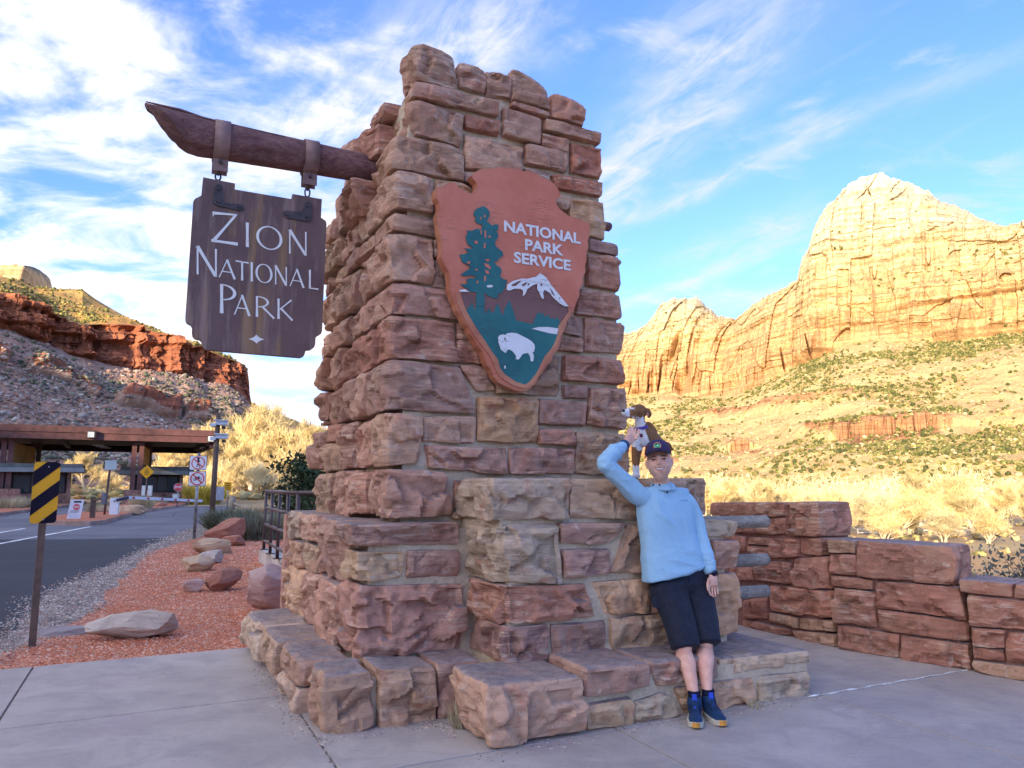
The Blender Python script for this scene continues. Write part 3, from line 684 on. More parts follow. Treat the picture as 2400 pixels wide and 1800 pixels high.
# ledges of the big cliff carry a few shrubs
pts = sample(PR, NF_R + 5, NF_R + 295, c_1, nR - 80, 150, lambda p, i, j: .0 + 1.0 * (vnoise(p[0] * .01, 1, p[2] * .03) > .25) * (i < NF_R + 230)); clumps('cliff_shrubs', pts, 1.0 + 1.6 * rg.rand(len(pts)), JUN, 'small shrubs on the ledges of the pale cliff', 6)
b1 = [plain('cliff_boulder', (.62, .40, .22), .95, .1, .25, 1.0)]
pts = sample(PR, 4, NF_R - 2, c_1, nR - 80, 2600); clumps('slope_boulders', pts, .5 + 1.6 * rg.rand(len(pts)) ** 2.5, b1, 'tan boulders strewn over the talus slope of the peak', 8, .7)
# left: scree and sagebrush
cl0, cl1 = 86, 85 + 420
SC = [plain('scree_a', (.37, .27, .22), .95, .1, .25, .8), plain('scree_b', (.43, .37, .31), .95, .1, .25, .8), plain('scree_c', (.32, .19, .145), .95, .1, .25, .8), plain('scree_d', (.27, .20, .17), .95, .1, .25, .8)]
pts = sample(PL, 2, NF_L - 2, cl0, cl1, 9000, lambda p, i, j: np.clip(.5 + 1.6 * float(fbm(p[0] * .04, p[1] * .04, 7, 3)), .08, 1)); clumps('scree_boulders', pts, .08 + .75 * rg.rand(len(pts)) ** 7 + .16 * rg.rand(len(pts)), SC, 'grey boulders and scree covering the lower slope of the red cliff', 12, .7)
SG = [leafmat('sage_a', (.15, .13, .085), .3, 3), leafmat('sage_b', (.23, .21, .15), .3, 3), leafmat('sage_c', (.12, .13, .08), .3, 3)]
pts = sample(PL, 1, NF_L - 10, cl0, cl1, 2600, lambda p, i, j: np.clip(.25 + 1.5 * float(fbm(p[0] * .03, p[1] * .03, 17, 3)), .03, 1) * (1.15 - i / NF_L)); clumps('scree_scrub', pts, .25 + .6 * rg.rand(len(pts)) ** 2, SG, 'grey green scrub among the boulders of the lower left slope', 13, .75)
r0 = NF_L + NC_L + 2
YS = [leafmat('slope_scrub_a', (.24, .20, .055)), leafmat('slope_scrub_b', (.34, .26, .08)), leafmat('slope_scrub_c', (.15, .15, .05))]
pts = sample(PL, r0, r0 + NR_L - 4, cl0, cl1, 1100, lambda p, i, j: np.clip(.3 + 2.0 * float(fbm(p[0] * .05, p[1] * .05, 27, 3)), .1, 1)); clumps('rim_scrub', pts, .2 + .75 * rg.rand(len(pts)) ** 2.5, YS, 'yellow green scrub on the sunlit slope above the red cliff', 14, .8)

# ================================================================== BARE COTTONWOODS
def bark(name, c, c2):
    t = MT(name, .9, .15); n = t.noise(t.coord(scale=(1, 1, .35)), 3, 5, .65); t.base(t.mix(t.ramp(n, .35, .65), c, c2)); t.bump(n, .7, .03); return t.m
M_BARK = bark('pale_bark', (.58, .45, .28), (.72, .60, .42)); M_BARKD = bark('dark_bark', (.15, .10, .06), (.24, .17, .10))
M_TWIG = plain('golden_twigs', (.70, .56, .27), .9, .1, .25, .6); M_TWIG2 = plain('straw_twigs', (.72, .61, .34), .9, .1, .25, .6)
def tree_mesh(name, seed, h, spread, nl, twigs, droop=0.0, lean=0.0, tw=.030, stems=1, bushy=.5, matb=None, matt=None, low=.18):
    rg = np.random.RandomState(seed); T = MB(); tips = []; mids = []
    def limb(p, d, L, r, depth):
        n = 4 if depth < 3 else 3; pts = [p]; rr = [r]; q = p.copy(); dd = d.copy()
        for i in range(n):
            dd = dd + rg.randn(3) * (.10 + .07 * depth) + np.array([0, 0, .07 - droop * .1 * depth]); dd /= np.linalg.norm(dd)
            q = q + dd * L / n; pts.append(q.copy()); rr.append(r * (1 - .52 * (i + 1) / n))
        T.tube(pts, rr, 7 if depth == 0 else (5 if depth < 2 else 3), cap=False)
        if depth >= 2: mids.extend(pts[1:])
        if depth >= nl: tips.append((pts[-1], dd)); return
        k = 3 if depth else 4
        for j in range(k + (rg.rand() < .5)):
            t = low + (1 - low) * (j + .6 + .4 * rg.rand()) / (k + 1); t = min(t, .98) if depth == 0 else .35 + .62 * rg.rand()
            ix = min(int(t * n), n - 1); b = pts[ix] + (pts[ix + 1] - pts[ix]) * (t * n - ix)
            az = rg.rand() * 6.28; a = np.array([math.cos(az), math.sin(az), 0]); nd = dd * (.62) + a * spread * (.6 + .6 * rg.rand()) + np.array([0, 0, .25]); nd /= np.linalg.norm(nd)
            limb(b, nd, L * (.55 + .22 * rg.rand()), rr[ix] * .66, depth + 1)
        limb(pts[-1], dd, L * .62, rr[-1], depth + 1)
    for s in range(stems):
        a = rg.rand() * 6.28; d0 = np.array([math.cos(a) * (lean + .25 * (stems > 1)), math.sin(a) * (lean + .25 * (stems > 1)), 1.0]); d0 /= np.linalg.norm(d0)
        limb(np.array([.25 * (stems > 1) * math.cos(a), .25 * (stems > 1) * math.sin(a), -.3]), d0, h * .42, h * .032 / math.sqrt(stems), 0)
    me_t = mesh_data(name + '_trunk', T.v, T.f, matb or M_BARK, True)
    # twigs: thin three sided slivers growing off the last branches
    src = np.array([t_[0] for t_ in tips] + mids); dirs = np.array([t_[1] for t_ in tips] + [np.array([0, 0, 1.0])] * len(mids))
    n = twigs; ix = rg.randint(0, len(src), n); P = src[ix] + rg.randn(n, 3) * h * .012
    D = dirs[ix] * .35 + rg.randn(n, 3) * bushy + np.array([0, 0, .55 - droop]); D /= np.linalg.norm(D, axis=1, keepdims=True)
    L = h * (.05 + .06 * rg.rand(n, 1)); A = np.cross(D, rg.randn(n, 3)); A /= np.linalg.norm(A, axis=1, keepdims=True); wd = tw * (.6 + .8 * rg.rand(n, 1))
    bend = rg.randn(n, 3) * .12 * L + np.array([0, 0, .08]) * L
    M_ = P + D * L * .55 + bend; E_ = P + D * L
    V = np.stack([P - A * wd * .5, P + A * wd * .5, M_ + A * wd * .4, M_ - A * wd * .4, E_], 1).reshape(-1, 3); k = np.arange(n) * 5
    F = [(a, a + 1, a + 2, a + 3) for a in k] + [(a + 3, a + 2, a + 4) for a in k]
    me_c = mesh_data(name + '_crown', V, F, matt or M_TWIG)
    return me_t, me_c
TREES = [tree_mesh('cottonwood_a', 1, 14, .75, 3, 6200, tw=.05), tree_mesh('cottonwood_b', 2, 14, .95, 3, 6200, lean=.2, tw=.05), tree_mesh('cottonwood_c', 5, 14, .65, 3, 6000, tw=.05, stems=2),
         tree_mesh('willow_a', 8, 8, 1.0, 3, 5200, droop=.25, stems=3, tw=.035, matt=M_TWIG2), tree_mesh('willow_b', 9, 8, .9, 3, 5500, droop=.1, stems=4, tw=.035, low=.05), tree_mesh('cottonwood_d', 11, 14, 1.15, 3, 5200, lean=.45, tw=.045, matb=M_BARKD)]
nat = [14, 14, 14, 8, 8, 14]
def tree(kind, x, y, z, h, rz, label, group, name='bare_tree', wide=1.0):
    e = empty(name, (x, y, z), label, 'tree', group, rz=rz); s = h / nat[kind]
    for nm, me in zip(('trunk', 'crown'), TREES[kind]):
        o = bpy.data.objects.new(nm, me); COL.objects.link(o); o.parent = e; o.scale = (s * wide, s * wide, s)
    return e
def tree_at(px_, ytop, Y, kind, label, group, ybase=None, wide=1.0, name='bare_tree'):
    b = AY(px_, 1100, Y); z = float(hgt(b[0], b[1])); top = AY(px_, ytop, Y)[2]
    return tree(kind, b[0], b[1], z - .1, max(2.0, top - z) * .98, (px_ * .37) % 6.28, label, group, name, wide)
# ================================================================== STONEWORK
t = MT('quarry_stone', .88, .2)
oc = t.n('ShaderNodeObjectInfo').outputs['Color']
p = t.coord('pos'); po = t.coord('pos', offset_random=True)
pb = t.coord('pos', scale=(1.6, 1.6, 13), rot=(R(6), R(-5), 0), offset_random=True)
n_big = t.noise(po, 3.2, 6, .62, .6); n_mid = t.noise(po, 17, 7, .68, .3); n_fine = t.noise(p, 95, 5, .7); band = t.noise(pb, 2.2, 7, .66, .9)
c = t.mix(t.ramp(n_big, .36, .66, 0, .6), oc, t.scale(oc, .78))
c = t.mix(t.ramp(t.noise(po, 2.1, 4, .6), .52, .68, 0, .42), c, (.56, .365, .225))
c = t.mix(t.ramp(t.noise(po, 5.3, 4, .6, .5), .54, .68, 0, .6), c, (.40, .165, .105))
bmask = t.ramp(t.noise(po, 1.6, 3, .5), .42, .60, .15, 1); c = t.mix(t.math('MULTIPLY', t.ramp(band, .53, .60, 0, .62), bmask), c, (.62, .47, .35)); c = t.mix(t.math('MULTIPLY', t.ramp(band, .47, .40, 0, .68), bmask), c, t.scale(oc, .46))
crk = t.noise(t.coord('pos', scale=(1, 1, 1.8), offset_random=True), 3.4, 6, .62, 1.4); crl = t.ramp(t.math('ABSOLUTE', t.math('SUBTRACT', crk, .5)), .0, .009, 1, 0); c = t.mix(t.math('MULTIPLY', crl, t.ramp(t.noise(po, 4.1, 3, .5), .50, .62, 0, .75)), c, (.09, .045, .035))
c = t.mix(t.ramp(t.noise(po, 9.0, 5, .65, .7), .62, .70, 0, .55), c, (.60, .50, .42))
c = t.mix(t.ramp(n_mid, .56, .74, 0, .5), c, (.46, .37, .30)); c = t.mix(t.ramp(n_mid, .44, .28, 0, .5), c, (.13, .075, .06))
c = t.mix(t.ramp(n_fine, .60, .80, 0, .5), c, (.10, .06, .05)); c = t.mix(t.ramp(n_fine, .40, .24, 0, .35), c, (.55, .45, .38))
ns = t.n('ShaderNodeNewGeometry'); sz = t.n('ShaderNodeSeparateXYZ'); t.put(sz.inputs[0], ns.outputs['Normal'])
topn = t.math('MULTIPLY', t.ramp(sz.outputs['Z'], .80, .97), t.ramp(n_big, .25, .6, .45, .95))
c = t.mix(topn, c, t.mix(t.ramp(n_mid, .35, .65), (.20, .165, .17), (.32, .27, .26)))
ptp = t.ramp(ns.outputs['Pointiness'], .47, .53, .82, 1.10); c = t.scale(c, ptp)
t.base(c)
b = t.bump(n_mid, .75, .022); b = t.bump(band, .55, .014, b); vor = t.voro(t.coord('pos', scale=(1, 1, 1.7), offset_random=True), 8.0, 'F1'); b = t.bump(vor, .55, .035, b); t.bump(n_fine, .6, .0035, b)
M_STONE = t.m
t = MT('lime_mortar', .95, .1); p = t.coord(); n1 = t.noise(p, 26, 7, .7); n2 = t.noise(p, 2.5, 4, .6); n3 = t.noise(p, 110, 3, .6)
c = t.mix(t.ramp(n1, .35, .68), (.60, .47, .32), (.74, .60, .43)); c = t.mix(t.ramp(n2, .45, .7, 0, .45), c, (.50, .36, .24)); c = t.mix(t.ramp(n3, .62, .8, 0, .55), c, (.17, .13, .10))
t.base(c); b = t.bump(n1, .9, .022); t.bump(n3, .6, .004, b); M_MORTAR = t.m

_boxcache = {}
def box_grid(nx, ny, nz):
    key = (nx, ny, nz)
    if key in _boxcache: return _boxcache[key]
    idx = {}; pts = []; F = []
    def vid(i, j, k):
        q = (i, j, k)
        if q not in idx: idx[q] = len(pts); pts.append((i / nx, j / ny, k / nz))
        return idx[q]
    for i in range(nx):
        for k in range(nz):
            F.append((vid(i,0,k), vid(i+1,0,k), vid(i+1,0,k+1), vid(i,0,k+1)))
            F.append((vid(i,ny,k), vid(i,ny,k+1), vid(i+1,ny,k+1), vid(i+1,ny,k)))
    for j in range(ny):
        for k in range(nz):
            F.append((vid(0,j,k), vid(0,j,k+1), vid(0,j+1,k+1), vid(0,j+1,k)))
            F.append((vid(nx,j,k), vid(nx,j+1,k), vid(nx,j+1,k+1), vid(nx,j,k+1)))
    for i in range(nx):
        for j in range(ny):
            F.append((vid(i,j,0), vid(i,j+1,0), vid(i+1,j+1,0), vid(i+1,j,0)))
            F.append((vid(i,j,nz), vid(i+1,j,nz), vid(i+1,j+1,nz), vid(i,j+1,nz)))
    _boxcache[key] = (np.array(pts), np.array(F)); return _boxcache[key]
_sr = np.random.RandomState(21)
PAL = dict(m=(.49, .300, .235), r=(.49, .265, .200), p=(.41, .265, .225), t=(.60, .415, .275), o=(.62, .395, .235), g=(.55, .445, .350), b=(.49, .345, .245), k=(.54, .350, .265), w=(.47, .200, .140), x=(.38, .165, .125))
def stone(parent, quad, back, col='m', cell=.02, chips=9, rough=1.0, rnd=.010, shrink=-.003, name='stone', keep_flat=0.0, both=False):
    """quad TL TR BR BL (world) of the face, back = vector into the wall; the box between is rounded, chipped and roughened"""
    q = [np.asarray(a, float) for a in quad]; back = np.asarray(back, float); dep = np.linalg.norm(back); bd = back / dep
    w = (np.linalg.norm(q[1] - q[0]) + np.linalg.norm(q[2] - q[3])) / 2; h = (np.linalg.norm(q[3] - q[0]) + np.linalg.norm(q[2] - q[1])) / 2
    nx = int(np.clip(w / cell, 4, 46)); nz = int(np.clip(h / cell, 4, 40)); ny = int(np.clip(dep / (cell * (1.3 if both else 2.2)), 3, 36))
    T, F = box_grid(nx, ny, nz)
    S = np.array([w - 2 * shrink, dep, h - 2 * shrink]); half = S / 2
    P = (T - .5) * S
    r = min(rnd * (.7 + .6 * _sr.rand()), w * .3, h * .3, dep * .4)
    Q = np.clip(P, -(half - r), half - r); d = P - Q; ln = np.linalg.norm(d, axis=1, keepdims=True) + 1e-9; n0 = d / ln
    P = np.where(ln > 1e-6, Q + n0 * r, P)
    # chips: oblique planes that cut the face, its edges and its corners
    mn = min(w, h)
    for k in range(chips):
        side = _sr.rand()
        n = np.array([_sr.randn() * .42, -1.0, _sr.randn() * .42])
        if both and side < .5: n = np.array([-1.0, _sr.randn() * .42, _sr.randn() * .42])
        elif both and side < .62: n = np.array([-1.0, -1.0, _sr.randn() * .6])
        n /= np.linalg.norm(n)
        c0 = (_sr.rand(3) - .5) * S * .8
        if abs(n[1]) > abs(n[0]) or not both: c0[1] = -half[1]
        if both and abs(n[0]) >= abs(n[1]): c0[0] = -half[0]
        # never cut deeper than a few centimetres at the far edge
        lim = .006 + .024 * rough ** .7 * min(1, mn / .3) * _sr.rand()
        sup = abs(n) @ half - lim * (1 + .8 * _sr.rand())
        off = max(n @ c0 - .002, sup)
        e = P @ n - off; P = P - np.clip(e, 0, None)[:, None] * n * .97
    # concave flake scars with a sharp rim
    for k in range(int(chips * .9)):
        Rr = (.05 + .16 * _sr.rand()) * (.6 + .4 * min(1, mn / .3)); dl = (.006 + .012 * _sr.rand()) * rough ** .6
        ax_ = 0 if (both and _sr.rand() < .5) else 1
        c0 = (_sr.rand(3) - .5) * S * 1.05; c0[ax_] = -half[ax_] - (Rr - dl)
        o1, o2 = [i for i in (0, 1, 2) if i != ax_]; st_ = 1 + 1.2 * _sr.rand(); an = _sr.rand() * 3.14; ca, sa = math.cos(an), math.sin(an)
        e1 = (P[:, o1] - c0[o1]) * ca + (P[:, o2] - c0[o2]) * sa; e2 = (-(P[:, o1] - c0[o1]) * sa + (P[:, o2] - c0[o2]) * ca) * st_
        rho = e1 ** 2 + e2 ** 2; dp = np.sqrt(np.clip(Rr * Rr - rho, 0, None)) - (Rr - dl) - np.clip(P[:, ax_] + half[ax_], 0, None)
        P[:, ax_] += np.where((dp > 0) & (P[:, ax_] < -half[ax_] + .05), dp, 0)
    a = P[:, 0] / w + .5; cc = P[:, 2] / h + .5; dd = P[:, 1] / dep + .5
    base = (q[3] * (1 - a)[:, None] + q[2] * a[:, None]) * (1 - cc)[:, None] + (q[0] * (1 - a)[:, None] + q[1] * a[:, None]) * cc[:, None]
    Wd = base + bd * (dd * dep)[:, None]
    o = _sr.rand(3) * 50
    x, y, z = Wd[:, 0] + o[0], Wd[:, 1] + o[1], Wd[:, 2] + o[2]
    disp = rough * (.012 * fbm(x * 4, y * 4, z * 6, 2, .5) - .007 * np.clip(ridged(x * 7, y * 7, z * 11, 2), 0, 1) + .0035 * fbm(x * 26, y * 26, z * 40, 2, .6)) + .004
    # outward direction in world space
    ux = (q[1] - q[0]); ux /= np.linalg.norm(ux); uz = (q[0] - q[3]); uz /= np.linalg.norm(uz)
    # broken facets: each patch of the face has a height and a tilt of its own
    Pd = P + .03 * np.stack([vnoise(x * 9, y * 9, z * 9), vnoise(y * 9 + 5, z * 9, x * 9), vnoise(z * 9, x * 9 + 3, y * 9)], 1)
    area = w * h + (h * dep if both else 0); ns_ = int(np.clip(area / .020, 4, 50))
    sd_ = (_sr.rand(ns_, 3) - .5) * S; sd_[:, 1] = -half[1]
    if both: m_ = _sr.rand(ns_) < h * dep / area; sd_[m_, 1] = (_sr.rand(m_.sum()) - .5) * S[1]; sd_[m_, 0] = -half[0]
    dd2 = ((Pd[:, None, :] - sd_[None]) ** 2 * np.array([1, 1, 1.7])).sum(2); kk_ = dd2.argmin(1); wt_ = np.exp(-1500 * (dd2 - dd2.min(1, keepdims=True))); wt_ /= wt_.sum(1, keepdims=True)
    Hk = _sr.randn(ns_) * .011; Tk = _sr.randn(ns_, 3) * np.array([.16, .16, .26])
    fac = (wt_ * (Hk[None] + (Tk[None] * (Pd[:, None, :] - sd_[None])).sum(2))).sum(1) * 1.15; fac = np.clip(fac, -.030, .034) + .008
    ex = half[0] - P[:, 0] if both else half[0] - np.abs(P[:, 0]); ez = half[2] - np.abs(P[:, 2]); em = np.clip(np.minimum(ex, ez) / .030, 0, 1)
    disp = disp + fac * np.sqrt(em) * min(1.0, mn / .22) * min(rough, 1.3) - (1 - em) * .002
    n0 = np.where(np.abs(P) >= half * .9 - r, np.sign(P), 0) * np.array([1, 1, 1]); n0 = n0 / (np.linalg.norm(n0, axis=1, keepdims=True) + 1e-9)
    dirw = n0[:, :1] * ux + n0[:, 1:2] * bd + n0[:, 2:] * uz
    amt = np.where(np.abs(n0[:, 1]) > .5, 1.0, 1.0 if both else .5)
    flatz = np.where(n0[:, 2] > .5, .35, 1.0)
    Wd = Wd + dirw * (disp * amt * flatz)[:, None]
    me = mesh_data(name, Wd, F.tolist(), M_STONE, True); me.set_sharp_from_angle(angle=R(20))
    c = np.array(PAL[col]) * (.86 + .22 * _sr.rand()) * (1 + .018 * _sr.randn(3)) * np.array([1.08, .965, .85])
    return obj(name, me, parent, tuple(c))
C2 = lambda x, y: (750 + x * .3616, 60 + y * .3616)
C3 = lambda x, y: (750 + x * .3919, 600 + y * .3918)
C4 = lambda x, y: (580 + x * .3917, 1150 + y * .3918)
C5 = lambda x, y: (1200 + x * .3918, 1100 + y * .3918)
def quadv(v, cr, pts):
    return [onv(v, *cr(*p)) for p in pts]

mon = empty('stone_monument', W(.8, 2.2, 0), label='tall entrance monument of rough brown sandstone blocks on a stepped base', cat='monument')
# ---- mortar core (set back behind the faces of the stones)
mb = MB()
def corebox(u0, u1, v0, v1, z0, z1): mb.box(W((u0+u1)/2, (v0+v1)/2, (z0+z1)/2), (u1-u0, v1-v0, z1-z0), rz=TH)
SV, SU = 1.20, -.27
corebox(SU + .10, 1.60, SV + .052, 3.55, 1.15, 4.35)
corebox(1.58, 1.76, SV + .054, 3.5, 1.16, 3.62)
corebox(SU + .11, 1.56, SV + .056, 2.6, 4.3, 4.62)
corebox(SU + .2, 1.30, SV + .06, 1.70, 4.55, 4.83)
corebox(.31, 2.03, .565, 1.3, 1.18, 1.50)
corebox(-.43, .5, 1.145, 3.9, .2, 1.19)
corebox(.375, 2.26, .545, 2.4, .2, 1.195)
corebox(-.79, .2, .76, 3.5, -.05, .28)
corebox(.07, 2.58, .085, 1.6, -.05, .275)
mcore = mb.make('mortar_core', M_MORTAR, mon)
bm = bmesh.new(); bm.from_mesh(mcore.data); bmesh.ops.subdivide_edges(bm, edges=bm.edges[:], cuts=14, use_grid_fill=True)
for v in bm.verts:
    c_ = v.co; k = .010 * float(vnoise(c_.x * 7, c_.y * 7, c_.z * 7)) ; v.co += Vector((k, -k, k * .6))
bm.to_mesh(mcore.data); bm.free()

# ---- shaft, front face. (crop, TL, TR, BR, BL, colour, side depth if it turns the corner)
SH = [
 (C2, (612,108),(868,200),(885,420),(622,352), 'm', .30), (C2,(912,228),(1083,288),(1076,430),(906,385),'m',0),(C2,(1090,284),(1243,325),(1236,462),(1086,440),'m',0),
 (C2,(1252,272),(1440,395),(1488,546),(1246,480),'m',0),(C2,(1507,442),(1713,512),(1708,650),(1500,590),'r',0),
 (C2,(618,366),(1163,500),(1158,582),(600,458),'m',.34),(C2,(1245,490),(1480,562),(1478,592),(1242,520),'r',0),
 (C2,(602,472),(918,562),(915,780),(592,690),'m',.45),(C2,(945,572),(1165,618),(1165,708),(945,660),'x',0),(C2,(1195,522),(1430,602),(1425,770),(1190,705),'m',0),
 (C2,(1465,602),(1822,702),(1818,766),(1455,670),'r',0),(C2,(1440,697),(1610,737),(1605,820),(1435,775),'r',0),(C2,(1635,747),(1830,787),(1830,983),(1635,945),'w',0),
 (C2,(488,706),(925,792),(925,1003),(484,920),'k',.62),(C2,(945,668),(1310,762),(1305,950),(940,925),'k',0),(C2,(1335,767),(1605,822),(1602,940),(1335,890),'m',0),
 (C2,(1335,917),(1490,947),(1495,1000),(1345,975),'p',0),(C2,(1508,962),(1832,1012),(1830,1103),(1530,1050),'w',0),
 (C2,(484,942),(730,987),(725,1213),(474,1170),'k',.95),(C2,(755,997),(925,1020),(1000,1085),(750,1075),'t',0),(C2,(935,945),(1010,955),(1010,1025),(935,1010),'p',0),
 (C2,(1530,1100),(1612,1120),(1608,1200),(1522,1180),'m',0),(C2,(1622,1117),(1845,1142),(1850,1383),(1617,1340),'o',0),
 (C2,(482,1204),(735,1257),(762,1368),(470,1312),'m',.5),(C2,(765,1120),(1020,1165),(1010,1330),(775,1300),'m',0),(C2,(1745,1378),(1930,1422),(1935,1485),(1745,1450),'p',0),
 (C2,(1742,1470),(1935,1507),(1945,1715),(1735,1682),'r',0),
 (C2,(455,1342),(730,1392),(728,1665),(440,1640),'k',.42),(C2,(737,1390),(800,1405),(900,1480),(742,1500),'m',0),(C3,(688,20),(860,60),(860,230),(682,185),'p',0),
 (C3,(428,158),(795,212),(825,373),(425,338),'m',.80),(C3,(1560,190),(1800,232),(1800,375),(1535,345),'r',0),
 (C3,(412,358),(810,402),(805,628),(405,605),'r',.40),(C3,(825,390),(900,400),(915,500),(825,490),'m',0),(C3,(822,502),(950,512),(1040,645),(820,635),'r',0),
 (C3,(1490,352),(1570,365),(1570,475),(1455,455),'p',0),(C3,(1590,367),(1810,397),(1810,585),(1585,565),'m',0),(C3,(1440,482),(1570,497),(1570,575),(1420,560),'r',0),
 (C3,(405,614),(835,668),(925,938),(392,915),'p',.55),(C3,(840,655),(1010,652),(1052,800),(945,805),'k',0),(C3,(1330,590),(1438,602),(1450,840),(1200,820),'b',0),
 (C3,(1060,760),(1240,770),(1235,826),(1062,820),'b',0),
 (C3,(1465,592),(1812,622),(1812,765),(1460,740),'r',0),(C3,(1460,772),(1600,777),(1600,853),(1465,848),'p',0),(C3,(1622,787),(1835,792),(1835,1038),(1605,1000),'m',0),
 (C3,(390,937),(605,957),(602,1238),(385,1253),'k',.30),(C3,(625,957),(930,962),(930,1118),(620,1108),'k',0),(C3,(950,842),(1303,852),(1305,1113),(950,1108),'o',0),
 (C3,(1312,852),(1595,872),(1590,1020),(1310,1003),'p',0),(C3,(1312,1032),(1520,1042),(1520,1128),(1311,1123),'r',0),(C3,(1536,1052),(1832,1067),(1846,1308),(1536,1300),'b',0),
 (C3,(637,1130),(1123,1150),(1123,1308),(660,1258),'m',0),(C3,(1142,1147),(1527,1152),(1523,1303),(1142,1303),'m',0),
 (C3,(400,1275),(740,1292),(788,1550),(415,1565),'m',.48),(C3,(812,1342),(930,1347),(933,1520),(807,1515),'r',0),(C3,(797,1532),(943,1537),(943,1568),(797,1568),'t',0)]
corners = []
for (cr, a, b_, c_, d_, col, sd) in SH:
    q = quadv(SV, cr, (a, b_, c_, d_))
    right = cr is C2 and b_[0] > 1800 or cr is C3 and b_[0] > 1790
    push = VD * (-.012 + .03 * (_sr.rand() - .5))
    if sd:
        # the corner edge sits on the left face: align the left points to a common plane with a little play
        ul = min(uvz(q[0])[0], uvz(q[3])[0]); corners.append((min(uvz(q[3])[2], uvz(q[2])[2]), max(uvz(q[0])[2], uvz(q[1])[2]), (uvz(q[0])[2] + 0, uvz(q[3])[2]), sd, ul))
        dz = .0
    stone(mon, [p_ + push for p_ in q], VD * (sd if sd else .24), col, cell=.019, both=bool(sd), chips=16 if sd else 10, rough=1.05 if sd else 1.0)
# ---- shaft, left face: courses follow the corner stones
cz = [(c_[2][0], c_[2][1], c_[3], c_[4]) for c_ in corners]
lr = np.random.RandomState(4)
def vmax(z): return interp([(1, 3.66), (1.9, 3.6), (3.9, 3.62), (4.33, 3.5), (4.34, 2.72), (4.62, 2.66), (4.63, 2.25), (4.72, 1.9), (4.80, 1.66), (5.2, 1.5)], z)
cols_l = 'mmrpmkmbmrk'
for (zt, zb, sd, ul) in cz:
    zt -= .012; zb += .012; vm = vmax((zt + zb) / 2) + .06 * lr.randn(); v = SV + sd + .02; i = 0
    while v < vm - .12:
        ln = .35 + (.55 if zt < 4.15 else .12) * lr.rand(); v1 = v + ln
        if vm - v1 < .25: v1 = vm
        tz, bz = zt + .03 * lr.randn() * (i > 0), zb + .03 * lr.randn() * (i > 0)
        if i > 0 and zt - zb > .34 and lr.rand() < .45:                      # two low stones instead of one
            zm = (zt + zb) / 2 + .05 * lr.randn(); parts_ = [(tz, zm + .012), (zm - .012, bz)]
        else: parts_ = [(tz, bz)]
        for (a_, b__) in parts_:
            out = .02 + .06 * lr.rand() ** 1.6 + (.05 if v1 == vm else 0)
            u_ = SU - out; tilt = .035 * lr.randn(2)
            # seen from the left: far end first
            q = [W(u_ + tilt[0], v1 - .008, a_), W(u_, v + .008, a_), W(u_, v + .008, b__), W(u_ + tilt[0], v1 - .008, b__)]
            stone(mon, q, UD * (.30 + out), cols_l[lr.randint(len(cols_l))], cell=.024, chips=16, rough=1.5, rnd=.028)
        v = v1; i += 1
# corbel stone under the timber
q = [onu(-.40, *c_) for c_ in ((783, 418), (862, 424), (858, 492), (800, 497))]
stone(mon, [W(-.50, 2.36, 4.10), W(-.50, 1.80, 4.08), W(-.42, 1.86, 3.78), W(-.40, 2.32, 3.80)], UD * .5, 'r', cell=.022, chips=26, rough=2.6, rnd=.06, both=True)
# back rim and right side of the shaft so that it is a whole pillar
for (z0, z1) in zip(np.arange(1.27, 4.3, .3), np.arange(1.27, 4.3, .3) + .285):
    ue = 1.80 if z1 < 3.68 else 1.62
    for k, (v0, v1) in enumerate(((SV + .27, 1.95), (1.97, 2.8), (2.82, 3.55))):
        stone(mon, [W(ue + .04, v0, z1), W(ue + .04, v1, z1), W(ue + .04, v1, z0), W(ue + .04, v0, z0)], -UD * .2, 'm', cell=.08, chips=3)
    for k in range(3):
        a_ = SU + .05 + k * (ue - SU) / 3; b__ = a_ + (ue - SU) / 3 - .02
        stone(mon, [W(b__, 3.62, z1), W(a_, 3.62, z1), W(a_, 3.62, z0), W(b__, 3.62, z0)], -VD * .2, 'm', cell=.09, chips=2)
for (u0, u1, v0, v1, z0, z1) in ((-.05, .55, 1.5, 2.1, 4.62, 4.78), (.57, 1.3, 1.5, 2.05, 4.60, 4.74), (-.2, .7, 2.1, 2.62, 4.30, 4.60), (.72, 1.55, 1.6, 2.6, 4.3, 4.58), (-.1, 1.5, 2.65, 3.5, 4.2, 4.36)):
    stone(mon, [W(u0, v0, z1), W(u1, v0, z1), W(u1, v0, z0), W(u0, v0, z0)], VD * (v1 - v0), 'm', cell=.06, chips=8, rough=1.6)

# ---- wing: upper course
WV = .52
stone(mon, [onv(WV, *c_) for c_ in ((1154,1121),(1338,1121),(1338,1214),(1154,1217))], VD * .68, 'g', both=True, chips=16, cell=.018, rough=1.2, rnd=.035)
stone(mon, [onv(WV, *c_) for c_ in ((1342,1123),(1509,1124),(1503,1213),(1341,1213))], VD * .68, 'b', chips=12, cell=.018)
stone(mon, [onv(WV, *c_) for c_ in ((1512,1122),(1658,1121),(1661,1206),(1511,1212))], VD * .66, 'b', chips=12, cell=.018)
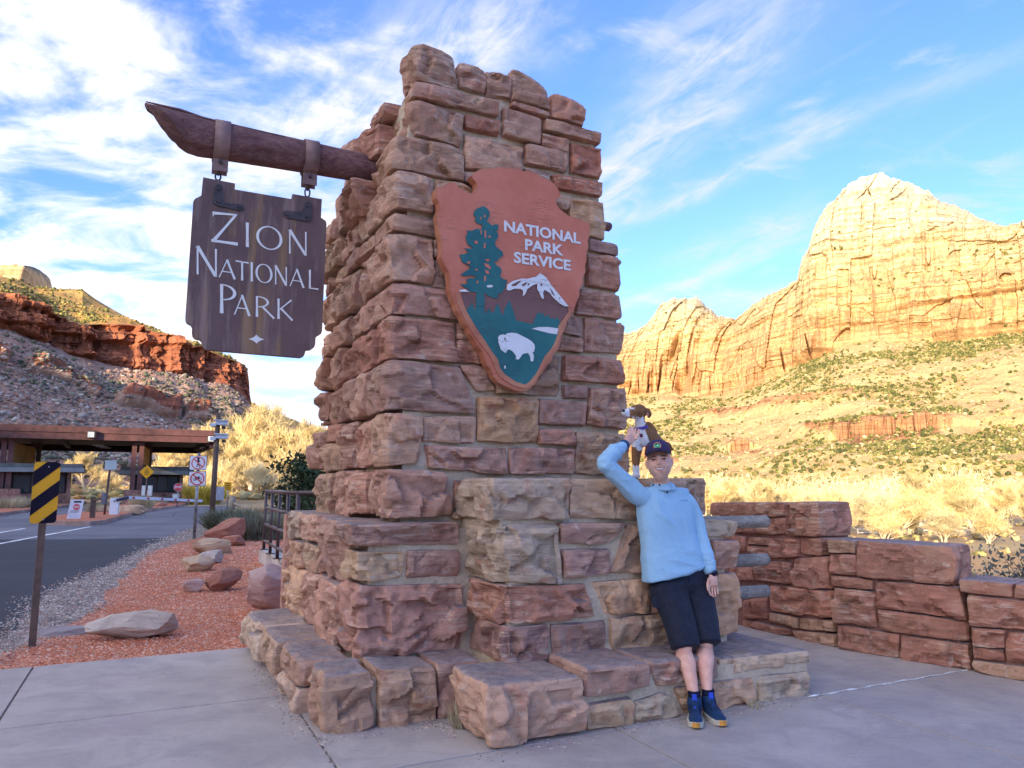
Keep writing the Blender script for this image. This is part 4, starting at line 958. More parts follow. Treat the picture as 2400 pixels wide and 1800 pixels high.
# ---- wing: three lower courses
LV = .50
def wing(cr, a, b_, c_, d_, col, sd=0, dep=.26, **k):
    q = [onv(LV, *cr(*p)) for p in (a, b_, c_, d_)]
    stone(mon, [p_ + VD * .02 * (_sr.rand() - .5) for p_ in q], VD * (sd or dep), col, both=bool(sd), chips=18 if sd else 11, cell=.018, **k)
P_ = lambda x, y: (x, y)
wing(P_, (1176,1232),(1307,1228),(1318,1362),(1184,1364), 'g', .60, rough=1.2)
wing(C5, (300,322),(698,322),(600,440),(303,445), 'p'); wing(C5, (312,480),(595,478),(590,630),(316,648), 'p')
wing(C5, (712,335),(905,330),(890,612),(600,622), 'b'); wing(C5, (912,330),(1150,325),(1150,470),(900,475), 'm'); wing(C5, (900,490),(1190,485),(1195,610),(900,612), 'm')
wing(P_, (1180,1375),(1372,1370),(1397,1444),(1186,1462), 'r', .60, rough=1.3)
wing(C5, (492,680),(835,652),(820,860),(570,873), 't'); wing(C5, (850,650),(1180,640),(1190,840),(840,858), 'm')
wing(P_, (1186,1472),(1288,1466),(1286,1544),(1190,1560), 'p', .62, rough=1.3)
wing(C5, (247,935),(570,907),(578,1105),(258,1143), 'p'); wing(C5, (602,895),(950,862),(960,1058),(612,1098), 'b'); wing(C5, (965,858),(1192,842),(1200,1030),(972,1058), 'm')
# right end stones
wing(C5, (1160,297),(1345,310),(1345,398),(1185,402), 'g', 0, .7); wing(C5, (1205,422),(1354,427),(1354,587),(1215,603), 'k', 0, .7); wing(C5, (1200,627),(1360,622),(1374,978),(1212,998), 'o', 0, .75)
for (z0, z1) in ((.36, .7), (.72, .98), (1.0, 1.22)):
    for (v0, v1) in ((1.28, 1.8), (1.82, 2.38)):
        stone(mon, [W(2.32, v0, z1), W(2.32, v1, z1), W(2.32, v1, z0), W(2.32, v0, z0)], -UD * .3, 'b', cell=.05, chips=5)
# capping stones of the lower wing and tier
for (u0, u1, v0, v1) in ((1.72, 2.34, 1.1, 1.75),):
    stone(mon, [W(u0, v0, 1.255), W(u1, v0, 1.255), W(u1, v0, 1.08), W(u0, v0, 1.08)], VD * (v1 - v0), 'b', cell=.05, chips=4)

# ---- lower tier of the shaft
TV, TU = 1.10, -.50
def tier(a, b_, c_, d_, col, sd=0, **k):
    q = [onv(TV, *C4(*p)) for p in (a, b_, c_, d_)]
    stone(mon, q, VD * (sd or .3), col, both=bool(sd), chips=20 if sd else 11, cell=.018, rough=1.4 if sd else 1.0, **k)
tier((598,203),(1270,190),(1270,322),(625,330), 'p', .42); tier((655,368),(945,367),(940,520),(665,545), 't', .36)
tier((965,360),(1278,360),(1270,513),(960,523), 'p'); tier((655,575),(1292,560),(1296,940),(672,1008), 'm', .50)
def lside(U0, v0, v1, z0, z1, col, out=.03, tilt=0, **k):
    q = [W(U0 - out - tilt, v1, z1), W(U0 - out, v0, z1), W(U0 - out, v0, z0), W(U0 - out - tilt, v1, z0)]
    kk = dict(cell=.022, chips=18, rough=1.6, rnd=.03); kk.update(k)
    stone(mon, q, UD * (.34 + out), col, **kk)
lside(TU, 1.53, 2.45, .80, 1.245, 'm', .04); lside(TU, 2.47, 3.25, 1.02, 1.25, 'k', .05); lside(TU, 3.27, 3.95, 1.0, 1.25, 'g', .05)
lside(TU, 2.47, 3.1, .78, .99, 'b', .02); lside(TU, 3.12, 3.93, .75, .98, 'k', .05)
lside(TU, 1.62, 2.35, .34, .77, 'm', .06); lside(TU, 2.37, 2.95, .34, .76, 'k', .05); lside(TU, 2.97, 3.9, .30, .73, 't', .05)
for k in range(3): stone(mon, [W(.3 - k * .3, 3.95, 1.22), W(.02 - k * .3, 3.95, 1.22), W(.02 - k * .3, 3.95, .3), W(.3 - k * .3, 3.95, .3)], -VD * .2, 'm', cell=.08, chips=3)
# flat stones closing the ledge beside the shaft
for (u0, u1, v0, v1) in ((-.46, -.2, 1.45, 2.3), (-.46, -.2, 2.32, 3.2), (-.46, -.2, 3.22, 3.9)):
    stone(mon, [W(u0, v0, 1.235), W(u1, v0, 1.235), W(u1, v0, 1.10), W(u0, v0, 1.10)], VD * (v1 - v0), 'g', cell=.06, chips=3)

# ---- plinth, left half
AV, AU = .70, -.86
q = [onv(AV, *C4(*p)) for p in ((452,1130),(755,1078),(742,1400),(465,1490))]; stone(mon, q, VD * .46, 'b', both=True, chips=24, cell=.018, rough=1.1, rnd=.045)
q = [onv(AV - .02, *C4(*p)) for p in ((787,1072),(1138,1060),(1132,1385),(795,1440))]; stone(mon, q, VD * .42, 'k', chips=14, cell=.018, rough=1.2, rnd=.035)
q = [W(-.06, .70, .335), W(.24, .70, .335), W(.24, .70, .0), W(-.06, .70, .0)]; stone(mon, q, VD * .5, 'p', chips=6, cell=.03)
lside(AU, 1.19, 1.92, .17, .335, 'm', .03, rnd=.04); lside(AU, 1.94, 2.62, .10, .33, 'b', .06); lside(AU, 2.64, 3.52, .06, .335, 'g', .10)
lside(AU, 1.22, 1.9, -.03, .155, 'g', .02); lside(AU, 1.95, 2.6, -.03, .09, 'g', .0); lside(AU, 2.66, 3.4, -.03, .05, 'g', .02)
for (u0, u1, v0, v1) in ((-.52, -.40, 1.15, 1.9), (-.54, -.40, 1.92, 2.6), (-.56, -.4, 2.62, 3.5), (-.4, .30, 1.0, 1.12)):
    pass
# ---- plinth, right half
q = [onv(0.0, *p) for p in ((1138,1611),(1371,1588),(1374,1712),(1151,1759))]; stone(mon, q, VD * .62, 'k', both=True, chips=22, cell=.018, rough=1.0, rnd=.05)
def pl(a, b_, c_, d_, col, dep=.5, v=.03, cr=C5, **k):
    kk = dict(chips=12, cell=.018, rnd=.03); kk.update(k)
    stone(mon, [onv(v, *cr(*p)) for p in (a, b_, c_, d_)], VD * dep, col, **kk)
pl((445,1196),(822,1158),(834,1300),(450,1368), 'p', .52); pl((842,1160),(1238,1112),(1242,1250),(862,1295), 'p', .5, v=.06)
pl((1245,1135),(1776,1082),(1780,1150),(1262,1232), 'g', 1.15, v=.08, both=False, rnd=.04)
pl((448,1420),(730,1372),(735,1538),(456,1572), 't'); pl((742,1402),(945,1340),(1036,1487),(746,1538), 'g', rnd=.05)
pl((980,1312),(1195,1282),(1196,1440),(1048,1470), 't', v=.06); pl((1204,1272),(1455,1242),(1468,1400),(1208,1443), 't', v=.05); pl((1476,1242),(1780,1208),(1784,1358),(1486,1393), 'g', .9, v=.06)
for (v0, v1, z0, z1) in ((.65, 1.2, 0, .15),):
    stone(mon, [W(2.66, v0, z1), W(2.66, v1, z1), W(2.66, v1, z0), W(2.66, v0, z0)], -UD * .3, 'b', cell=.04, chips=6)
for (u0, u1, v0, v1) in ((.66, 1.4, 1.65, 1.75),): pass

# ---- timber that passes through the shaft, and the logs beyond the wing
def wood(name, c1, c2, c3, ax=TH, rough=.85):
    t = MT(name, rough, .25); p = t.coord(rot=(0, 0, -ax), scale=(1.2, 16, 16)); n1 = t.noise(p, 2.2, 8, .7, .6); n2 = t.noise(t.coord(rot=(0, 0, -ax), scale=(.8, 40, 40)), 2, 5, .7, .3); n3 = t.noise(t.coord(), 3, 5, .6)
    c = t.mix(t.ramp(n1, .36, .64), c1, c2); c = t.mix(t.ramp(n2, .55, .72, 0, .75), c, c3); c = t.scale(c, t.ramp(n3, .3, .7, .78, 1.2)); t.base(c)
    b = t.bump(n1, 1, .012); t.bump(n2, .9, .006, b); return t.m
M_BEAM = wood('weathered_timber', (.150, .070, .070), (.235, .125, .115), (.04, .022, .024))
M_LOG = wood('grey_log', (.25, .215, .18), (.38, .335, .28), (.07, .058, .048))
def log(name, a, b, ra, rb, mat, n=28, m=60, cut=None, lab=None, seed=0, **k):
    a, b = np.asarray(a, float), np.asarray(b, float); d = b - a; L = np.linalg.norm(d); d /= L
    s = np.cross(d, [0, 0, 1]); s /= np.linalg.norm(s); w_ = np.cross(s, d)
    V = []
    for i in range(m):
        tt = i / (m - 1); r = ra + (rb - ra) * tt
        for j in range(n):
            g = 2 * math.pi * j / n
            cr = float(np.clip(1 - 7 * abs(vnoise(math.cos(g) * 3 + seed, math.sin(g) * 3, tt * L * .8 + seed)), 0, 1))
            rr = r * (1 + .05 * float(vnoise(math.cos(g) * 1.5 + seed, math.sin(g) * 1.5, tt * L * 2)) - .16 * cr)
            q = np.array([tt * L, math.cos(g) * rr, math.sin(g) * rr])
            if cut: q = cut(q, tt, g, r)
            V.append(a + d * q[0] + s * q[1] + w_ * q[2])
    F = [(i*n+j, i*n+(j+1) % n, (i+1)*n+(j+1) % n, (i+1)*n+j) for i in range(m - 1) for j in range(n)] + [tuple(range(n - 1, -1, -1)), tuple((m-1)*n + j for j in range(n))]
    return mk(name, V, F, mat, smooth=True, **k)
BV = 1.95
pa = onv(BV, 345, 300); pe = onv(BV, 872, 399)
# lengthen it straight through to the stub on the right-hand side
u0, _, z0 = uvz(pa); u1, _, z1 = uvz(pe); u2 = 2.0
BEAM = (u0, z0, u1, z1)
def cutend(q, tt, g, r):
    top = math.sin(g)
    if tt < .09: q = q.copy(); q[0] = q[0] + (.30 * (1 - top) / 2) * (1 - tt / .09) - .03 * (1 if top > .8 else 0); q[2] += .02 * (1 - tt / .09)
    return q
beam = log('timber_beam', W(u0, BV, z0 + .01), W(u2, BV, z1 + (z1 - z0) / (u1 - u0) * 0 - .0), .160, .066, M_BEAM, n=36, m=90, cut=cutend, label='dark weathered timber beam jutting left from the stone monument', cat='beam', seed=3)
b = MB(); b.tube([W(u0 - .02, BV - .05, z0 + .185), W(u0 + .22, BV - .05, z0 + .172), W(u0 + .5, BV - .03, z0 + .14)], [.005, .014, .008], 5); b.tube([W(u0 + .3, BV - .1, z0 + .125), W(u0 + 1.0, BV - .09, z0 + .105)], [.012, .004], 5)
b.make('splinter', M_BEAM, beam, True)
lg = 'grey logs sticking out of the end of the stone wing'
for k, (yy, lab) in enumerate(((1222, 'uppermost grey log end sticking out of the stone wing'), (1311, 'middle grey log end sticking out of the stone wing'), (1385, 'lowest grey log end sticking out of the stone wing'))):
    pe = onv(.92, 1792, yy); uu, _, zz = uvz(pe)
    log('log_end', W(1.75 if k else 2.2, .98, zz), W(uu + .02, .92, zz), .058, .054, M_LOG, n=22, m=30, label=lab, cat='log', group=lg, seed=10 * k)
log('log_stub', W(1.5, 1.78, 4.03), W(uvz(onv(1.8, 1428, 501))[0], 1.8, 4.03 + .0), .05, .045, M_BEAM, n=14, m=20, label='short dark timber stub on the right edge of the monument shaft', cat='beam')
# ================================================================== LOW STEPPED WALL AT THE RIGHT
wall = empty('stepped_wall', G(2000, 1520), label='dark red sandstone parapet wall stepping down towards the right edge', cat='wall')
CW = lambda x, y: (1600 + x * .36166, 1050 + y * .36166)
def seg_frame(a, b, off=0.0):
    a, b = G(*a), G(*b); d = (b - a) / np.linalg.norm(b - a); n = np.array([d[1], -d[0], 0]);  # n points to the viewer's left side
    if n @ (EYE - a) < 0: n = -n
    return a + n * off, d, n
def on_pl(fr, x, y):
    a, d, n = fr; r_ = ray(x, y); t_ = ((a - EYE) @ n) / (r_ @ n); return EYE + r_ * t_
def wst(fr, pts, col, dep=.46, cr=CW, **k):
    kk = dict(cell=.024, chips=12, rough=1.0, rnd=.012, shrink=.001); kk.update(k)
    stone(wall, [on_pl(fr, *cr(*p)) for p in pts], -fr[2] * dep, col, **kk)
PAL.update(d=(.47, .235, .170), e=(.425, .210, .155), f=(.51, .275, .20), h=(.48, .30, .205))
S1 = seg_frame((1760, 1473), (1950, 1515)); S2 = seg_frame((1957, 1520), (2273, 1572)); S3 = seg_frame((2280, 1577), (2400, 1597))
M_MORTR = plain('red_mortar', (.30, .15, .11), .95, .1, .2, 40, bump=.01)
# segment 1 (farthest, tallest)
for pts, c in [([(185,352),(655,352),(660,445),(186,436)],'d'),([(330,440),(665,452),(672,565),(330,545)],'e'),([(672,352),(880,352),(888,575),(680,570)],'d'),
    ([(300,560),(400,572),(405,668),(300,655)],'d'),([(408,574),(552,582),(552,632),(408,626)],'f'),([(410,630),(552,638),(556,715),(412,675)],'e'),([(558,582),(740,588),(738,700),(560,715)],'d'),([(748,588),(895,582),(895,695),(750,682)],'e'),
    ([(300,760),(445,775),(448,858),(300,850)],'d'),([(455,730),(690,738),(698,882),(458,860)],'d'),([(705,715),(930,702),(945,918),(712,895)],'f'),
    ([(550,885),(950,925),(965,1105),(560,1055)],'d'),([(380,985),(545,965),(545,1110),(385,1105)],'e'),([(548,1062),(742,1100),(742,1165),(550,1120)],'h'),([(750,1100),(968,1118),(972,1195),(750,1170)],'h'),
    ([(385,1110),(436,1112),(440,1180),(388,1180)],'e'),([(442,1118),(692,1175),(695,1215),(445,1182)],'e'),([(702,1180),(975,1205),(980,1285),(760,1265)],'h')]:
    wst(S1, pts, c)
# top stone's return on the near end
a1 = on_pl(S1, 1918, 1178); 
def endface(fr, px_, ytop, ybot, wid, col, ztop=None):
    p0 = on_pl(fr, px_, ytop); p1 = on_pl(fr, px_, ybot); bk = -fr[2] * wid
    return p0, p1
# segment 2 and 3
for pts, c in [([(932,588),(1115,600),(1115,685),(935,678)],'h'),([(940,690),(1118,692),(1128,825),(945,815)],'d'),([(1122,598),(1740,640),(1762,890),(1132,828)],'e'),
    ([(950,825),(1232,850),(1230,920),(958,900)],'d'),([(1245,860),(1782,900),(1835,1110),(1252,1035)],'e'),([(965,905),(1240,930),(1255,1165),(975,1128)],'d'),
    ([(1265,1045),(1840,1120),(1848,1260),(1278,1180)],'d'),([(985,1140),(1262,1185),(1850,1268),(1865,1443),(1005,1300)],'e')]:
    if len(pts) == 5:
        wst(S2, [(985,1140),(1400,1205),(1400,1375),(1005,1300)], 'e'); wst(S2, [(1404,1206),(1850,1268),(1865,1443),(1404,1376)], 'e')
    else: wst(S2, pts, c)
for pts, c in [([(1782,846),(2140,880),(2140,972),(1792,935)],'d'),([(2145,880),(2500,905),(2500,1005),(2145,973)],'d'),([(1835,950),(2500,1020),(2500,1200),(1855,1150)],'e'),([(1858,1160),(2088,1180),(2088,1300),(1868,1282)],'e'),([(2094,1185),(2500,1225),(2500,1420),(2100,1375)],'d'),
    ([(1870,1290),(2088,1308),(2092,1400),(1878,1368)],'e'),([(1872,1375),(2300,1425),(2300,1525),(1878,1450)],'h'),([(2306,1428),(2700,1480),(2700,1600),(2306,1530)],'d')]:
    wst(S3, pts, c)
# more of the third segment running out of the picture
b = MB()
def slabbox(fr, s0, s1, z0, z1, inset=.05, th=.42):
    a, d, n = fr; c_ = a + d * (s0 + s1) / 2 - n * (inset + th / 2) + np.array([0, 0, (z0 + z1) / 2]); b.box(c_, (s1 - s0, th, z1 - z0), ax=[d, -n, [0, 0, 1.0]])
slabbox(S1, -.45, .90, -.05, 1.28); slabbox(S2, .05, 1.05, -.05, .97); slabbox(S3, 0, 1.0, -.05, .69)
b.make('mortar_core', M_MORTR, wall)
# top row returns: end stones seen face-on at each step
def ret(fr, pc_top, pc_bot, wid, col):
    p0 = on_pl(fr, *pc_top); p1 = on_pl(fr, *pc_bot); a, d, n = fr; bk = -n * wid
    stone(wall, [p0 + d * .004, p0 + bk + d * .004, p1 + bk + d * .004, p1 + d * .004], -d * .3, col, cell=.026, chips=7, rough=.8, rnd=.012)
ret(S1, CW(881, 352), CW(890, 575), .47, 'f'); ret(S2, CW(1741, 640), CW(1765, 890), .47, 'f')

# ================================================================== ROCKS ON THE GRAVEL
def rockmat(name, c1, c2, c3):
    t = MT(name, .9, .2); p = t.coord(); n1 = t.noise(p, 2.2, 6, .6, .8); n2 = t.noise(t.coord(scale=(1, 1, 5), rot=(R(15), R(12), 0)), 4, 7, .7, .8); n3 = t.noise(p, 40, 6, .7)
    c = t.mix(t.ramp(n1, .38, .62), c1, c2); c = t.mix(t.ramp(n2, .5, .7, 0, .7), c, c3); c = t.mix(t.ramp(n3, .55, .8, 0, .6), c, (.09, .06, .05)); t.base(c)
    b = t.bump(n2, .7, .03); t.bump(n3, .8, .006, b); return t.m
RK = dict(pale=rockmat('pale_boulder', (.60, .50, .40), (.44, .35, .29), (.70, .62, .52)), red=rockmat('red_boulder', (.42, .19, .125), (.34, .145, .10), (.50, .28, .20)),
          pink=rockmat('pink_boulder', (.50, .34, .29), (.43, .26, .22), (.60, .48, .43)), tan=rockmat('tan_boulder', (.56, .40, .25), (.44, .28, .18), (.62, .50, .36)), grey=rockmat('grey_slab', (.27, .22, .23), (.34, .29, .28), (.22, .17, .18)))
_rk = np.random.RandomState(9)
def rock(name, c, size, rz, mat, label, sub=5, seed=0, chips=22, group=None, cat='rock', tilt=0.0):
    rg = np.random.RandomState(seed + 50); bm = bmesh.new(); bmesh.ops.create_icosphere(bm, subdivisions=sub, radius=1.0); V = np.array([v.co[:] for v in bm.verts])
    V = V / np.maximum(np.abs(V).max(1, keepdims=True) ** .45, 1e-6)
    for k in range(chips):
        n = rg.randn(3) * np.array([1, 1, .8]); n /= np.linalg.norm(n); off = .62 + .30 * rg.rand(); e = V @ n - off; V = V - np.clip(e, 0, None)[:, None] * n * .97
    V = V * (1 + .09 * fbm(V[:, 0] * 2 + seed, V[:, 1] * 2, V[:, 2] * 2, 3)[:, None] - .05 * ridged(V[:, 0] * 2.5 + seed, V[:, 1] * 2.5, V[:, 2] * 5, 3)[:, None] + .035 * fbm(V[:, 0] * 7 + seed, V[:, 1] * 7, V[:, 2] * 11, 3)[:, None])
    V = V * np.array(size) / 2; ct, st_ = math.cos(tilt), math.sin(tilt); V = np.stack([V[:, 0] * ct - V[:, 2] * st_, V[:, 1], V[:, 0] * st_ + V[:, 2] * ct], 1)
    V[:, 2] += size[2] * .34
    cr, sr = math.cos(rz), math.sin(rz); V = np.stack([V[:, 0] * cr - V[:, 1] * sr, V[:, 0] * sr + V[:, 1] * cr, V[:, 2]], 1) + np.asarray(c)
    F = [[v.index for v in f.verts] for f in bm.faces]; bm.free(); me = mesh_data(name, V, F, RK[mat], True); me.set_sharp_from_angle(angle=R(38))
    return obj(name, me, label=label, cat=cat, group=group)
rock('boulder', G(327, 1490) + [0, .0, 0], (1.02, .46, .34), R(14), 'pale', 'long pale weathered boulder lying on the red gravel by the footpath', seed=1, chips=26)
rock('flat_rock', G(165, 1480) + [0, 0, -.04], (.72, .50, .12), R(10), 'grey', 'flat dark grey rock slab half buried behind the pale boulder', seed=2)
rock('boulder', G(520, 1381), (.66, .45, .36), R(20), 'red', 'dark red wedge shaped rock in the middle of the red gravel', seed=3, chips=30, tilt=.2)
rock('boulder', G(450, 1384), (.42, .34, .20), R(-10), 'pink', 'low pinkish rock just left of the dark red wedge rock', seed=4)
rock('boulder', G(465, 1336), (.72, .5, .34), R(12), 'tan', 'tan rock with a hollowed side on the red gravel', seed=5, chips=30)
rock('boulder', G(494, 1318), (.62, .42, .30), R(5), 'pale', 'whitish rock touching the back of the hollowed tan rock', seed=6)
rock('boulder', G(497, 1297), (1.05, .6, .44), R(8), 'tan', 'flat topped olive tan rock behind the whitish rock', seed=7)
rock('boulder', G(535, 1270), (1.3, .9, .85), R(10), 'red', 'large red boulder below the brown camera pole', seed=8, chips=30, tilt=.15)
rock('boulder', G(548, 1278), (.75, .5, .32), R(-5), 'red', 'small red rock leaning on the front of the large red boulder', seed=9)
rock('boulder', G(585, 1257), (.5, .4, .3), R(0), 'pale', 'little white rock right of the large red boulder', seed=10)
rock('boulder', G(640, 1432) + [0, .1, 0], (1.05, .8, .72), R(35), 'pink', 'big pinkish boulder leaning against the left foot of the monument', seed=12, chips=30)

# ================================================================== KERB WALL AND RAILING
M_CONC = plain('pale_concrete', (.50, .45, .40), .8, .3, .15, 9, bump=.006)
ka, kb = G(606, 1315), G(676, 1358); kd = (kb - ka) / np.linalg.norm(kb - ka); kn = np.array([kd[1], -kd[0], 0])
if kn @ (EYE - ka) < 0: kn = -kn
kw = MB(); L_ = 5.2; ax = [kd, -kn, [0, 0, 1.0]]; kw.box(ka + kd * L_ / 2 - kn * .22 + [0, 0, .08], (L_, .44, .34), ax=ax); kerbw = kw.make('kerb_wall', M_CONC, label='low pale concrete kerb wall that carries the dark railing', cat='wall', bevel=.012)
M_RAIL = plain('brown_steel', (.075, .050, .048), .38, .5, .15, 30)
posts = []
p1 = G(618, 1288, .25); p4 = G(669, 1323, .25); rd = (p4 - p1); sp_ = np.linalg.norm(rd) / 3; rd /= np.linalg.norm(rd)
rl = empty('railing', p1, label='dark brown steel pipe railing on the concrete kerb wall', cat='railing')
for k in range(5):
    q = p1 + rd * sp_ * k; MB().tube([q, q + [0, 0, 1.13]], .030, 10).make('post', M_RAIL, rl, True); MB().box(q + [0, 0, .008], (.20, .14, .016), rz=math.atan2(rd[1], rd[0])).make('base_plate', M_RAIL, rl)
pe_ = p1 + rd * sp_ * 4; hd = np.array([math.cos(R(35)), math.sin(R(35)), 0])
for zz, r_ in ((1.15, .036), (.82, .030), (.50, .030), (.18, .030)):
    MB().tube([p1 + [0, 0, zz], pe_ + [0, 0, zz]], r_, 10).make('rail', M_RAIL, rl, True); MB().tube([pe_ + [0, 0, zz], pe_ + hd * 4.2 + [0, 0, zz]], r_, 10).make('rail', M_RAIL, rl, True)
for k in (1, 2, 3): q = pe_ + hd * k * 1.35; MB().tube([q, q + [0, 0, 1.13]], .030, 10).make('post', M_RAIL, rl, True)
rl2 = empty('railing', p1 + [0, 2.4, 0], label='second dark railing farther back behind the first one', cat='railing')
qa = p1 + np.array([.6, 2.2, 0]); 
for zz in (1.08, .78, .46, .16): MB().tube([qa + [0, 0, zz], qa + hd * 7 + [0, 0, zz]], .028, 8).make('rail', M_RAIL, rl2, True)
for k in range(5): q = qa + hd * k * 1.7; MB().tube([q, q + [0, 0, 1.08]], .028, 8).make('post', M_RAIL, rl2, True)
# ================================================================== THE HANGING SIGN
def poly_fill(name, polys, off, depth, mat, parent, bevel=0, **k):
    """polys: list of closed outlines in 3-D on one plane (concave allowed), extruded by depth along off"""
    off = np.asarray(off, float); V = []; F = []
    import mathutils.geometry as mg
    for P in polys:
        P = [np.asarray(p, float) for p in P]
        tri = mg.tessellate_polygon([[Vector(p) for p in P]]); n0 = len(V); n = len(P)
        V += P + [p + off * depth for p in P]
        F += [tuple(n0 + i for i in t_) for t_ in tri] + [tuple(n0 + n + i for i in reversed(t_)) for t_ in tri] + [(n0 + i, n0 + i + n, n0 + (i + 1) % n + n, n0 + (i + 1) % n) for i in range(n)]
    me = mesh_data(name, V, F, mat); bm = bmesh.new(); bm.from_mesh(me); bmesh.ops.recalc_face_normals(bm, faces=bm.faces); bm.to_mesh(me); bm.free()
    return obj(name, me, parent, **k)
C1 = lambda x, y: (300 + x * .42194, 200 + y * .42194)
t = MT('sign_board_paint', .72, .3); p = t.coord(rot=(0, 0, -TH), scale=(1, 1, .07)); st1 = t.noise(p, 7, 5, .6); st2 = t.noise(t.coord(rot=(0, 0, -TH), scale=(1, 1, .12)), 24, 6, .7); n3 = t.noise(t.coord(), 3.0, 5, .6); n4 = t.noise(t.coord(rot=(0, 0, -TH), scale=(1, 1, .25)), 3.2, 4, .6)
c = t.mix(t.ramp(n3, .35, .65), (.135, .082, .078), (.170, .105, .098)); c = t.mix(t.ramp(st1, .50, .64, 0, .75), c, (.34, .235, .19)); c = t.mix(t.ramp(st2, .52, .68, 0, .5), c, (.30, .22, .19)); c = t.mix(t.math('MULTIPLY', t.ramp(st1, .46, .56), t.ramp(n4, .48, .60, 0, .6)), c, (.30, .17, .06)); c = t.mix(t.ramp(st2, .40, .30, 0, .5), c, (.07, .042, .04))
t.base(c); t.bump(st2, .5, .004); M_BOARD = t.m
t = MT('white_letter_paint', .6, .3); p = t.coord(); t.base(t.mix(t.ramp(t.noise(p, 24, 5, .7), .60, .74, 0, .6), (.80, .79, .76), (.45, .38, .33))); M_WHITE = t.m
M_IRON = plain('forged_iron', (.052, .036, .036), .55, .5, .3, 40, bump=.003)
M_STRAP = plain('brown_strap', (.26, .155, .135), .6, .4, .15, 18, bump=.002)
bs = empty('hanging_sign', onv(BV, 577, 620), label='brown hanging signboard reading Zion National Park in white letters', cat='sign')
bo = [(418,510),(595,545),(593,578),(912,632),(915,603),(1077,632),(1072,735),(1080,740),(1098,752),(1103,768),(1078,1365),(1072,1380),(1045,1396),(1042,1405),(1040,1440),(1034,1455),(1018,1467),(990,1470),(985,1478),(982,1492),(975,1506),(960,1512),(432,1468),(420,1458),(414,1440),(410,1424),(400,1412),(372,1405),(360,1392),(356,1372),(357,1345),(350,1330),(328,1318),(320,1302),(320,1278),(362,665),(363,645),(372,630),(408,612)]
bf = [onv(BV - .03, *C1(*p)) for p in bo]
poly_fill('board', [bf], VD, .055, M_BOARD, bs)
# letter shapes as flat strokes, in a unit box (0..1 wide, 0..1 high)
def q4(a, b, wa, wb=None, horiz=True):
    wb = wa if wb is None else wb
    a, b = np.array(a, float), np.array(b, float); d = b - a; d /= np.linalg.norm(d); n = np.array([-d[1], d[0]])
    # flared ends like cut lettering
    m = (a + b) / 2; wm = (wa + wb) / 2 * .80
    return [a - n * wa / 2, m - n * wm / 2, b - n * wb / 2, b + n * wb / 2, m + n * wm / 2, a + n * wa / 2]
def ring(cx, cy, rx, ry, thick, thin, a0=0, a1=360, n=30):
    o, i_ = [], []
    for k in range(n + 1):
        a = R(a0 + (a1 - a0) * k / n); w_ = thin + (thick - thin) * abs(math.cos(a)); o.append(np.array([cx + rx * math.cos(a), cy + ry * math.sin(a)])); i_.append(np.array([cx + (rx - w_) * math.cos(a), cy + (ry - w_ * .55 - thin * .3) * math.sin(a)]))
    return [[o[k], o[k + 1], i_[k + 1], i_[k]] for k in range(n)]
def letter(ch, asp):
    """asp = width / height; strokes are given in height units then squeezed"""
    th, tn = .105, .058; w_ = asp; S = []
    if ch == 'Z': S = [q4((.04, .955), (w_ - .02, .955), .10, .05), q4((w_ - .06, .95), (.06, .05), .075, .10), q4((.0, .055), (w_, .035), .085, .10), [np.array(v_) for v_ in ((.03, .98), (.07, .98), (.075, .86), (.045, .84))]]
    if ch == 'I': S = [q4((w_ / 2, 0), (w_ / 2, 1), th * 1.1, th * 1.1)]
    if ch == 'O': S = ring(w_ / 2, .5, w_ / 2, .5, th * 1.05, tn * .8)
    if ch == 'N': S = [q4((.05, 0), (.05, 1), tn * 1.1, tn * 1.1), q4((.045, .99), (w_ - .06, .02), th * 1.15, th * 1.05), q4((w_ - .05, 0), (w_ - .05, 1), tn * 1.1, tn * 1.1)]
    if ch == 'A': S = [q4((.03, 0), (w_ * .5, .99), tn, tn * .9), q4((w_ * .48, 1.0), (w_ - .06, 0), th, th * 1.15), q4((w_ * .2, .34), (w_ * .78, .34), tn * .9, tn * .9)]
    if ch == 'T': S = [q4((w_ / 2, 0), (w_ / 2, .98), th, th), q4((0, .96), (w_, .96), tn * 1.3, tn * 1.3)]
    if ch == 'L': S = [q4((.07, 0), (.07, 1), th, th), q4((.05, .03), (w_, .035), tn, tn * 1.5)]
    if ch == 'P': S = [q4((.07, 0), (.07, 1), th * 1.1, th * .95)] + ring(.07 + (w_ - .07) * .18, .73, (w_ - .07) * .82, .27, th, tn * .8, -95, 95, 18) + [q4((.06, .985), (.28 * w_ + .06, .985), tn * .8), q4((.06, .475), (.28 * w_ + .06, .475), tn * .8)]
    if ch == 'R': S = [q4((.07, 0), (.07, 1), th * 1.1, th * .95)] + ring(.07 + (w_ * .72 - .07) * .2, .74, (w_ * .72 - .07) * .8, .26, th, tn * .8, -95, 95, 18) + [q4((.06, .985), (.22 * w_ + .06, .985), tn * .8), q4((.06, .49), (.22 * w_ + .06, .49), tn * .8), q4((w_ * .38, .5), (w_, -.01), th, th * .9)]
    if ch == 'K': S = [q4((.07, 0), (.07, 1), th * 1.1, th * .95), q4((.12, .47), (w_ - .06, .98), tn, tn * 1.4), q4((.18, .53), (w_, .0), th, th * .9)]
    return S
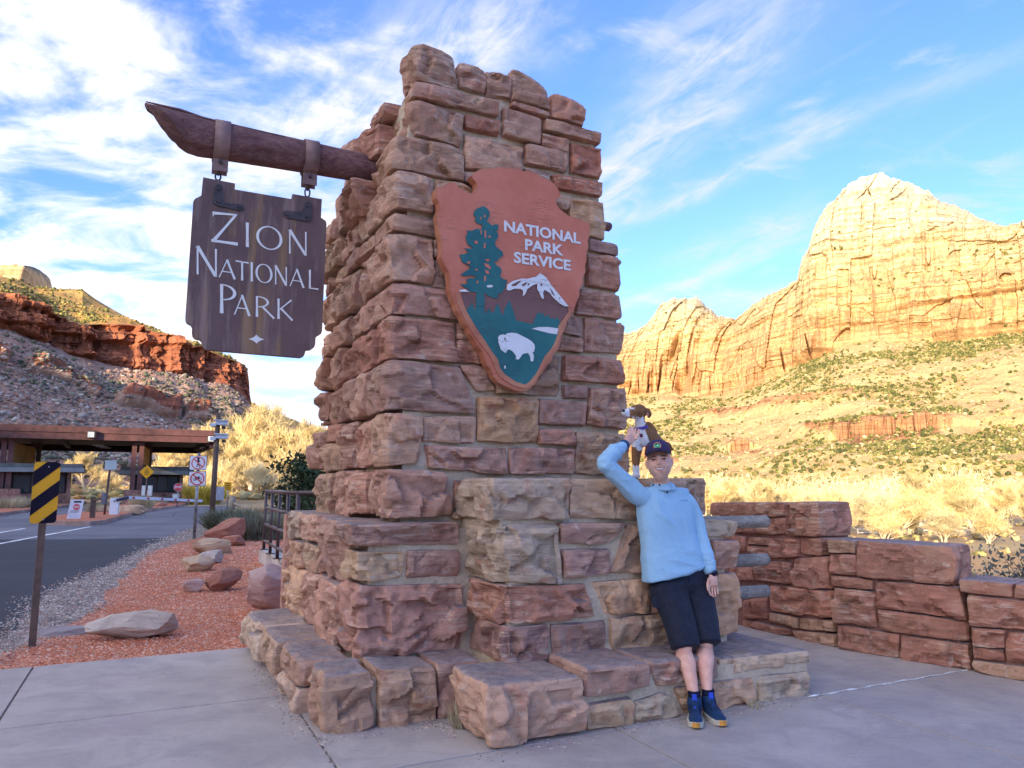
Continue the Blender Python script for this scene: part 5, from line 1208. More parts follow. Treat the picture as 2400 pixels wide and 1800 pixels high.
def put_letter(ch, x0, x1, yt, yb, parent):
    """x0, x1, yt, yb: extents in the crop; the left side is taken at its own height so that the row follows the board"""
    tl, tr, br, bl = [onv(BV - .034, *C1(*p)) for p in ((x0, yt[0]), (x1, yt[1]), (x1, yb[1]), (x0, yb[0]))]
    hh = np.linalg.norm(tl - bl); ww = np.linalg.norm(br - bl); asp = ww / hh; polys = []
    for P in letter(ch, asp):
        polys.append([bl + (br - bl) * (a[0] / asp) + ((tl - bl) * (1 - a[0] / asp) + (tr - br) * (a[0] / asp)) * a[1] for a in P])
    poly_fill('letter', polys, VD, .006, M_WHITE, parent)
for ch, x0, x1, yt, yb in [('Z',463,610,(700,712),(870,888)),('I',650,676,(760,764),(895,899)),('O',712,858,(770,795),(900,925)),('N',892,995,(800,815),(933,946)),
    ('N',378,497,(890,910),(1048,1064)),('A',503,600,(960,975),(1065,1078)),('T',598,670,(970,982),(1080,1087)),('I',680,695,(982,984),(1087,1090)),('O',708,803,(984,1000),(1090,1105)),('N',815,885,(998,1010),(1104,1114)),('A',897,982,(1012,1028),(1114,1126)),('L',1003,1058,(1024,1030),(1128,1136)),
    ('P',508,602,(1102,1115),(1264,1272)),('A',588,682,(1158,1170),(1272,1282)),('R',708,812,(1170,1180),(1284,1294)),('K',828,914,(1184,1192),(1296,1306))]:
    put_letter(ch, x0, x1, yt, yb, bs)
dm = []
for (ax_, ay), (bx, by) in zip([(713,1385),(757,1411),(714,1434),(671,1409)], [(757,1411),(714,1434),(671,1409),(713,1385)]):
    for k in range(4): tt = k / 4; mx, my = ax_ + (bx - ax_) * tt, ay + (by - ay) * tt; pull = .22 * math.sin(tt * math.pi); dm.append((mx + (714 - mx) * pull, my + (1410 - my) * pull))
poly_fill('diamond', [[onv(BV - .034, *C1(*p)) for p in dm]], VD, .006, M_WHITE, bs)
def rounded(pts, n=1): return pts
for lab, P, bolts in (('l', [(483,560),(495,552),(512,552),(526,562),(529,640),(545,655),(628,662),(640,672),(638,690),(626,698),(505,672),(480,662),(472,648)], [(503,576),(504,645),(613,673)]),
                      ('r', [(985,655),(997,647),(1012,650),(1020,662),(1017,745),(1010,755),(990,756),(872,736),(860,724),(860,708),(872,698),(945,705),(965,698),(978,675)], [(998,668),(993,727),(884,717)])):
    ir = poly_fill('iron_bracket', [[onv(BV - .033, *C1(*p)) for p in P]], -VD, .010, M_IRON, bs)
    for q_ in bolts: c_ = onv(BV - .045, *C1(*q_)); MB().tube([c_ + VD * .012, c_ - VD * .012], .013, 6).make('bolt', M_IRON, ir)
# straps round the beam and chain links
for nm, xm, lab in (('left', 518, 0), ('right', 1010, 1)):
    top_ = onv(BV, *C1(xm + 8, 240 + (105 if lab else 0))); bot_ = onv(BV, *C1(xm - 10, 445 + (105 if lab else -2)))
    uu, _, zt = uvz(top_); ub, _, zb = uvz(bot_); uc = (uu + ub) / 2
    zc_ = BEAM[1] + (BEAM[3] - BEAM[1]) * (uc - BEAM[0]) / (2.0 - BEAM[0]); rr = .160 + (.066 - .160) * ((uc - BEAM[0]) / (2.0 - BEAM[0])) + .012
    e = empty('strap_hanger', W(uc, BV, zc_), label='%s brown metal strap looped round the timber beam' % nm, cat='bracket', group='straps on the timber beam')
    b = MB(); n = 26; V = []
    for k in range(n + 1):
        a = -math.pi / 2 + .22 + (2 * math.pi - .44) * k / n
        for dr in (0, .008):
            for du in (-.058, .058): V.append(W(uc + du, BV + (rr + dr) * math.cos(a) * (1 if math.sin(a) > -2 else 1), zc_ + (rr + dr) * math.sin(a)))
    F = []
    for k in range(n):
        o_ = k * 4; F += [(o_, o_+1, o_+5, o_+4), (o_+2, o_+6, o_+7, o_+3), (o_, o_+4, o_+6, o_+2), (o_+1, o_+3, o_+7, o_+5)]
    b.add(V, F); b.make('strap', M_STRAP, e, True)
    zt2 = zc_ - rr
    MB().box(W(uc, BV - .040, zt2 - .035), (.114, .010, .13), rz=TH).make('tab', M_STRAP, e); MB().box(W(uc, BV + .040, zt2 - .035), (.114, .010, .13), rz=TH).make('tab', M_STRAP, e)
    MB().tube([W(uc, BV - .07, zt2 - .03), W(uc, BV + .07, zt2 - .03)], .016, 6).make('bolt', M_IRON, e)
    zb_ = uvz(onv(BV, *C1(*((505, 522) if not lab else (993, 614)))))[2]; ch = empty('chain', W(uc, BV, zb_), label='%s iron chain holding up the signboard' % nm, cat='chain', group='chains of the signboard')
    zz = zt2 - .075; nl_ = max(2, int(round((zz - zb_) / .060))); st_ = (zz - zb_ + .01) / nl_
    for k in range(nl_):
        cz_ = zz - st_ * (k + .35); pts = []
        for j in range(15):
            a = 2 * math.pi * j / 14; x_ = .020 * math.cos(a); y_ = (st_ * .66) * math.sin(a); pts.append(W(uc - .01 + (x_ if k % 2 else 0), BV + (0 if k % 2 else x_), cz_ + y_))
        MB().tube(pts, .0075, 6, cap=False).make('link', M_IRON, ch, True)

# ================================================================== THE ARROWHEAD EMBLEM
CA = lambda x, y: (1000 + x * .33755, 380 + y * .33755)
def cracked(name, c, c2):
    t = MT(name, .6, .35); p = t.coord(rot=(0, 0, -TH), scale=(.35, 1, 9)); n = t.noise(p, 2.6, 6, .7, .4); n2 = t.noise(t.coord(), 3, 5, .65); n3 = t.noise(t.coord(), 55, 4, .7)
    q = t.mix(t.ramp(n2, .35, .68), c, c2); cr = t.ramp(t.math('ABSOLUTE', t.math('SUBTRACT', n, .5)), .0, .010, 1, 0); msk = t.ramp(t.noise(t.coord(), 2.2, 3, .5), .52, .62)
    q = t.mix(t.math('MULTIPLY', cr, msk), q, (.06, .03, .025)); q = t.mix(t.ramp(n3, .66, .8, 0, .4), q, t.scale(q, .5)); t.base(q); t.bump(n, .3, .004); return t.m
M_ORANGE = cracked('orange_sign_paint', (.56, .165, .095), (.64, .215, .135)); M_ORD = cracked('orange_edge_paint', (.46, .15, .08), (.56, .24, .13))
M_GREEN = cracked('teal_paint', (.020, .115, .125), (.030, .165, .165)); M_BROWNP = cracked('brown_paint', (.18, .085, .075), (.215, .105, .09)); M_WH2 = cracked('white_sign_paint', (.76, .76, .76), (.70, .69, .68))
AVV = 1.06
arr = empty('arrowhead_sign', onv(AVV, 1190, 640), label='orange arrowhead emblem sign with tree, mountain and bison on the stone shaft', cat='sign')
ao = [(62,185),(75,172),(110,165),(150,142),(185,138),(205,150),(212,170),(240,185),(270,205),(305,216),(328,215),(337,195),(350,165),(345,140),(325,118),(308,95),(325,75),(352,60),(365,50),(420,45),(480,36),(540,35),(600,42),(640,48),(665,60),(700,64),(745,70),(770,82),(790,98),(830,115),(858,128),(890,155),(915,190),(930,225),(928,238),(905,248),(898,270),(905,300),(920,320),(950,345),(985,372),(1050,392),(1105,412),(1135,432),(1130,470),(1135,505),(1120,545),(1125,590),(1110,640),(1112,680),(1100,720),(1105,760),(1085,800),(1088,840),(1060,890),(1062,930),(1035,985),(1020,1045),(1000,1075),(975,1110),(960,1160),(940,1200),(925,1260),(915,1300),(880,1335),(865,1380),(835,1410),(815,1450),(775,1490),(765,1530),(730,1560),(690,1590),(655,1592),(620,1585),(560,1560),(500,1530),(465,1490),(450,1440),(420,1410),(405,1370),(385,1310),(350,1275),(330,1230),(300,1195),(290,1150),(262,1120),(240,1070),(210,1030),(200,985),(180,950),(160,880),(160,820),(150,760),(120,710),(95,655),(105,600),(100,540),(85,490),(80,430),(68,370),(88,320),(85,280),(62,245)]
AF = [onv(AVV, *CA(*p)) for p in ao]
poly_fill('shield', [AF], VD, .085, M_ORD, arr)
cen = np.mean(AF, axis=0)
poly_fill('face', [[cen + (p - cen) * .985 for p in AF]], -VD, .004, M_ORANGE, arr)
def pic(name, pts, mat, lift, mult=1):
    for P in (pts if isinstance(pts[0][0], tuple) else [pts]): poly_fill(name, [[onv(AVV - lift, *CA(*p)) for p in P]], VD, .004, mat, arr)
pic('brown_hills', [(232,900),(300,905),(345,925),(420,920),(490,935),(545,890),(610,880),(680,895),(700,870),(760,840),(800,845),(880,920),(985,1005),(985,1040),(930,1125),(600,1110),(280,1040),(255,980)], M_BROWNP, .009)
pic('meadow', [(275,1030),(290,1012),(300,990),(308,1008),(312,968),(325,1000),(330,1022),(340,1030),(345,925),(400,925),(402,1055),(415,1040),(435,1012),(445,1035),(465,1050),(478,1010),(492,980),(505,1010),(518,1048),(530,1065),(545,1010),(575,960),(590,1000),(606,1045),(620,1098),(735,1125),(752,1085),(775,1035),(790,1060),(806,1042),(818,1075),(845,1060),(858,1088),(876,1080),(890,1095),(905,1075),(925,1108),(915,1140),(908,1200),(895,1240),(870,1290),(820,1350),(790,1410),(760,1470),(715,1525),(685,1545),(620,1525),(540,1470),(510,1430),(495,1370),(450,1310),(405,1240),(370,1200),(350,1160),(320,1110)], M_GREEN, .012)
pic('tree_picture', [(330,345),(345,325),(368,315),(392,305),(405,310),(425,325),(438,345),(436,375),(425,395),(418,415),(440,425),(452,440),(475,432),(498,432),(497,460),(485,480),(498,500),(492,530),(478,545),(475,575),(500,600),(528,622),(532,650),(505,665),(492,685),(470,690),(485,715),(515,735),(522,760),(508,790),(530,810),(560,820),(550,850),(545,875),(525,905),(495,920),(492,945),(455,942),(425,925),(402,905),(402,1000),(345,1000),(345,905),(300,900),(285,880),(250,862),(235,845),(262,848),(285,840),(278,815),(300,805),(330,808),(345,795),(310,785),(268,792),(236,782),(262,762),(290,745),(308,725),(275,705),(248,695),(240,668),(228,640),(262,640),(290,625),(262,598),(300,600),(325,595),(285,570),(275,540),(272,515),(285,495),(280,475),(312,478),(345,462),(375,468),(392,440),(375,430),(350,425),(335,400),(345,385),(328,370)], M_GREEN, .015)
holes = [[(375,470),(382,470),(382,500),(376,500)],[(402,475),(412,475),(414,515),(404,530)],[(330,548),(352,545),(355,565),(338,568)],[(430,510),(445,512),(442,525),(432,522)],[(398,565),(410,560),(408,595),(398,598)],[(280,690),(305,690),(300,705),(285,705)],[(410,670),(438,675),(430,690),(412,685)],[(400,700),(430,710),(448,735),(440,745),(405,720)],[(403,745),(430,755),(436,775),(415,775)],[(336,740),(358,742),(352,752),(340,752)],[(400,790),(412,790),(410,820),(400,828)],[(346,825),(358,822),(358,840),(348,842)],[(398,365),(410,365),(408,385),(400,385)],[(372,380),(382,382),(378,402),(372,400)]]
for h_ in holes: pic('opening', h_, M_ORANGE, .018)
pic('snow_field', [[(560,850),(600,825),(660,808),(700,810),(760,795),(790,770),(830,800),(870,860),(920,920),(985,1000),(960,1002),(915,975),(880,940),(850,905),(820,885),(808,905),(815,950),(800,945),(782,905),(768,880),(770,845),(745,850),(700,880),(685,915),(668,930),(672,895),(655,880),(610,878),(575,892),(556,885)], [(228,888),(265,882),(298,900),(232,898)], [(415,858),(440,852),(462,856),(455,868),(425,870)]], M_WH2, .018)
pic('rock_rib', [[(590,850),(640,825),(662,822),(620,858),(592,860)],[(660,850),(700,830),(690,850),(670,862)],[(795,835),(806,855),(790,862)],[(855,870),(880,905),(892,932),(868,905)],[(918,938),(930,945),(925,952)],[(702,842),(718,838),(704,862)]], M_BROWNP, .021)
pic('lake', [(730,1155),(780,1145),(850,1145),(915,1155),(905,1195),(860,1190),(790,1172)], M_WH2, .016)
pic('bison', [(498,1215),(510,1200),(530,1196),(548,1200),(560,1188),(590,1184),(625,1188),(660,1205),(700,1225),(730,1245),(748,1265),(752,1285),(745,1318),(738,1318),(740,1295),(735,1320),(745,1345),(740,1382),(724,1382),(720,1350),(705,1325),(670,1330),(658,1345),(640,1370),(620,1368),(622,1345),(600,1315),(575,1300),(560,1305),(550,1325),(535,1315),(515,1300),(508,1275),(500,1250)], M_WH2, .017)
pic('bison_eye', [[(540,1216),(550,1222),(548,1238),(541,1234)],[(524,1244),(530,1244),(530,1250),(524,1250)]], M_BROWNP, .020)
pic('paint_chip', [[(540,1412),(548,1414),(550,1434),(545,1430),(541,1434)]], M_WH2, .016)
pic('lower_border', [[(232,900),(255,980),(275,1030),(320,1110),(350,1160),(405,1240),(450,1310),(495,1370),(510,1430),(540,1470),(620,1525),(685,1545),(715,1525),(760,1470),(790,1410),(820,1350),(870,1290),(895,1240),(908,1200),(915,1140),(985,1040),(985,1005),(1012,1010),(995,1060),(950,1130),(925,1215),(900,1280),(850,1360),(815,1420),(785,1475),(745,1540),(680,1572),(600,1550),(510,1495),(475,1430),(450,1360),(405,1300),(350,1230),(310,1170),(270,1100),(230,1020),(205,960),(200,900)]], M_ORD, .014)
def text_on(s, org, xd, yd, size, mat, parent, thick=.003, name='lettering', shear=0, width=None, bold=0.0, lines=1.0, align='CENTER'):
    cu = bpy.data.curves.new(name, 'FONT'); cu.body = s; cu.size = size; cu.extrude = thick / 2; cu.offset = bold; cu.align_x = align; cu.align_y = 'CENTER'; cu.space_line = lines; cu.resolution_u = 3
    tmp = bpy.data.objects.new('tmp', cu); COL.objects.link(tmp); dg = bpy.context.evaluated_depsgraph_get(); me = bpy.data.meshes.new_from_object(tmp.evaluated_get(dg)); bpy.data.objects.remove(tmp)
    v = np.array([q.co[:] for q in me.vertices]) if len(me.vertices) else np.zeros((1, 3))
    if width: v[:, 0] *= width / max(1e-6, v[:, 0].max() - v[:, 0].min())
    xd, yd = np.asarray(xd, float), np.asarray(yd, float); xd = xd / np.linalg.norm(xd); yd = yd / np.linalg.norm(yd); nd = np.cross(xd, yd); P = np.asarray(org) + v[:, :1] * xd + v[:, 1:2] * yd + v[:, 2:3] * nd
    for q, p_ in zip(me.vertices, P): q.co = p_
    me.materials.clear(); me.materials.append(mat); me.name = name; return obj(name, me, parent)
for s, cx, cy, wl, wr, hh in (('NATIONAL', 806, 492, 542, 1072, 74), ('PARK', 811, 595, 680, 945, 74), ('SERVICE', 806, 693, 607, 1003, 74)):
    wdt = np.linalg.norm(onv(AVV, *CA(wl, cy)) - onv(AVV, *CA(wr, cy))) * .985; sz_ = np.linalg.norm(onv(AVV, *CA(cx, cy - hh / 2)) - onv(AVV, *CA(cx, cy + hh / 2)))
    text_on(s, onv(AVV - .009, *CA(cx, cy)), UD, [0, 0, 1], sz_ * 1.37, M_WH2, arr, .004, width=wdt, bold=.0035)

# ================================================================== ROAD SIGNS
def plate(pts_uv, c, xd, th, mat, name, parent, back=None):
    xd = np.asarray(xd, float); nd = np.cross(xd, [0, 0, 1.0]); nd = nd / np.linalg.norm(nd)      # towards the viewer
    P = [np.asarray(c) + xd * a + np.array([0, 0, 1]) * b for a, b in pts_uv]
    return poly_fill(name, [P], -nd, th, mat, parent)
def rrect(w_, h_, r, n=5):
    o = []
    for cx, cy, a0 in ((w_/2 - r, h_/2 - r, 0), (-w_/2 + r, h_/2 - r, 90), (-w_/2 + r, -h_/2 + r, 180), (w_/2 - r, -h_/2 + r, 270)):
        for k in range(n + 1): a = R(a0 + 90 * k / n); o.append((cx + r * math.cos(a), cy + r * math.sin(a)))
    return o
def clip_band(poly, m, b0, b1):
    """keep the part of a polygon with b0 <= y - m x <= b1"""
    def cut(P, f):
        out = []
        for i in range(len(P)):
            a, b = P[i], P[(i + 1) % len(P)]; fa, fb = f(a), f(b)
            if fa >= 0: out.append(a)
            if (fa >= 0) != (fb >= 0): t_ = fa / (fa - fb); out.append((a[0] + (b[0] - a[0]) * t_, a[1] + (b[1] - a[1]) * t_))
        return out
    P = cut(poly, lambda p: p[1] - m * p[0] - b0); return cut(P, lambda p: b1 - (p[1] - m * p[0])) if P else []
M_YEL = plain('reflective_yellow', (.80, .40, .012), .45, .3, .05, 8); M_BLK = plain('navy_black', (.010, .007, .020), .6, .15, .1, 8); M_POSTB = plain('brown_square_post', (.115, .075, .055), .6, .4, .2, 15); M_SW = plain('sign_white', (.74, .74, .74), .45, .4, .06, 8); M_SR = plain('sign_red', (.60, .035, .045), .45, .4, .08, 8); M_SRP = plain('sign_faded_red', (.62, .14, .13), .5, .4, .08, 8); M_SB = plain('sign_black', (.015, .015, .017), .6, .2, .1, 8); M_GALV = plain('galvanised_steel', (.26, .27, .27), .45, .5, .3, 12, metal=.6)
def facing(c, extra=0.0):
    d = EYE - np.asarray(c); a = math.atan2(d[1], d[0]) + math.pi / 2 + extra; return np.array([math.cos(a), math.sin(a), 0])
mb0 = G(75, 1511); ms = empty('marker_sign', mb0, label='tall yellow and black diagonally striped marker sign on a brown post', cat='sign')
Ym = float(mb0[1]); pc = AY(110, 1154, Ym); xd = facing(pc, .05)
h_m = (AY(110, 1083, Ym) - AY(110, 1226, Ym))[2]; w_m = np.linalg.norm(AY(82, 1154, Ym) - AY(139, 1154, Ym)) * .93
nd = np.cross(xd, [0, 0, 1.0])
ctr = np.array([mb0[0] + .005, mb0[1], pc[2]]); ctr = mb0 * [1, 1, 0] + np.array([0, 0, pc[2]]) + nd * .045
MB().box(mb0 + [0, 0, (pc[2] + .3) / 2 - .1], (.062, .062, pc[2] + .3), rz=math.atan2(xd[1], xd[0])).make('post', M_POSTB, ms)
out = rrect(w_m, h_m, .035); plate(out, ctr, xd, .004, M_YEL, 'panel', ms)
for k in range(4):
    hi_ = .34 * h_m + .45 * w_m - k * .475 * h_m; P = clip_band(out, .9, hi_ - .245 * h_m, hi_)
    if len(P) > 2: plate(P, ctr + nd * .003, xd, .002, M_BLK, 'stripe', ms)
for dz in (.42, -.44): q = ctr + nd * .002 + np.array([0, 0, h_m * dz]) + xd * (.012 if dz > 0 else -.0); MB().tube([q, q + nd * .008], .008, 8).make('bolt', M_GALV, ms)

nb = G(455, 1261); Yn = float(nb[1]); ns_ = empty('prohibition_sign', nb, label='galvanised pole with no pedestrians sign above no bicycles sign', cat='sign')
topz = AY(462, 1062, Yn)[2]; MB().tube([nb - [0, 0, .1], nb + [0, 0, topz]], .045, 10).make('pole', M_GALV, ns_, True)
xd = facing(nb + [0, 0, 2], -.12); nd = np.cross(xd, [0, 0, 1.0])
def disc(r, n=32, r0=None): return [(r * math.cos(2 * math.pi * k / n), r * math.sin(2 * math.pi * k / n)) for k in range(n)]
def annulus(c, r0, r1, xd, th, mat, name, parent, n=32):
    nd = np.cross(xd, [0, 0, 1.0]); P = []
    for k in range(n):
        a, b = 2 * math.pi * k / n, 2 * math.pi * (k + 1) / n; P.append([np.asarray(c) + xd * r * math.cos(g) + np.array([0, 0, r * math.sin(g)]) for r, g in ((r1, a), (r1, b), (r0, b), (r0, a))])
    return poly_fill(name, P, -nd, th, mat, parent)
for k, (yy, hh_) in enumerate(((1085, 34), (1122, 35))):
    c_ = np.array([nb[0], nb[1], AY(462, yy, Yn)[2]]) + nd * .06; s_ = (AY(462, yy - hh_ / 2, Yn) - AY(462, yy + hh_ / 2, Yn))[2]; w2 = np.linalg.norm(AY(443 - k, yy, Yn) - AY(481 - k * 1.0, yy, Yn))
    pn = plate(rrect(w2, s_, .04), c_, xd, .005, M_SB, 'sign_panel', ns_)
    plate(rrect(w2 * .95, s_ * .94, .035), c_ + nd * .004, xd, .003, M_SW, 'white_field', pn)
    if k == 0:
        body = [(-.02,.16),(.03,.16),(.05,.10),(.09,.03),(.075,.02),(.035,.07),(.03,-.02),(.06,-.12),(.08,-.2),(.055,-.205),(.02,-.1),(-.01,-.08),(-.05,-.2),(-.075,-.19),(-.035,-.06),(-.02,.0),(-.03,.08),(-.055,.02),(-.075,.03),(-.05,.11)]
        plate([(a * s_ * 1.5, b * s_ * 1.5) for a, b in body], c_ + nd * .008, xd, .002, M_SB, 'walking_figure', pn); plate([(a * .035 * 1.5 * s_ / .6, b * .035 * 1.5 * s_ / .6 + .20 * s_ * 1.5) for a, b in disc(.9, 12)], c_ + nd * .008, xd, .002, M_SB, 'figure_head', pn)
    else:
        for cx in (-.155, .155): annulus(c_ + xd * cx * s_ + [0, 0, -.04 * s_] + nd * .008, .085 * s_, .115 * s_, xd, .002, M_SB, 'bicycle_wheel', pn, 18)
        for a_, b__ in (((-.155,-.04),(-.05,.09)),((-.05,.09),(.09,.09)),((.155,-.04),(.08,.14)),((-.05,.09),(.0,-.05)),((.0,-.05),(.09,.09)),((-.155,-.04),(.0,-.05)),((-.09,.13),(-.02,.13)),((.05,.15),(.13,.14))):
            a2, b2 = np.array(a_) * s_, np.array(b__) * s_; d_ = b2 - a2; d_ /= np.linalg.norm(d_); m_ = np.array([-d_[1], d_[0]]) * .012 * s_ / .6; plate([tuple(a2 - m_), tuple(b2 - m_), tuple(b2 + m_), tuple(a2 + m_)], c_ + nd * .008, xd, .002, M_SB, 'bicycle_tube', pn)
    mr = M_SRP if k == 0 else M_SR
    annulus(c_ + nd * .011, .37 * s_, .44 * s_, xd, .002, mr, 'red_ring', pn); q_ = .40 * s_ * .707; m_ = .030 * s_; plate([(-q_ - m_, q_ - m_), (q_ - m_, -q_ - m_), (q_ + m_, -q_ + m_), (-q_ + m_, q_ + m_)], c_ + nd * .0115, xd, .002, mr, 'red_slash', pn)
# ================================================================== ENTRANCE STATION
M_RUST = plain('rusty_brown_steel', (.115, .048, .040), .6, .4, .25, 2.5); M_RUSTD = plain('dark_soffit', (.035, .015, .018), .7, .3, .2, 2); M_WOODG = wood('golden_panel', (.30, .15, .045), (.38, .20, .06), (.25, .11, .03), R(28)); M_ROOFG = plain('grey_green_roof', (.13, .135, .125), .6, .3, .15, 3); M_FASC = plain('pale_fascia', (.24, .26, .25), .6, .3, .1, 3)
M_DARKW = plain('dark_wall', (.055, .035, .032), .6, .3, .2, 3); M_BRICKB = plain('brown_stone', (.27, .15, .11), .9, .2, .3, 5, bump=.02)
t = MT('window_glass', .06, .8); t.base((.03, .045, .05)); t.b.inputs['Metallic'].default_value = .0; M_GLASS = t.m
M_LAMP = plain('lamp_glass', (.50, .56, .55), .3, .6, .1, 3); M_BOXW = plain('cabinet_white', (.72, .73, .72), .5, .4, .08, 3)
ca, sa = math.cos(R(28)), math.sin(R(28)); E1 = np.array([-ca, -sa, 0]); E2 = np.array([-sa, ca, 0]); AXS = [-E1, E2, [0, 0, 1.0]]
K0 = AY(499, 1100, 63.5) * [1, 1, 0]
def at_az(px_, back):               # point on the line set back from the front edge, in the direction of that pixel column
    d = ray(px_, 1100)[:2]; o = (K0 + E2 * back)[:2]; s_ = np.linalg.solve(np.array([[d[0], -E1[0]], [d[1], -E1[1]]]), o); return o[0] + E1[0] * s_[1], o[1] + E1[1] * s_[1], s_[1]
can = empty('station_canopy', K0, label='long flat brown steel canopy over the entrance lanes', cat='canopy')
def kbox(t0, t1, b0, b1, z0_, z1_, mat, name, parent): return MB().box(K0 + E1 * (t0 + t1) / 2 + E2 * (b0 + b1) / 2 + [0, 0, (z0_ + z1_) / 2], (abs(t1 - t0), abs(b1 - b0), z1_ - z0_), ax=AXS).make(name, mat, parent)
def zpx(px_, y, back=0.0):          # height seen at that pixel on a line parallel to the front edge
    x_, y_, s_ = at_az(px_, back); return float(AY(px_, y, y_)[2])
zt, zm_, zb_ = zpx(300, 1003), zpx(300, 1021), zpx(300, 1030)
kbox(-.0, 34, .0, .35, zm_ + .12, zt, M_RUST, 'fascia', can); kbox(-.05, 34, .10, .5, zm_ - .42, zm_ + .10, M_RUST, 'lower_fascia', can)
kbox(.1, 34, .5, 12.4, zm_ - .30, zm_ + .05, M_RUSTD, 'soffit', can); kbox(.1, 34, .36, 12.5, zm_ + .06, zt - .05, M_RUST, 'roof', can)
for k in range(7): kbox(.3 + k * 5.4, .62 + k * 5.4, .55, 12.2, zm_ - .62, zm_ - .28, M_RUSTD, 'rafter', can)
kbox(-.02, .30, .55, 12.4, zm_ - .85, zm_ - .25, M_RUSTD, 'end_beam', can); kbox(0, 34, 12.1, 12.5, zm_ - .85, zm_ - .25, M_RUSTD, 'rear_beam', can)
for px_, back in ((312, 1.3), (329, 1.3), (337, 9.2), (349, 9.2), (5, 1.3), (22, 1.3), (74, 9.2), (88, 9.2)):
    x_, y_, s_ = at_az(px_, back); MB().box((x_, y_, (zm_ - .3) / 2), (.36, .36, zm_ - .3), ax=AXS).make('column', M_RUST, can)
for pa_, pb_ in ((333, 352), (30, 84)):
    xa, ya, _ = at_az(pa_, 1.6); xb, yb, _ = at_az(pb_ - 4, 9.0)
    for k in range(2):
        a = np.array([xa + (xb - xa) * k / 2, ya + (yb - ya) * k / 2, 0]); b = np.array([xa + (xb - xa) * (k + .94) / 2, ya + (yb - ya) * (k + .94) / 2, 0]); d = b - a; L = np.linalg.norm(d); d /= L
        MB().box((a + b) / 2 + [0, 0, zm_ - 1.5], (L, .10, 1.5), ax=[d, np.cross([0, 0, 1], d), [0, 0, 1.0]]).make('wood_panel', M_WOODG, can)
for px_, lab in ((207, 'floodlight on the middle of the canopy edge'), (490, 'floodlight at the right end of the canopy edge')):
    x_, y_, s_ = at_az(px_, -.25); zc_ = zpx(px_, 1018 if px_ < 300 else 1028, -.25); e = empty('floodlight', (x_, y_, zc_), label=lab, cat='lamp', group='floodlights on the canopy')
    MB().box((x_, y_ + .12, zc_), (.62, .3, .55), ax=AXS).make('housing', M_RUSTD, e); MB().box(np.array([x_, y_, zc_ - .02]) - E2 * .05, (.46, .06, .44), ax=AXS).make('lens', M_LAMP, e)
for k in range(5):
    x_, y_, s_ = at_az(225 + k * 9 if k < 3 else 478, 4.0 + 2.2 * (k % 3)); MB().box((x_, y_, zm_ - .66), (.9, .14, .06), ax=AXS).make('soffit_light', plain('tube_white', (.7, .72, .75), .4), can)
def booth(name, pl, pr, Yr, label, ztop, zroof, zwin0, zwin1, depth=4.6, glass=(.12, .9)):
    c0 = AY(pr, 1150, Yr) * [1, 1, 0]; d = ray(pl, 1150)[:2]; s_ = np.linalg.solve(np.array([[d[0], -E1[0]], [d[1], -E1[1]]]), c0[:2])[1]; Wd_ = s_
    e = empty(name, c0, label=label, cat='booth')
    bx = lambda t0, t1, b0, b1, a, b, m, n, par=e: MB().box(c0 + E1 * (t0 + t1) / 2 + E2 * (b0 + b1) / 2 + [0, 0, (a + b) / 2], (abs(t1 - t0), abs(b1 - b0), b - a), ax=AXS).make(n, m, par)
    bx(-.9, Wd_ + .9, -.9, depth + .9, zroof + .34, ztop, M_ROOFG, 'roof'); bx(-1.0, Wd_ + 1.0, -1.0, depth + 1.0, zroof, zroof + .34, M_FASC, 'fascia')
    bx(0, Wd_, 0, depth, zwin0 * 0 + .0, zwin0, M_BRICKB, 'stone_base'); bx(.12, Wd_ - .12, .3, depth - .1, zwin0, zroof, M_DARKW, 'wall')
    n = 4
    for k in range(n):
        t0 = .35 + (Wd_ - .7) * k / n; w_ = bx(t0, t0 + (Wd_ - .7) / n - .10, .20, .30, zwin0 + .10, zwin1, M_GLASS, 'window'); bx(t0 - .06, t0 + .0, .14, .30, zwin0, zroof, M_DARKW, 'mullion')
    bx(-.12, .14, -.04, .3, 0, zroof, M_BRICKB, 'corner_pillar'); bx(Wd_ - .2, Wd_ + .1, -.04, .3, 0, zroof, M_BRICKB, 'corner_pillar')
    for k in range(3): bx(-.03 - .0, .0, .5 + k * 1.3, 1.6 + k * 1.3, .15, zroof - .1, M_GLASS if k else M_WOODG, 'side_window')
    for r_ in range(3):
        for k in range(8): q = .18 + (Wd_ - .4) * k / 8; bx(q + (.2 if r_ % 2 else 0), q + (Wd_ - .4) / 8 - .05 + (.2 if r_ % 2 else 0), -.035, .02, .04 + r_ * zwin0 / 3, (r_ + 1) * zwin0 / 3 - .02, M_BRICKB, 'block')
    return e
booth('entrance_booth', 306, 424, 68, 'dark glazed entrance booth behind the barrier, right of the canopy posts', 3.25, 2.55, .95, 2.35)
booth('entrance_booth', -30, 160, 60, 'dark entrance booth at the left edge behind the striped marker', 3.28, 2.62, .95, 2.35)
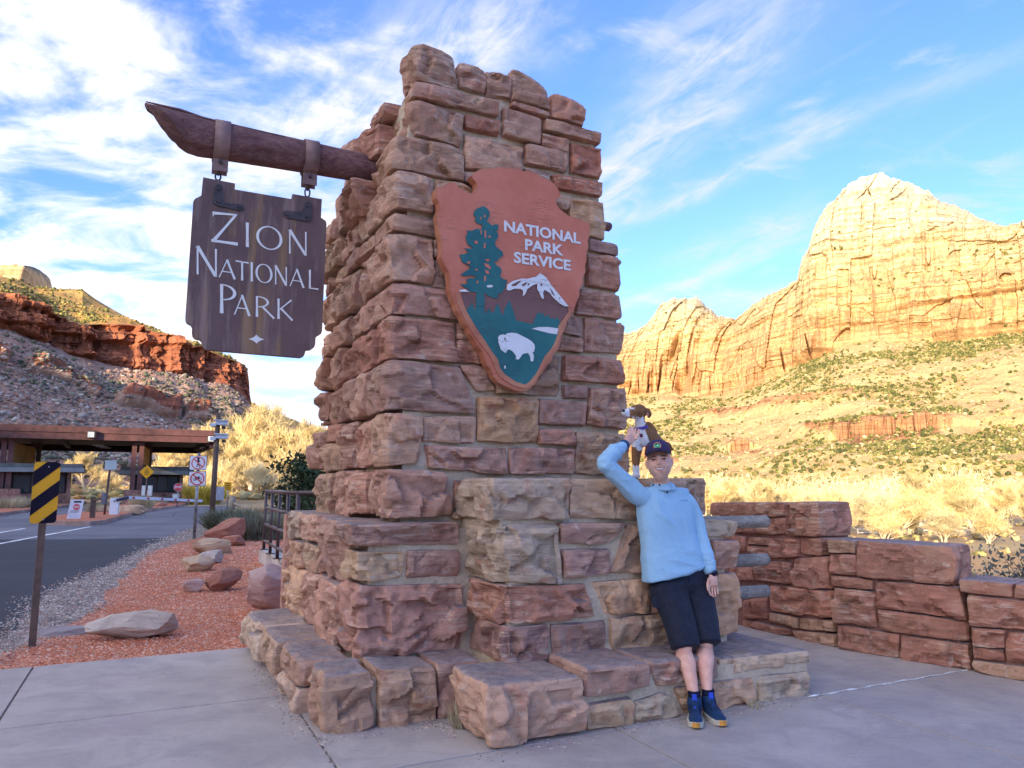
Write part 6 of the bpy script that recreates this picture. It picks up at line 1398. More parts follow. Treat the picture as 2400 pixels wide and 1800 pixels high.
# low stone walls beside the booths
def lowwall(pxa, pxb, Y, h, label):
    a = AY(pxa, 1150, Y) * [1, 1, 0]; b = AY(pxb, 1150, Y + 1.0) * [1, 1, 0]; d = b - a; L = np.linalg.norm(d); d /= L; nn = np.cross([0, 0, 1], d); e = empty('low_stone_wall', (a + b) / 2, label=label, cat='wall')
    n = max(3, int(L / .8))
    for r_ in range(3):
        for k in range(n): MB().box(a + d * L * (k + .5 + .25 * (r_ % 2 - .5)) / n + [0, 0, h * (r_ + .5) / 3 - .02], (L / n - .04, .5 + .03 * ((k + r_) % 2), h / 3 - .025), ax=[d, nn, [0, 0, 1.0]]).make('block', M_BRICKB, e)
    MB().box((a + b) / 2 + [0, 0, h / 2 - .04], (L, .44, h - .04), ax=[d, nn, [0, 0, 1.0]]).make('core', M_MORTR, e)
lowwall(292, 345, 61.3, 1.25, 'low brown stone wall under the right canopy posts'); lowwall(-25, 48, 56.6, 1.35, 'low brown stone wall under the left canopy posts')

# ---- traffic islands with kerbs
M_KERB = plain('kerb_concrete', (.36, .24, .19), .85, .2, .2, 4)
def island(name, px_pts, label, h=.14):
    P = smooth_line([G(*p) for p in px_pts] + [G(*px_pts[0])], 5)[:-1]; b = MB(); b.prism([p + [0, 0, h] for p in P], (0, 0, -1), h + .05); o = b.make(name, M_KERB, label=label, kind='structure')
    c_ = np.mean(P, axis=0); Q = [p + (c_ - p) / max(np.linalg.norm(c_ - p), 1) * .28 + [0, 0, h + .004] for p in P]; poly_fill('island_gravel', [[q for q in Q]], (0, 0, -1), .01, M_RED, o)
    return o
island('traffic_island', [(70, 1226), (130, 1229), (228, 1229), (279, 1216), (331, 1202), (404, 1190), (436, 1183), (430, 1178), (330, 1178), (240, 1196), (150, 1212), (90, 1219)], 'kerbed traffic island of red gravel in front of the barrier')
island('left_island', [(-300, 1240), (0, 1208), (81, 1197), (162, 1187), (185, 1181), (160, 1178), (-300, 1178)], 'kerbed planting island below the left booth')

# ---- small things on the island
def sbox(name, px0, px1, y0, y1, base, dep, mat, label, cat, parent=None, **k):
    b = G(*base); Y = b[1]; a0 = AY(px0, y1, Y); a1 = AY(px1, y0, Y); cz = (a0 + a1) / 2; w_ = abs(a1[0] - a0[0]); h_ = a1[2] - a0[2]
    return MB().box((cz[0], Y + dep / 2, cz[2]), (w_, dep, h_), rz=R(k.pop('rz', 20))).make(name, mat, parent, bevel=.01, **({'label': label, 'cat': cat} if label else {}), **k), Y, cz, w_, h_
fs = G(174, 1224); e = empty('fee_sign', fs, label='white free-standing notice panel with a red disc on the island kerb', cat='sign'); Yq = fs[1]
xd = facing(fs); nd = np.cross(xd, [0, 0, 1.0]); c_ = np.array([fs[0], fs[1], AY(174, 1197, Yq)[2]]); hh_ = (AY(174, 1171, Yq) - AY(174, 1223, Yq))[2]; ww_ = .50
plate([(a + b * .12, b) for a, b in rrect(ww_, hh_, .03)], c_, xd, .04, M_SW, 'panel', e); plate([(a, b) for a, b in [(-ww_*.28 + .07, hh_*.36), (ww_*.28+.07, hh_*.36), (ww_*.28+.07, hh_*.44), (-ww_*.28+.07, hh_*.44)]], c_ + nd * .004, xd, .004, M_DARKW, 'display', e)
plate([(a + .04, b + hh_ * .17) for a, b in disc(.13, 20)], c_ + nd * .004, xd, .004, M_SRP, 'red_disc', e); plate([(-.09 + .04, hh_*.17 - .015), (.09 + .04, hh_*.17 - .015), (.09 + .04, hh_*.17 + .02), (-.09 + .04, hh_*.17 + .02)], c_ + nd * .007, xd, .003, M_SW, 'white_bar', e)
for k in range(4): plate([(-.19 + .02 - k * .004, hh_ * (.03 - k * .035)), (.17 - k * .02, hh_ * (.03 - k * .035)), (.17 - k * .02, hh_ * (.018 - k * .035)), (-.19 + .02, hh_ * (.018 - k * .035))], c_ + nd * .004, xd, .003, M_DARKW, 'text_line', e)
plate([(-.10 - .04, -hh_*.49), (.12 - .04, -hh_*.49), (.10 - .04, -hh_*.455), (-.08 - .04, -hh_*.455)], c_ + nd * .004, xd, .003, M_SR, 'red_mark', e)
e = empty('card_reader_post', G(213, 1222), label='brown card reader pedestal with a bent arm beside the notice panel', cat='post'); b0_ = G(213, 1222)
sbox('pedestal', 206, 220, 1165, 1222, (213, 1222), .3, M_POSTB, None, None, e); q = AY(220, 1174, b0_[1]); MB().tube([q, q + [.2, 0, .08], q + [.38, 0, .12]], .05, 8).make('arm', M_POSTB, e, True); MB().box(q + [.44, 0, .10], (.16, .16, .5)).make('reader', plain('reader_grey', (.12, .13, .16), .5), e)
e = empty('barrier_gate', G(262, 1213), label='white barrier cabinet with a long red and white arm across the lane', cat='barrier'); gb = G(262, 1213)
sbox('cabinet', 252, 273, 1167, 1213, (262, 1213), .45, M_BOXW, None, None, e); q0 = AY(274, 1172, gb[1]); q1 = AY(300, 1166, gb[1] + .6); q2 = AY(474, 1174, gb[1] + 5.0)
MB().tube([q0, q1], .075, 8).make('arm_mount', plain('arm_navy', (.05, .055, .10), .5), e, True); d = q2 - q1; L = np.linalg.norm(d); d /= L; axb = [d, np.cross([0, 0, 1], d) / np.linalg.norm(np.cross([0, 0, 1], d)), [0, 0, 1.0]]
for k in range(11):
    MB().box(q1 + d * L * (k + .5) / 11, (L / 11 * (1.0), .06, .13), ax=axb).make('arm_section', M_SW, e)
    if k % 2 == 0 and k < 10: MB().box(q1 + d * L * (k + .8) / 11 + [0, -.04, .0], (L / 11 * .34, .03, .10), ax=axb).make('reflector', M_SR, e)
c_ = AY(268, 1175, gb[1] - .05); MB().tube([c_ + [0, .04, 0], c_], .04, 12).make('lock', M_IRON, e)
e = empty('lane_sign', G(244, 1213), label='blank pale rectangular sign on a tall thin brown pole beside the barrier cabinet', cat='sign'); b0_ = G(244, 1213); Yq = b0_[1]; ztp = AY(258, 1100, Yq)[2]
MB().tube([b0_, [b0_[0] + .10, Yq, ztp]], .055, 8).make('pole', M_RUST, e, True); xd = facing(b0_); c_ = np.array([b0_[0] + .18, Yq - .08, AY(262, 1090, Yq)[2]]); plate(rrect(.50, .46, .05), c_, xd, .10, plain('pale_panel', (.48, .55, .50), .5, .4, .06), 'panel', e)
# diamond, stop sign
e = empty('diamond_sign', AY(344, 1180, 52) * [1, 1, 0], label='small yellow diamond warning sign in front of the glazed booth', cat='sign'); c_ = AY(344, 1106, 52); xd = facing(c_); nd = np.cross(xd, [0, 0, 1.0]); r_ = .47
MB().tube([[c_[0], 52.06, 0], [c_[0], 52.06, c_[2]]], .045, 8).make('post', M_POSTB, e, True); plate([(0, r_), (-r_, 0), (0, -r_), (r_, 0)], c_, xd, .01, M_YEL, 'panel', e)
for k, wq in enumerate((.12, .26, .30, .24)): plate([(-wq / 2, .18 - k * .11), (wq / 2, .18 - k * .11), (wq / 2, .14 - k * .11), (-wq / 2, .14 - k * .11)], c_ + nd * .012, xd, .003, M_SB, 'text_line', e)
e = empty('stop_sign', AY(417, 1180, 55) * [1, 1, 0], label='small red octagonal STOP sign at the right corner of the glazed booth', cat='sign'); c_ = AY(417, 1142, 55); xd = facing(c_); nd = np.cross(xd, [0, 0, 1.0])
MB().tube([[c_[0], 55.05, 0], [c_[0], 55.05, c_[2]]], .03, 8).make('post', M_GALV, e, True); oc_ = [(.29 * math.cos(R(22.5 + 45 * k)), .29 * math.sin(R(22.5 + 45 * k))) for k in range(8)]; plate([(a * 1.06, b * 1.06) for a, b in oc_], c_, xd, .008, M_SW, 'rim', e); plate(oc_, c_ + nd * .004, xd, .003, M_SR, 'panel', e); text_on('STOP', c_ + nd * .009, xd, [0, 0, 1], .24, M_SW, e, .003, width=.46, bold=.008)
for a, b, lab in ((331, 341, 'left white barrel shaped box in front of the booth wall'), (345, 355, 'right white barrel shaped box in front of the booth wall')):
    o, *_ = sbox('white_box', a, b, 1138, 1162, (343, 1186), .2, plain('pale_box', (.58, .63, .60), .6), lab, 'box', rz=0)
sbox('utility_box', 402, 416, 1158, 1172, (408, 1188), .4, plain('pale_box', (.58, .63, .60), .6), 'grey white box standing at the foot of the STOP sign', 'box')
# camera pole
cp = G(495, 1235); e = empty('camera_pole', cp, label='tall brown steel pole carrying two white traffic cameras', cat='pole'); Yq = cp[1]; ztp = AY(510, 974, Yq)[2]
MB().tube([cp, [cp[0] + .04, Yq, ztp]], [.105, .085], 10).make('pole', M_POSTB, e, True); MB().tube([[cp[0] + .04, Yq, ztp], [cp[0] + .05, Yq, ztp + .75]], .012, 6).make('antenna', M_GALV, e, True); MB().box(cp + [0, 0, .01], (.5, .5, .03), rz=.3).make('base_plate', M_POSTB, e)
MBL = plain('camera_white', (.55, .62, .70), .4, .5, .1, 6)
for yy in (992, 1024):
    c_ = AY(520, yy, Yq); cm = MB(); cm.box(c_, (.42, .5, .14), rz=.3); cm.box(c_ + [.0, -.05, .09], (.48, .62, .03), rz=.3); o = cm.make('camera', MBL, e); c2_ = AY(500, yy + 4, Yq); MB().box(c2_, (.20, .3, .12), rz=.3).make('camera', MBL, e); MB().tube([c_ + [-.1, 0, -.05], c_ + [-.3, 0, -.14]], .03, 6).make('camera_arm', M_IRON, e, True)
    MB().tube([c_ + [0, 0, -.08], c_ + [.06, 0, -.25], c_ + [.16, 0, -.42], c_ + [.05, 0, -.52], c_ + [-.16, 0, -.5]], .014, 5).make('cable', M_IRON, e, True); MB().box(c_ + [.08, 0, -.16], (.12, .12, .12)).make('sensor', M_IRON, e)
sbox('electrical_cabinet', 504, 523, 1141, 1173, (512, 1206), .3, plain('cabinet_grey', (.36, .37, .39), .5), 'grey electrical cabinet mounted just right of the camera pole', 'cabinet')
b0_ = G(508, 1212); 
e = empty('notice_sign', AY(533, 1190, 42) * [1, 1, 0], label='small yellow rectangular notice sign on thin posts beyond the camera pole', cat='sign'); c_ = AY(534, 1139, 42); xd = facing(c_); nd = np.cross(xd, [0, 0, 1.0]); MB().tube([[c_[0], 42.05, -.1], [c_[0], 42.05, c_[2]]], .03, 6).make('post', M_GALV, e, True); plate(rrect(.40, .44, .02), c_, xd, .01, M_YEL, 'panel', e)
for k in range(4): plate([(-.13, .15 - k * .1), (.13, .15 - k * .1), (.12, .115 - k * .1), (-.12, .115 - k * .1)], c_ + nd * .012, xd, .003, M_SB, 'text_line', e)
# wooden post-and-rail fence
M_FW = wood('grey_fence_wood', (.28, .23, .17), (.38, .32, .24), (.12, .09, .07), .4)
fp = G(543, 1214); e = empty('rail_fence', fp, label='weathered wooden post with long rails running down to the right', cat='fence'); Yq = fp[1]; ztp = AY(546, 1163, Yq)[2]
MB().tube([fp, [fp[0], Yq, ztp]], .15, 9).make('post', M_FW, e, True)
qa = AY(549, 1180, Yq); qb = AY(628, 1216, 22)
MB().tube([qa, qb], .075, 8).make('rail', M_FW, e, True); MB().tube([qa - [0, 0, .35], qb - [0, 0, .35]], .075, 8).make('rail', M_FW, e, True)
q = qb; MB().tube([q + [0, 0, .12], q * [1, 1, 0]], .13, 8).make('post', M_FW, e, True)

# ---- tufts, bushes
def tuft(name, c, h, r, n, mat, label, seed=0, cat='plant', group=None, spread=.6, w_=.010, nseg=2):
    rg = np.random.RandomState(seed); V = []; F = []
    for i in range(n):
        a = rg.rand() * 6.28; rr = r * math.sqrt(rg.rand()) * .5; p = np.array([math.cos(a) * rr, math.sin(a) * rr, 0]); d = np.array([math.cos(a) * spread * rg.rand() + .2 * rg.randn(), math.sin(a) * spread * rg.rand() + .2 * rg.randn(), 1.0]); d /= np.linalg.norm(d); L = h * (.55 + .5 * rg.rand()); s_ = np.cross(d, rg.randn(3)); s_ /= np.linalg.norm(s_); w = w_ * (.6 + .8 * rg.rand())
        m = p + d * L * .55; tp = p + d * L + np.array([d[0], d[1], -.25]) * L * .22 * rg.rand(); k = len(V); V += [p - s_ * w, p + s_ * w, m + s_ * w * .7, m - s_ * w * .7, tp]; F += [(k, k+1, k+2, k+3), (k+3, k+2, k+4)]
    V = np.array(V) + np.asarray(c); return mk(name, V, F, mat, label=label, cat=cat, group=group)
M_DRY = plain('dry_grass', (.52, .44, .27), .9, .1, .25, 9); M_SAGE = plain('grey_sage', (.27, .27, .18), .9, .1, .3, 5); M_SAGE2 = plain('green_grey_bush', (.14, .15, .085), .9, .1, .3, 5); M_YG = plain('yellow_bush', (.55, .44, .08), .9, .1, .3, 3)
tuft('grass_tuft', G(22, 1196), 1.0, 1.5, 900, M_DRY, 'big clump of dry yellow grass at the left edge below the booth', 1, w_=.014); tuft('grass_tuft', G(62, 1194), .95, 1.3, 800, M_DRY, 'dry grass clump just left of the striped marker', 2, w_=.014)
tuft('grass_tuft', G(331, 1197), 1.15, 1.0, 800, M_DRY, 'pale grass clump on the island between the dark red rocks', 3, w_=.014); tuft('grass_tuft', G(371, 1190), .8, .8, 500, M_DRY, 'smaller pale grass clump at the booth end of the island', 4, w_=.014)
tuft('grass_tuft', G(225, 1205), .7, .9, 400, M_DRY, 'short dry grass behind the card reader pedestal', 5, w_=.014)
tuft('grass_tuft', G(520, 1238), .75, 1.1, 900, M_SAGE, 'low grey grass clump beside the wooden fence post', 6); tuft('sage_bush', G(566, 1252), 1.0, 1.7, 2600, M_SAGE2, 'dark grey green bush behind the large red boulder', 7, spread=1.1); tuft('sage_bush', G(612, 1262), .9, 1.5, 1800, M_SAGE, 'grey grass and sage between the bush and the railing', 8, spread=.9)
tuft('sage_bush', G(590, 1242), .8, 1.6, 1500, M_SAGE, 'pale sage farther back behind the dark bush', 9, spread=1.0)
tuft('yellow_bush', G(478, 1182), 2.0, 2.2, 1500, M_YG, 'yellow green bush at the far road edge under the prohibition sign', 10, spread=.9, w_=.04)
tuft('grass_tuft', W(-.02, .46, 0), .20, .07, 60, M_DRY, 'little tuft of dry grass in the nook between the two plinth blocks', 11, w_=.0025, spread=.45); tuft('grass_tuft', W(1.97, -.02, 0), .07, .10, 40, M_DRY, 'dry weeds at the foot of the banded grey plinth stone', 12, w_=.002, spread=.8)
for (px_, py_, s, m, lab, sd) in ((300, 1206, (2.2, 1.2, .75), 'tan', 'broad tan topped rock on the island behind the barrier cabinet', 21), (315, 1196, (1.2, 1, .9), 'red', 'dark red rock behind the broad tan rock on the island', 22), (358, 1190, (1.7, 1.2, 1.0), 'red', 'red rock with a pale left side on the island', 23), (376, 1191, (1.1, .8, .6), 'red', 'small dark red rock at the right end of the island rocks', 24), (243, 1205, (1.1, .9, .5), 'tan', 'low tan rock left of the barrier cabinet', 25)):
    rock('island_rock', G(px_, py_), s, .2, m, lab, sub=3, seed=sd)

# ================================================================== TREES
gl = 'bare golden trees beyond the entrance road'
T_L = [(345, 1085, 118, 4, 'low straw coloured bush tree seen under the canopy left of its posts'), (205, 1048, 112, 0, 'sunlit bare tree framed under the canopy above the white fee cabinet'), (262, 1092, 110, 4, 'small sunlit bare tree seen right of the blank pale sign'),
 (405, 1030, 116, 0, 'bare tree whose top shows over the canopy roof, left one'), (440, 1004, 120, 2, 'bare tree whose top shows over the canopy roof, middle one'), (478, 980, 125, 0, 'bare tree rising behind the canopy end'), (505, 940, 140, 1, 'tall pale bare tree just above the camera pole'), (545, 955, 132, 5, 'bare tree with dark limbs right of the camera pole'),
 (588, 975, 118, 0, 'rounded golden tree between the camera pole and the railing'), (628, 948, 138, 1, 'tall golden tree under the right edge of the signboard'), (668, 925, 122, 2, 'tallest golden tree left of the monument'), (712, 945, 108, 1, 'golden tree with a leaning pale trunk close to the monument'), (742, 965, 100, 0, 'golden tree partly hidden by the monument shaft'),
 (560, 1050, 92, 4, 'low bushy golden tree above the wooden fence'), (610, 1065, 84, 3, 'low bushy golden tree with pale stems behind the railing'), (655, 1040, 88, 1, 'golden tree with a thick pale trunk behind the railing'), (700, 1075, 78, 4, 'low golden bush tree behind the railing corner'), (470, 1075, 100, 4, 'low golden bush tree behind the no bicycles sign'), (515, 1060, 96, 3, 'low golden bush tree behind the electrical cabinet'), (430, 1110, 100, 3, 'low golden bush tree beside the right booth')]
for px_, yt, Y, k, lab in T_L: tree_at(px_, yt, Y, k, lab, gl, wide=1.15)
gr_ = 'bare cottonwoods in the valley behind the wall'
T_R = [(1420, 1085, 150, 0, 'pale bare tree behind the dog, next to the monument'), (1500, 1095, 140, 2, 'pale bare tree behind the man\'s cap'), (1580, 1100, 130, 1, 'pale bare tree right of the man\'s head'), (1640, 1098, 120, 4, 'pale bushy tree above the end of the stone wing'), (1700, 1108, 112, 0, 'pale bare tree above the left end of the stepped wall'), (1762, 1112, 105, 2, 'thin stemmed bare tree above the stepped wall'),
 (1830, 1118, 112, 1, 'bare tree above the middle of the top wall step'), (1900, 1120, 104, 3, 'bushy bare tree above the right end of the top wall step'), (1960, 1125, 98, 4, 'bushy bare tree just beyond the end of the top wall step'), (2040, 1130, 88, 3, 'tangled bushy bare tree with many thin stems beside the white fence'), (2095, 1140, 84, 1, 'bare tree with a leaning pale trunk behind the white fence'), (2140, 1120, 90, 5, 'bare tree with a dark trunk in the middle of the valley trees'),
 (2150, 1096, 118, 0, 'tallest pale tree of the valley grove'), (2215, 1100, 112, 2, 'tall pale tree right of the dark trunked one'), (2270, 1128, 92, 1, 'wide pale bare tree with drooping branches right of centre of the grove'), (2330, 1120, 105, 0, 'pale bare tree near the right edge of the grove'), (2390, 1112, 110, 2, 'pale bare tree cut by the right edge of the photo'), (2200, 1175, 82, 3, 'low bushy tree behind the picnic shelter beam'), (2300, 1165, 80, 4, 'low tangled bush tree at the right of the white fence'), (2060, 1165, 80, 4, 'low tangled bush at the left end of the white fence'),
 (1860, 1128, 140, 4, 'far low straw coloured tree above the top wall step'), (2450, 1120, 100, 0, 'pale bare tree just outside the right edge')]
for px_, yt, Y, k, lab in T_R: tree_at(px_, yt, Y, k, lab, gr_, wide=1.2)
# thicket of far trees as one mass
pts = []; rg = np.random.RandomState(31)
# evergreen beside the monument
def leafy(name, c, h, r, n, mats, label, seed, leaf=.10, cat='tree', trunk=True, squash=1.0):
    rg = np.random.RandomState(seed); e = empty(name, c, label=label, cat=cat)
    if trunk: MB().tube([np.asarray(c), np.asarray(c) + [.05, 0, h * .9]], [h * .03, .02], 7).make('trunk', M_BARKD, e, True)
    cen = rg.randn(28, 3) * np.array([r * .42, r * .42, h * .22]) + np.array([0, 0, h * .58]); ix = rg.randint(0, 28, n); P = cen[ix] + rg.randn(n, 3) * r * .16; A = rg.randn(n, 3); A /= np.linalg.norm(A, axis=1, keepdims=True); B = np.cross(A, rg.randn(n, 3)); B /= np.linalg.norm(B, axis=1, keepdims=True); s_ = leaf * (.6 + .8 * rg.rand(n, 1))
    V = np.stack([P - A * s_, P + B * s_ * .5, P + A * s_, P - B * s_ * .5], 1).reshape(-1, 3) + np.asarray(c); k = np.arange(n) * 4; mk('crown', V, [(a, a+1, a+2, a+3) for a in k], mats, e); return e
M_EVG = plain('evergreen_leaves', (.045, .075, .030), .7, .3, .4, 2)
q = AY(735, 1180, 34) * [1, 1, 0]; leafy('evergreen_shrub', (q[0], q[1], -.6), 3.8, 1.6, 2600, M_EVG, 'dark green leafy shrub between the railing and the monument', 3, .12)
q = AY(702, 1180, 40) * [1, 1, 0]; leafy('evergreen_shrub', (q[0], q[1], -.6), 2.4, 1.4, 1600, M_EVG, 'lower dark green shrub left of the first one behind the railing', 4, .12)
M_THORN = plain('dark_twigs', (.13, .11, .09), .9, .1, .3, 4); M_SAGE3 = plain('blue_grey_leaves', (.13, .145, .13), .9, .1, .3, 4)
q = AY(2395, 1330, 26); zq = float(hgt(q[0], q[1])); e = leafy('thorn_bush', (q[0] + .8, q[1], zq), 3.0, 3.2, 2600, M_SAGE3, 'dark thorny bush with bare spiky twigs at the right edge', 5, .10, cat='bush')
rg = np.random.RandomState(3); tb = MB()
for k in range(60):
    a = rg.rand() * 6.28; d = np.array([math.cos(a) - .6, math.sin(a) * .5, .5 + .5 * rg.rand()]); d /= np.linalg.norm(d); p = np.array([q[0] + .8 + rg.randn() * .6, q[1] + rg.randn() * .4, zq + .6 + rg.rand()]); L = 1.4 + 2.2 * rg.rand(); pts_ = [p + d * L * t_ + np.array([0, 0, -.12 * t_ * t_ * L]) + rg.randn(3) * .05 for t_ in np.linspace(0, 1, 6)]; tb.tube(pts_, [.028, .024, .02, .015, .01, .005], 4)
    for j in range(14): i_ = rg.randint(1, 6); s_ = pts_[i_]; dd = rg.randn(3); dd /= np.linalg.norm(dd); tb.tube([s_, s_ + dd * (.08 + .25 * rg.rand())], [.010, .004], 3, cap=False)
tb.make('twigs', M_THORN, e)
# scrubby ground in the valley
def gpts(n, x0_, x1_, y0_, y1_, seed, cond=None):
    rg = np.random.RandomState(seed); o = []
    while len(o) < n:
        x = x0_ + (x1_ - x0_) * rg.rand(); y = y0_ + (y1_ - y0_) * rg.rand()
        if cond is None or cond(x, y): o.append((x, y, float(hgt(x, y))))
    return np.array(o)
gp = gpts(2600, 6, 140, 22, 330, 41, lambda x, y: x > .02 * y + 5); clumps('valley_scrub', gp, .15 + .55 * np.random.RandomState(1).rand(len(gp)) ** 2, [plain('straw_scrub', (.60, .47, .22), .9, .1, .3, 2), plain('tan_scrub', (.48, .36, .17), .9, .1, .3, 2), plain('olive_scrub', (.30, .27, .11), .9, .1, .3, 2)], 'dry straw coloured scrub on the valley floor', 42, .7, .5, ICO2)
gp = gpts(2600, -110, -8, 78, 170, 43); clumps('roadside_scrub', gp, .2 + .7 * np.random.RandomState(2).rand(len(gp)) ** 2, [plain('straw_scrub', (.60, .47, .22)), plain('gold_scrub', (.58, .40, .12), .9, .1, .3, 2), plain('rust_scrub', (.45, .25, .10), .9, .1, .3, 2), plain('olive_scrub', (.30, .27, .11))], 'golden and rust coloured scrub beyond the entrance road', 44, .7, .5, ICO2)
# distant thicket: one mass of twigs seen over the wall and beyond the booths
def thicket(name, spots, label, seed, mat, h, n=700, w_=.09):
    rg = np.random.RandomState(seed); V = []; F = []; k = 0
    for (x, y) in spots:
        z = float(hgt(x, y)); hh_ = h * (.6 + .7 * rg.rand()); P = np.array([x, y, z]) + rg.randn(n, 3) * np.array([hh_ * .42, hh_ * .42, 0]); P[:, 2] += np.abs(rg.rand(n) ** .8) * hh_ * np.exp(-((P[:, 0] - x) ** 2 + (P[:, 1] - y) ** 2) / (hh_ * .9) ** 2)
        D = rg.randn(n, 3) * .6 + np.array([0, 0, .8]); D /= np.linalg.norm(D, axis=1, keepdims=True); A = np.cross(D, rg.randn(n, 3)); A /= np.linalg.norm(A, axis=1, keepdims=True); L = hh_ * .16 * (.5 + rg.rand(n, 1)); w = w_ * (.5 + rg.rand(n, 1))
        V.append(np.stack([P - A * w, P + A * w, P + D * L], 1).reshape(-1, 3))
    V = np.concatenate(V); nn = len(V) // 3; return mk(name, V, [(3*i, 3*i+1, 3*i+2) for i in range(nn)], mat, kind='stuff', label=label)
rg = np.random.RandomState(8)
thicket('far_wood_right', [(rg.uniform(-.02, .95) * y, y) for y in rg.uniform(150, 360, 120)], 'far wood of pale leafless trees along the valley floor', 5, M_TWIG2, 8.0)
thicket('far_wood_left', [(-rg.uniform(.24, .45) * y, y) for y in rg.uniform(125, 230, 80)], 'far wood of golden leafless trees beyond the entrance station', 6, M_TWIG, 9.0)
# white pipe fence and shelter in the valley
fy = 101.0; fa = AY(2010, 1240, 96); fb = AY(2420, 1247, 104); e = empty('pipe_fence', fa * [1, 1, 0] + [0, 0, float(hgt(fa[0], fa[1]))], label='long thin white pipe fence in the sunlit valley', cat='fence')
for dz in (0, -.45): MB().tube([fa + [0, 0, dz], fb + [0, 0, dz]], .07, 6).make('rail', plain('fence_white', (.75, .74, .70), .6), e, True)
for k in range(15): p = fa + (fb - fa) * k / 14; MB().tube([p + [0, 0, .05], [p[0], p[1], float(hgt(p[0], p[1])) - .1]], .06, 5).make('post', plain('fence_white', (.75, .74, .70)), e, True)
qa = AY(2175, 1249, 92); qb = AY(2262, 1249, 95); e = empty('shelter', qa, label='low sand coloured shelter wall with a flat beam behind the white fence', cat='shelter'); d = qb - qa; L = np.linalg.norm(d); d /= L
MB().box((qa + qb) / 2 + [0, 0, -.55], (L, 1.6, .95), ax=[d, np.cross([0, 0, 1], d), [0, 0, 1]]).make('wall', plain('sand_wall', (.60, .46, .26), .9), e); MB().box((qa + qb) / 2 + [.9, -2, -1.35], (L * .6, .3, .14), ax=[d, np.cross([0, 0, 1], d), [0, 0, 1]]).make('bench', plain('bench_grey', (.40, .36, .31)), e)
# ================================================================== THE MAN
def M(x, y, v): return onv(v, x, y)
class Body:
    """closed lofts that are merged into one continuous skin by a voxel remesh"""
    def __init__(s): s.mb = MB()
    def loft(s, pts, rad, n=20, ref=(0, -1, 0), pw=2.0, sub=5, cap=.55):
        """pts: centre line, rad: (half width, half depth) per point; ref ~ the direction of the depth axis"""
        P = [np.asarray(p, float) for p in pts]; Rr = [np.array(r if isinstance(r, (tuple, list)) else (r, r), float) for r in rad]
        if sub > 1:
            Q = smooth_line(P, sub); m = len(P); RR = []
            for i in range(m - 1):
                for k in range(sub): t_ = k / sub; t2 = t_ * t_ * (3 - 2 * t_) * .5 + t_ * .5; RR.append(Rr[i] * (1 - t2) + Rr[i + 1] * t2)
            RR.append(Rr[-1]); P, Rr = Q, RR
        m = len(P); V = []; F = []; ref = np.asarray(ref, float)
        def ringat(c, t_, r):
            d = ref - t_ * (ref @ t_); d /= np.linalg.norm(d) + 1e-9; a = np.cross(t_, d)
            out = []
            for k in range(n):
                g = 2 * math.pi * k / n; x, y = math.cos(g), math.sin(g); e = 2.0 / pw
                out.append(c + a * r[0] * math.copysign(abs(x) ** e, x) + d * r[1] * math.copysign(abs(y) ** e, y))
            return out
        for i in range(m):
            t_ = P[min(i + 1, m - 1)] - P[max(i - 1, 0)]; t_ /= np.linalg.norm(t_) + 1e-12
            if i == 0:
                for f in (.35, .75): V += ringat(P[0] - t_ * Rr[0].min() * math.sqrt(1 - f * f) * cap, t_, Rr[0] * f)
            V += ringat(P[i], t_, Rr[i])
            if i == m - 1:
                for f in (.75, .35): V += ringat(P[-1] + t_ * Rr[-1].min() * math.sqrt(1 - f * f) * cap, t_, Rr[-1] * f)
        m2 = len(V) // n; F = [(i*n+k, i*n+(k+1) % n, (i+1)*n+(k+1) % n, (i+1)*n+k) for i in range(m2 - 1) for k in range(n)] + [tuple(range(n - 1, -1, -1)), tuple((m2-1)*n + k for k in range(n))]
        s.mb.add(V, F); return s
    def raw(s, V, F): s.mb.add(V, F); return s
    def skin(s, name, mat, parent, voxel=.006, smooth=4, disp=None, color=None, mats=None, pick=None, **k):
        me = mesh_data(name, s.mb.v, s.mb.f); bm = bmesh.new(); bm.from_mesh(me); bmesh.ops.recalc_face_normals(bm, faces=bm.faces); bm.to_mesh(me); bm.free()
        o = bpy.data.objects.new('tmp', me); COL.objects.link(o)
        r = o.modifiers.new('r', 'REMESH'); r.mode = 'VOXEL'; r.voxel_size = voxel
        if smooth: q = o.modifiers.new('s', 'SMOOTH'); q.iterations = smooth; q.factor = .5
        dg = bpy.context.evaluated_depsgraph_get(); m2 = bpy.data.meshes.new_from_object(o.evaluated_get(dg)); bpy.data.objects.remove(o); bpy.data.meshes.remove(me)
        if disp is not None:
            nv = len(m2.vertices); co = np.empty(nv * 3); m2.vertices.foreach_get('co', co); co = co.reshape(-1, 3); no = np.array([v.normal[:] for v in m2.vertices]); co = co + no * disp(co)[:, None]; m2.vertices.foreach_set('co', co.reshape(-1))
        m2.materials.clear()
        for q in (mats or [mat]): m2.materials.append(q)
        if pick is not None:
            c_ = np.empty(len(m2.polygons) * 3); m2.polygons.foreach_get('center', c_); m2.polygons.foreach_set('material_index', pick(c_.reshape(-1, 3)).astype(np.int32))
        m2.polygons.foreach_set('use_smooth', [True] * len(m2.polygons)); m2.update(); m2.name = name
        return obj(name, m2, parent, color, **k)
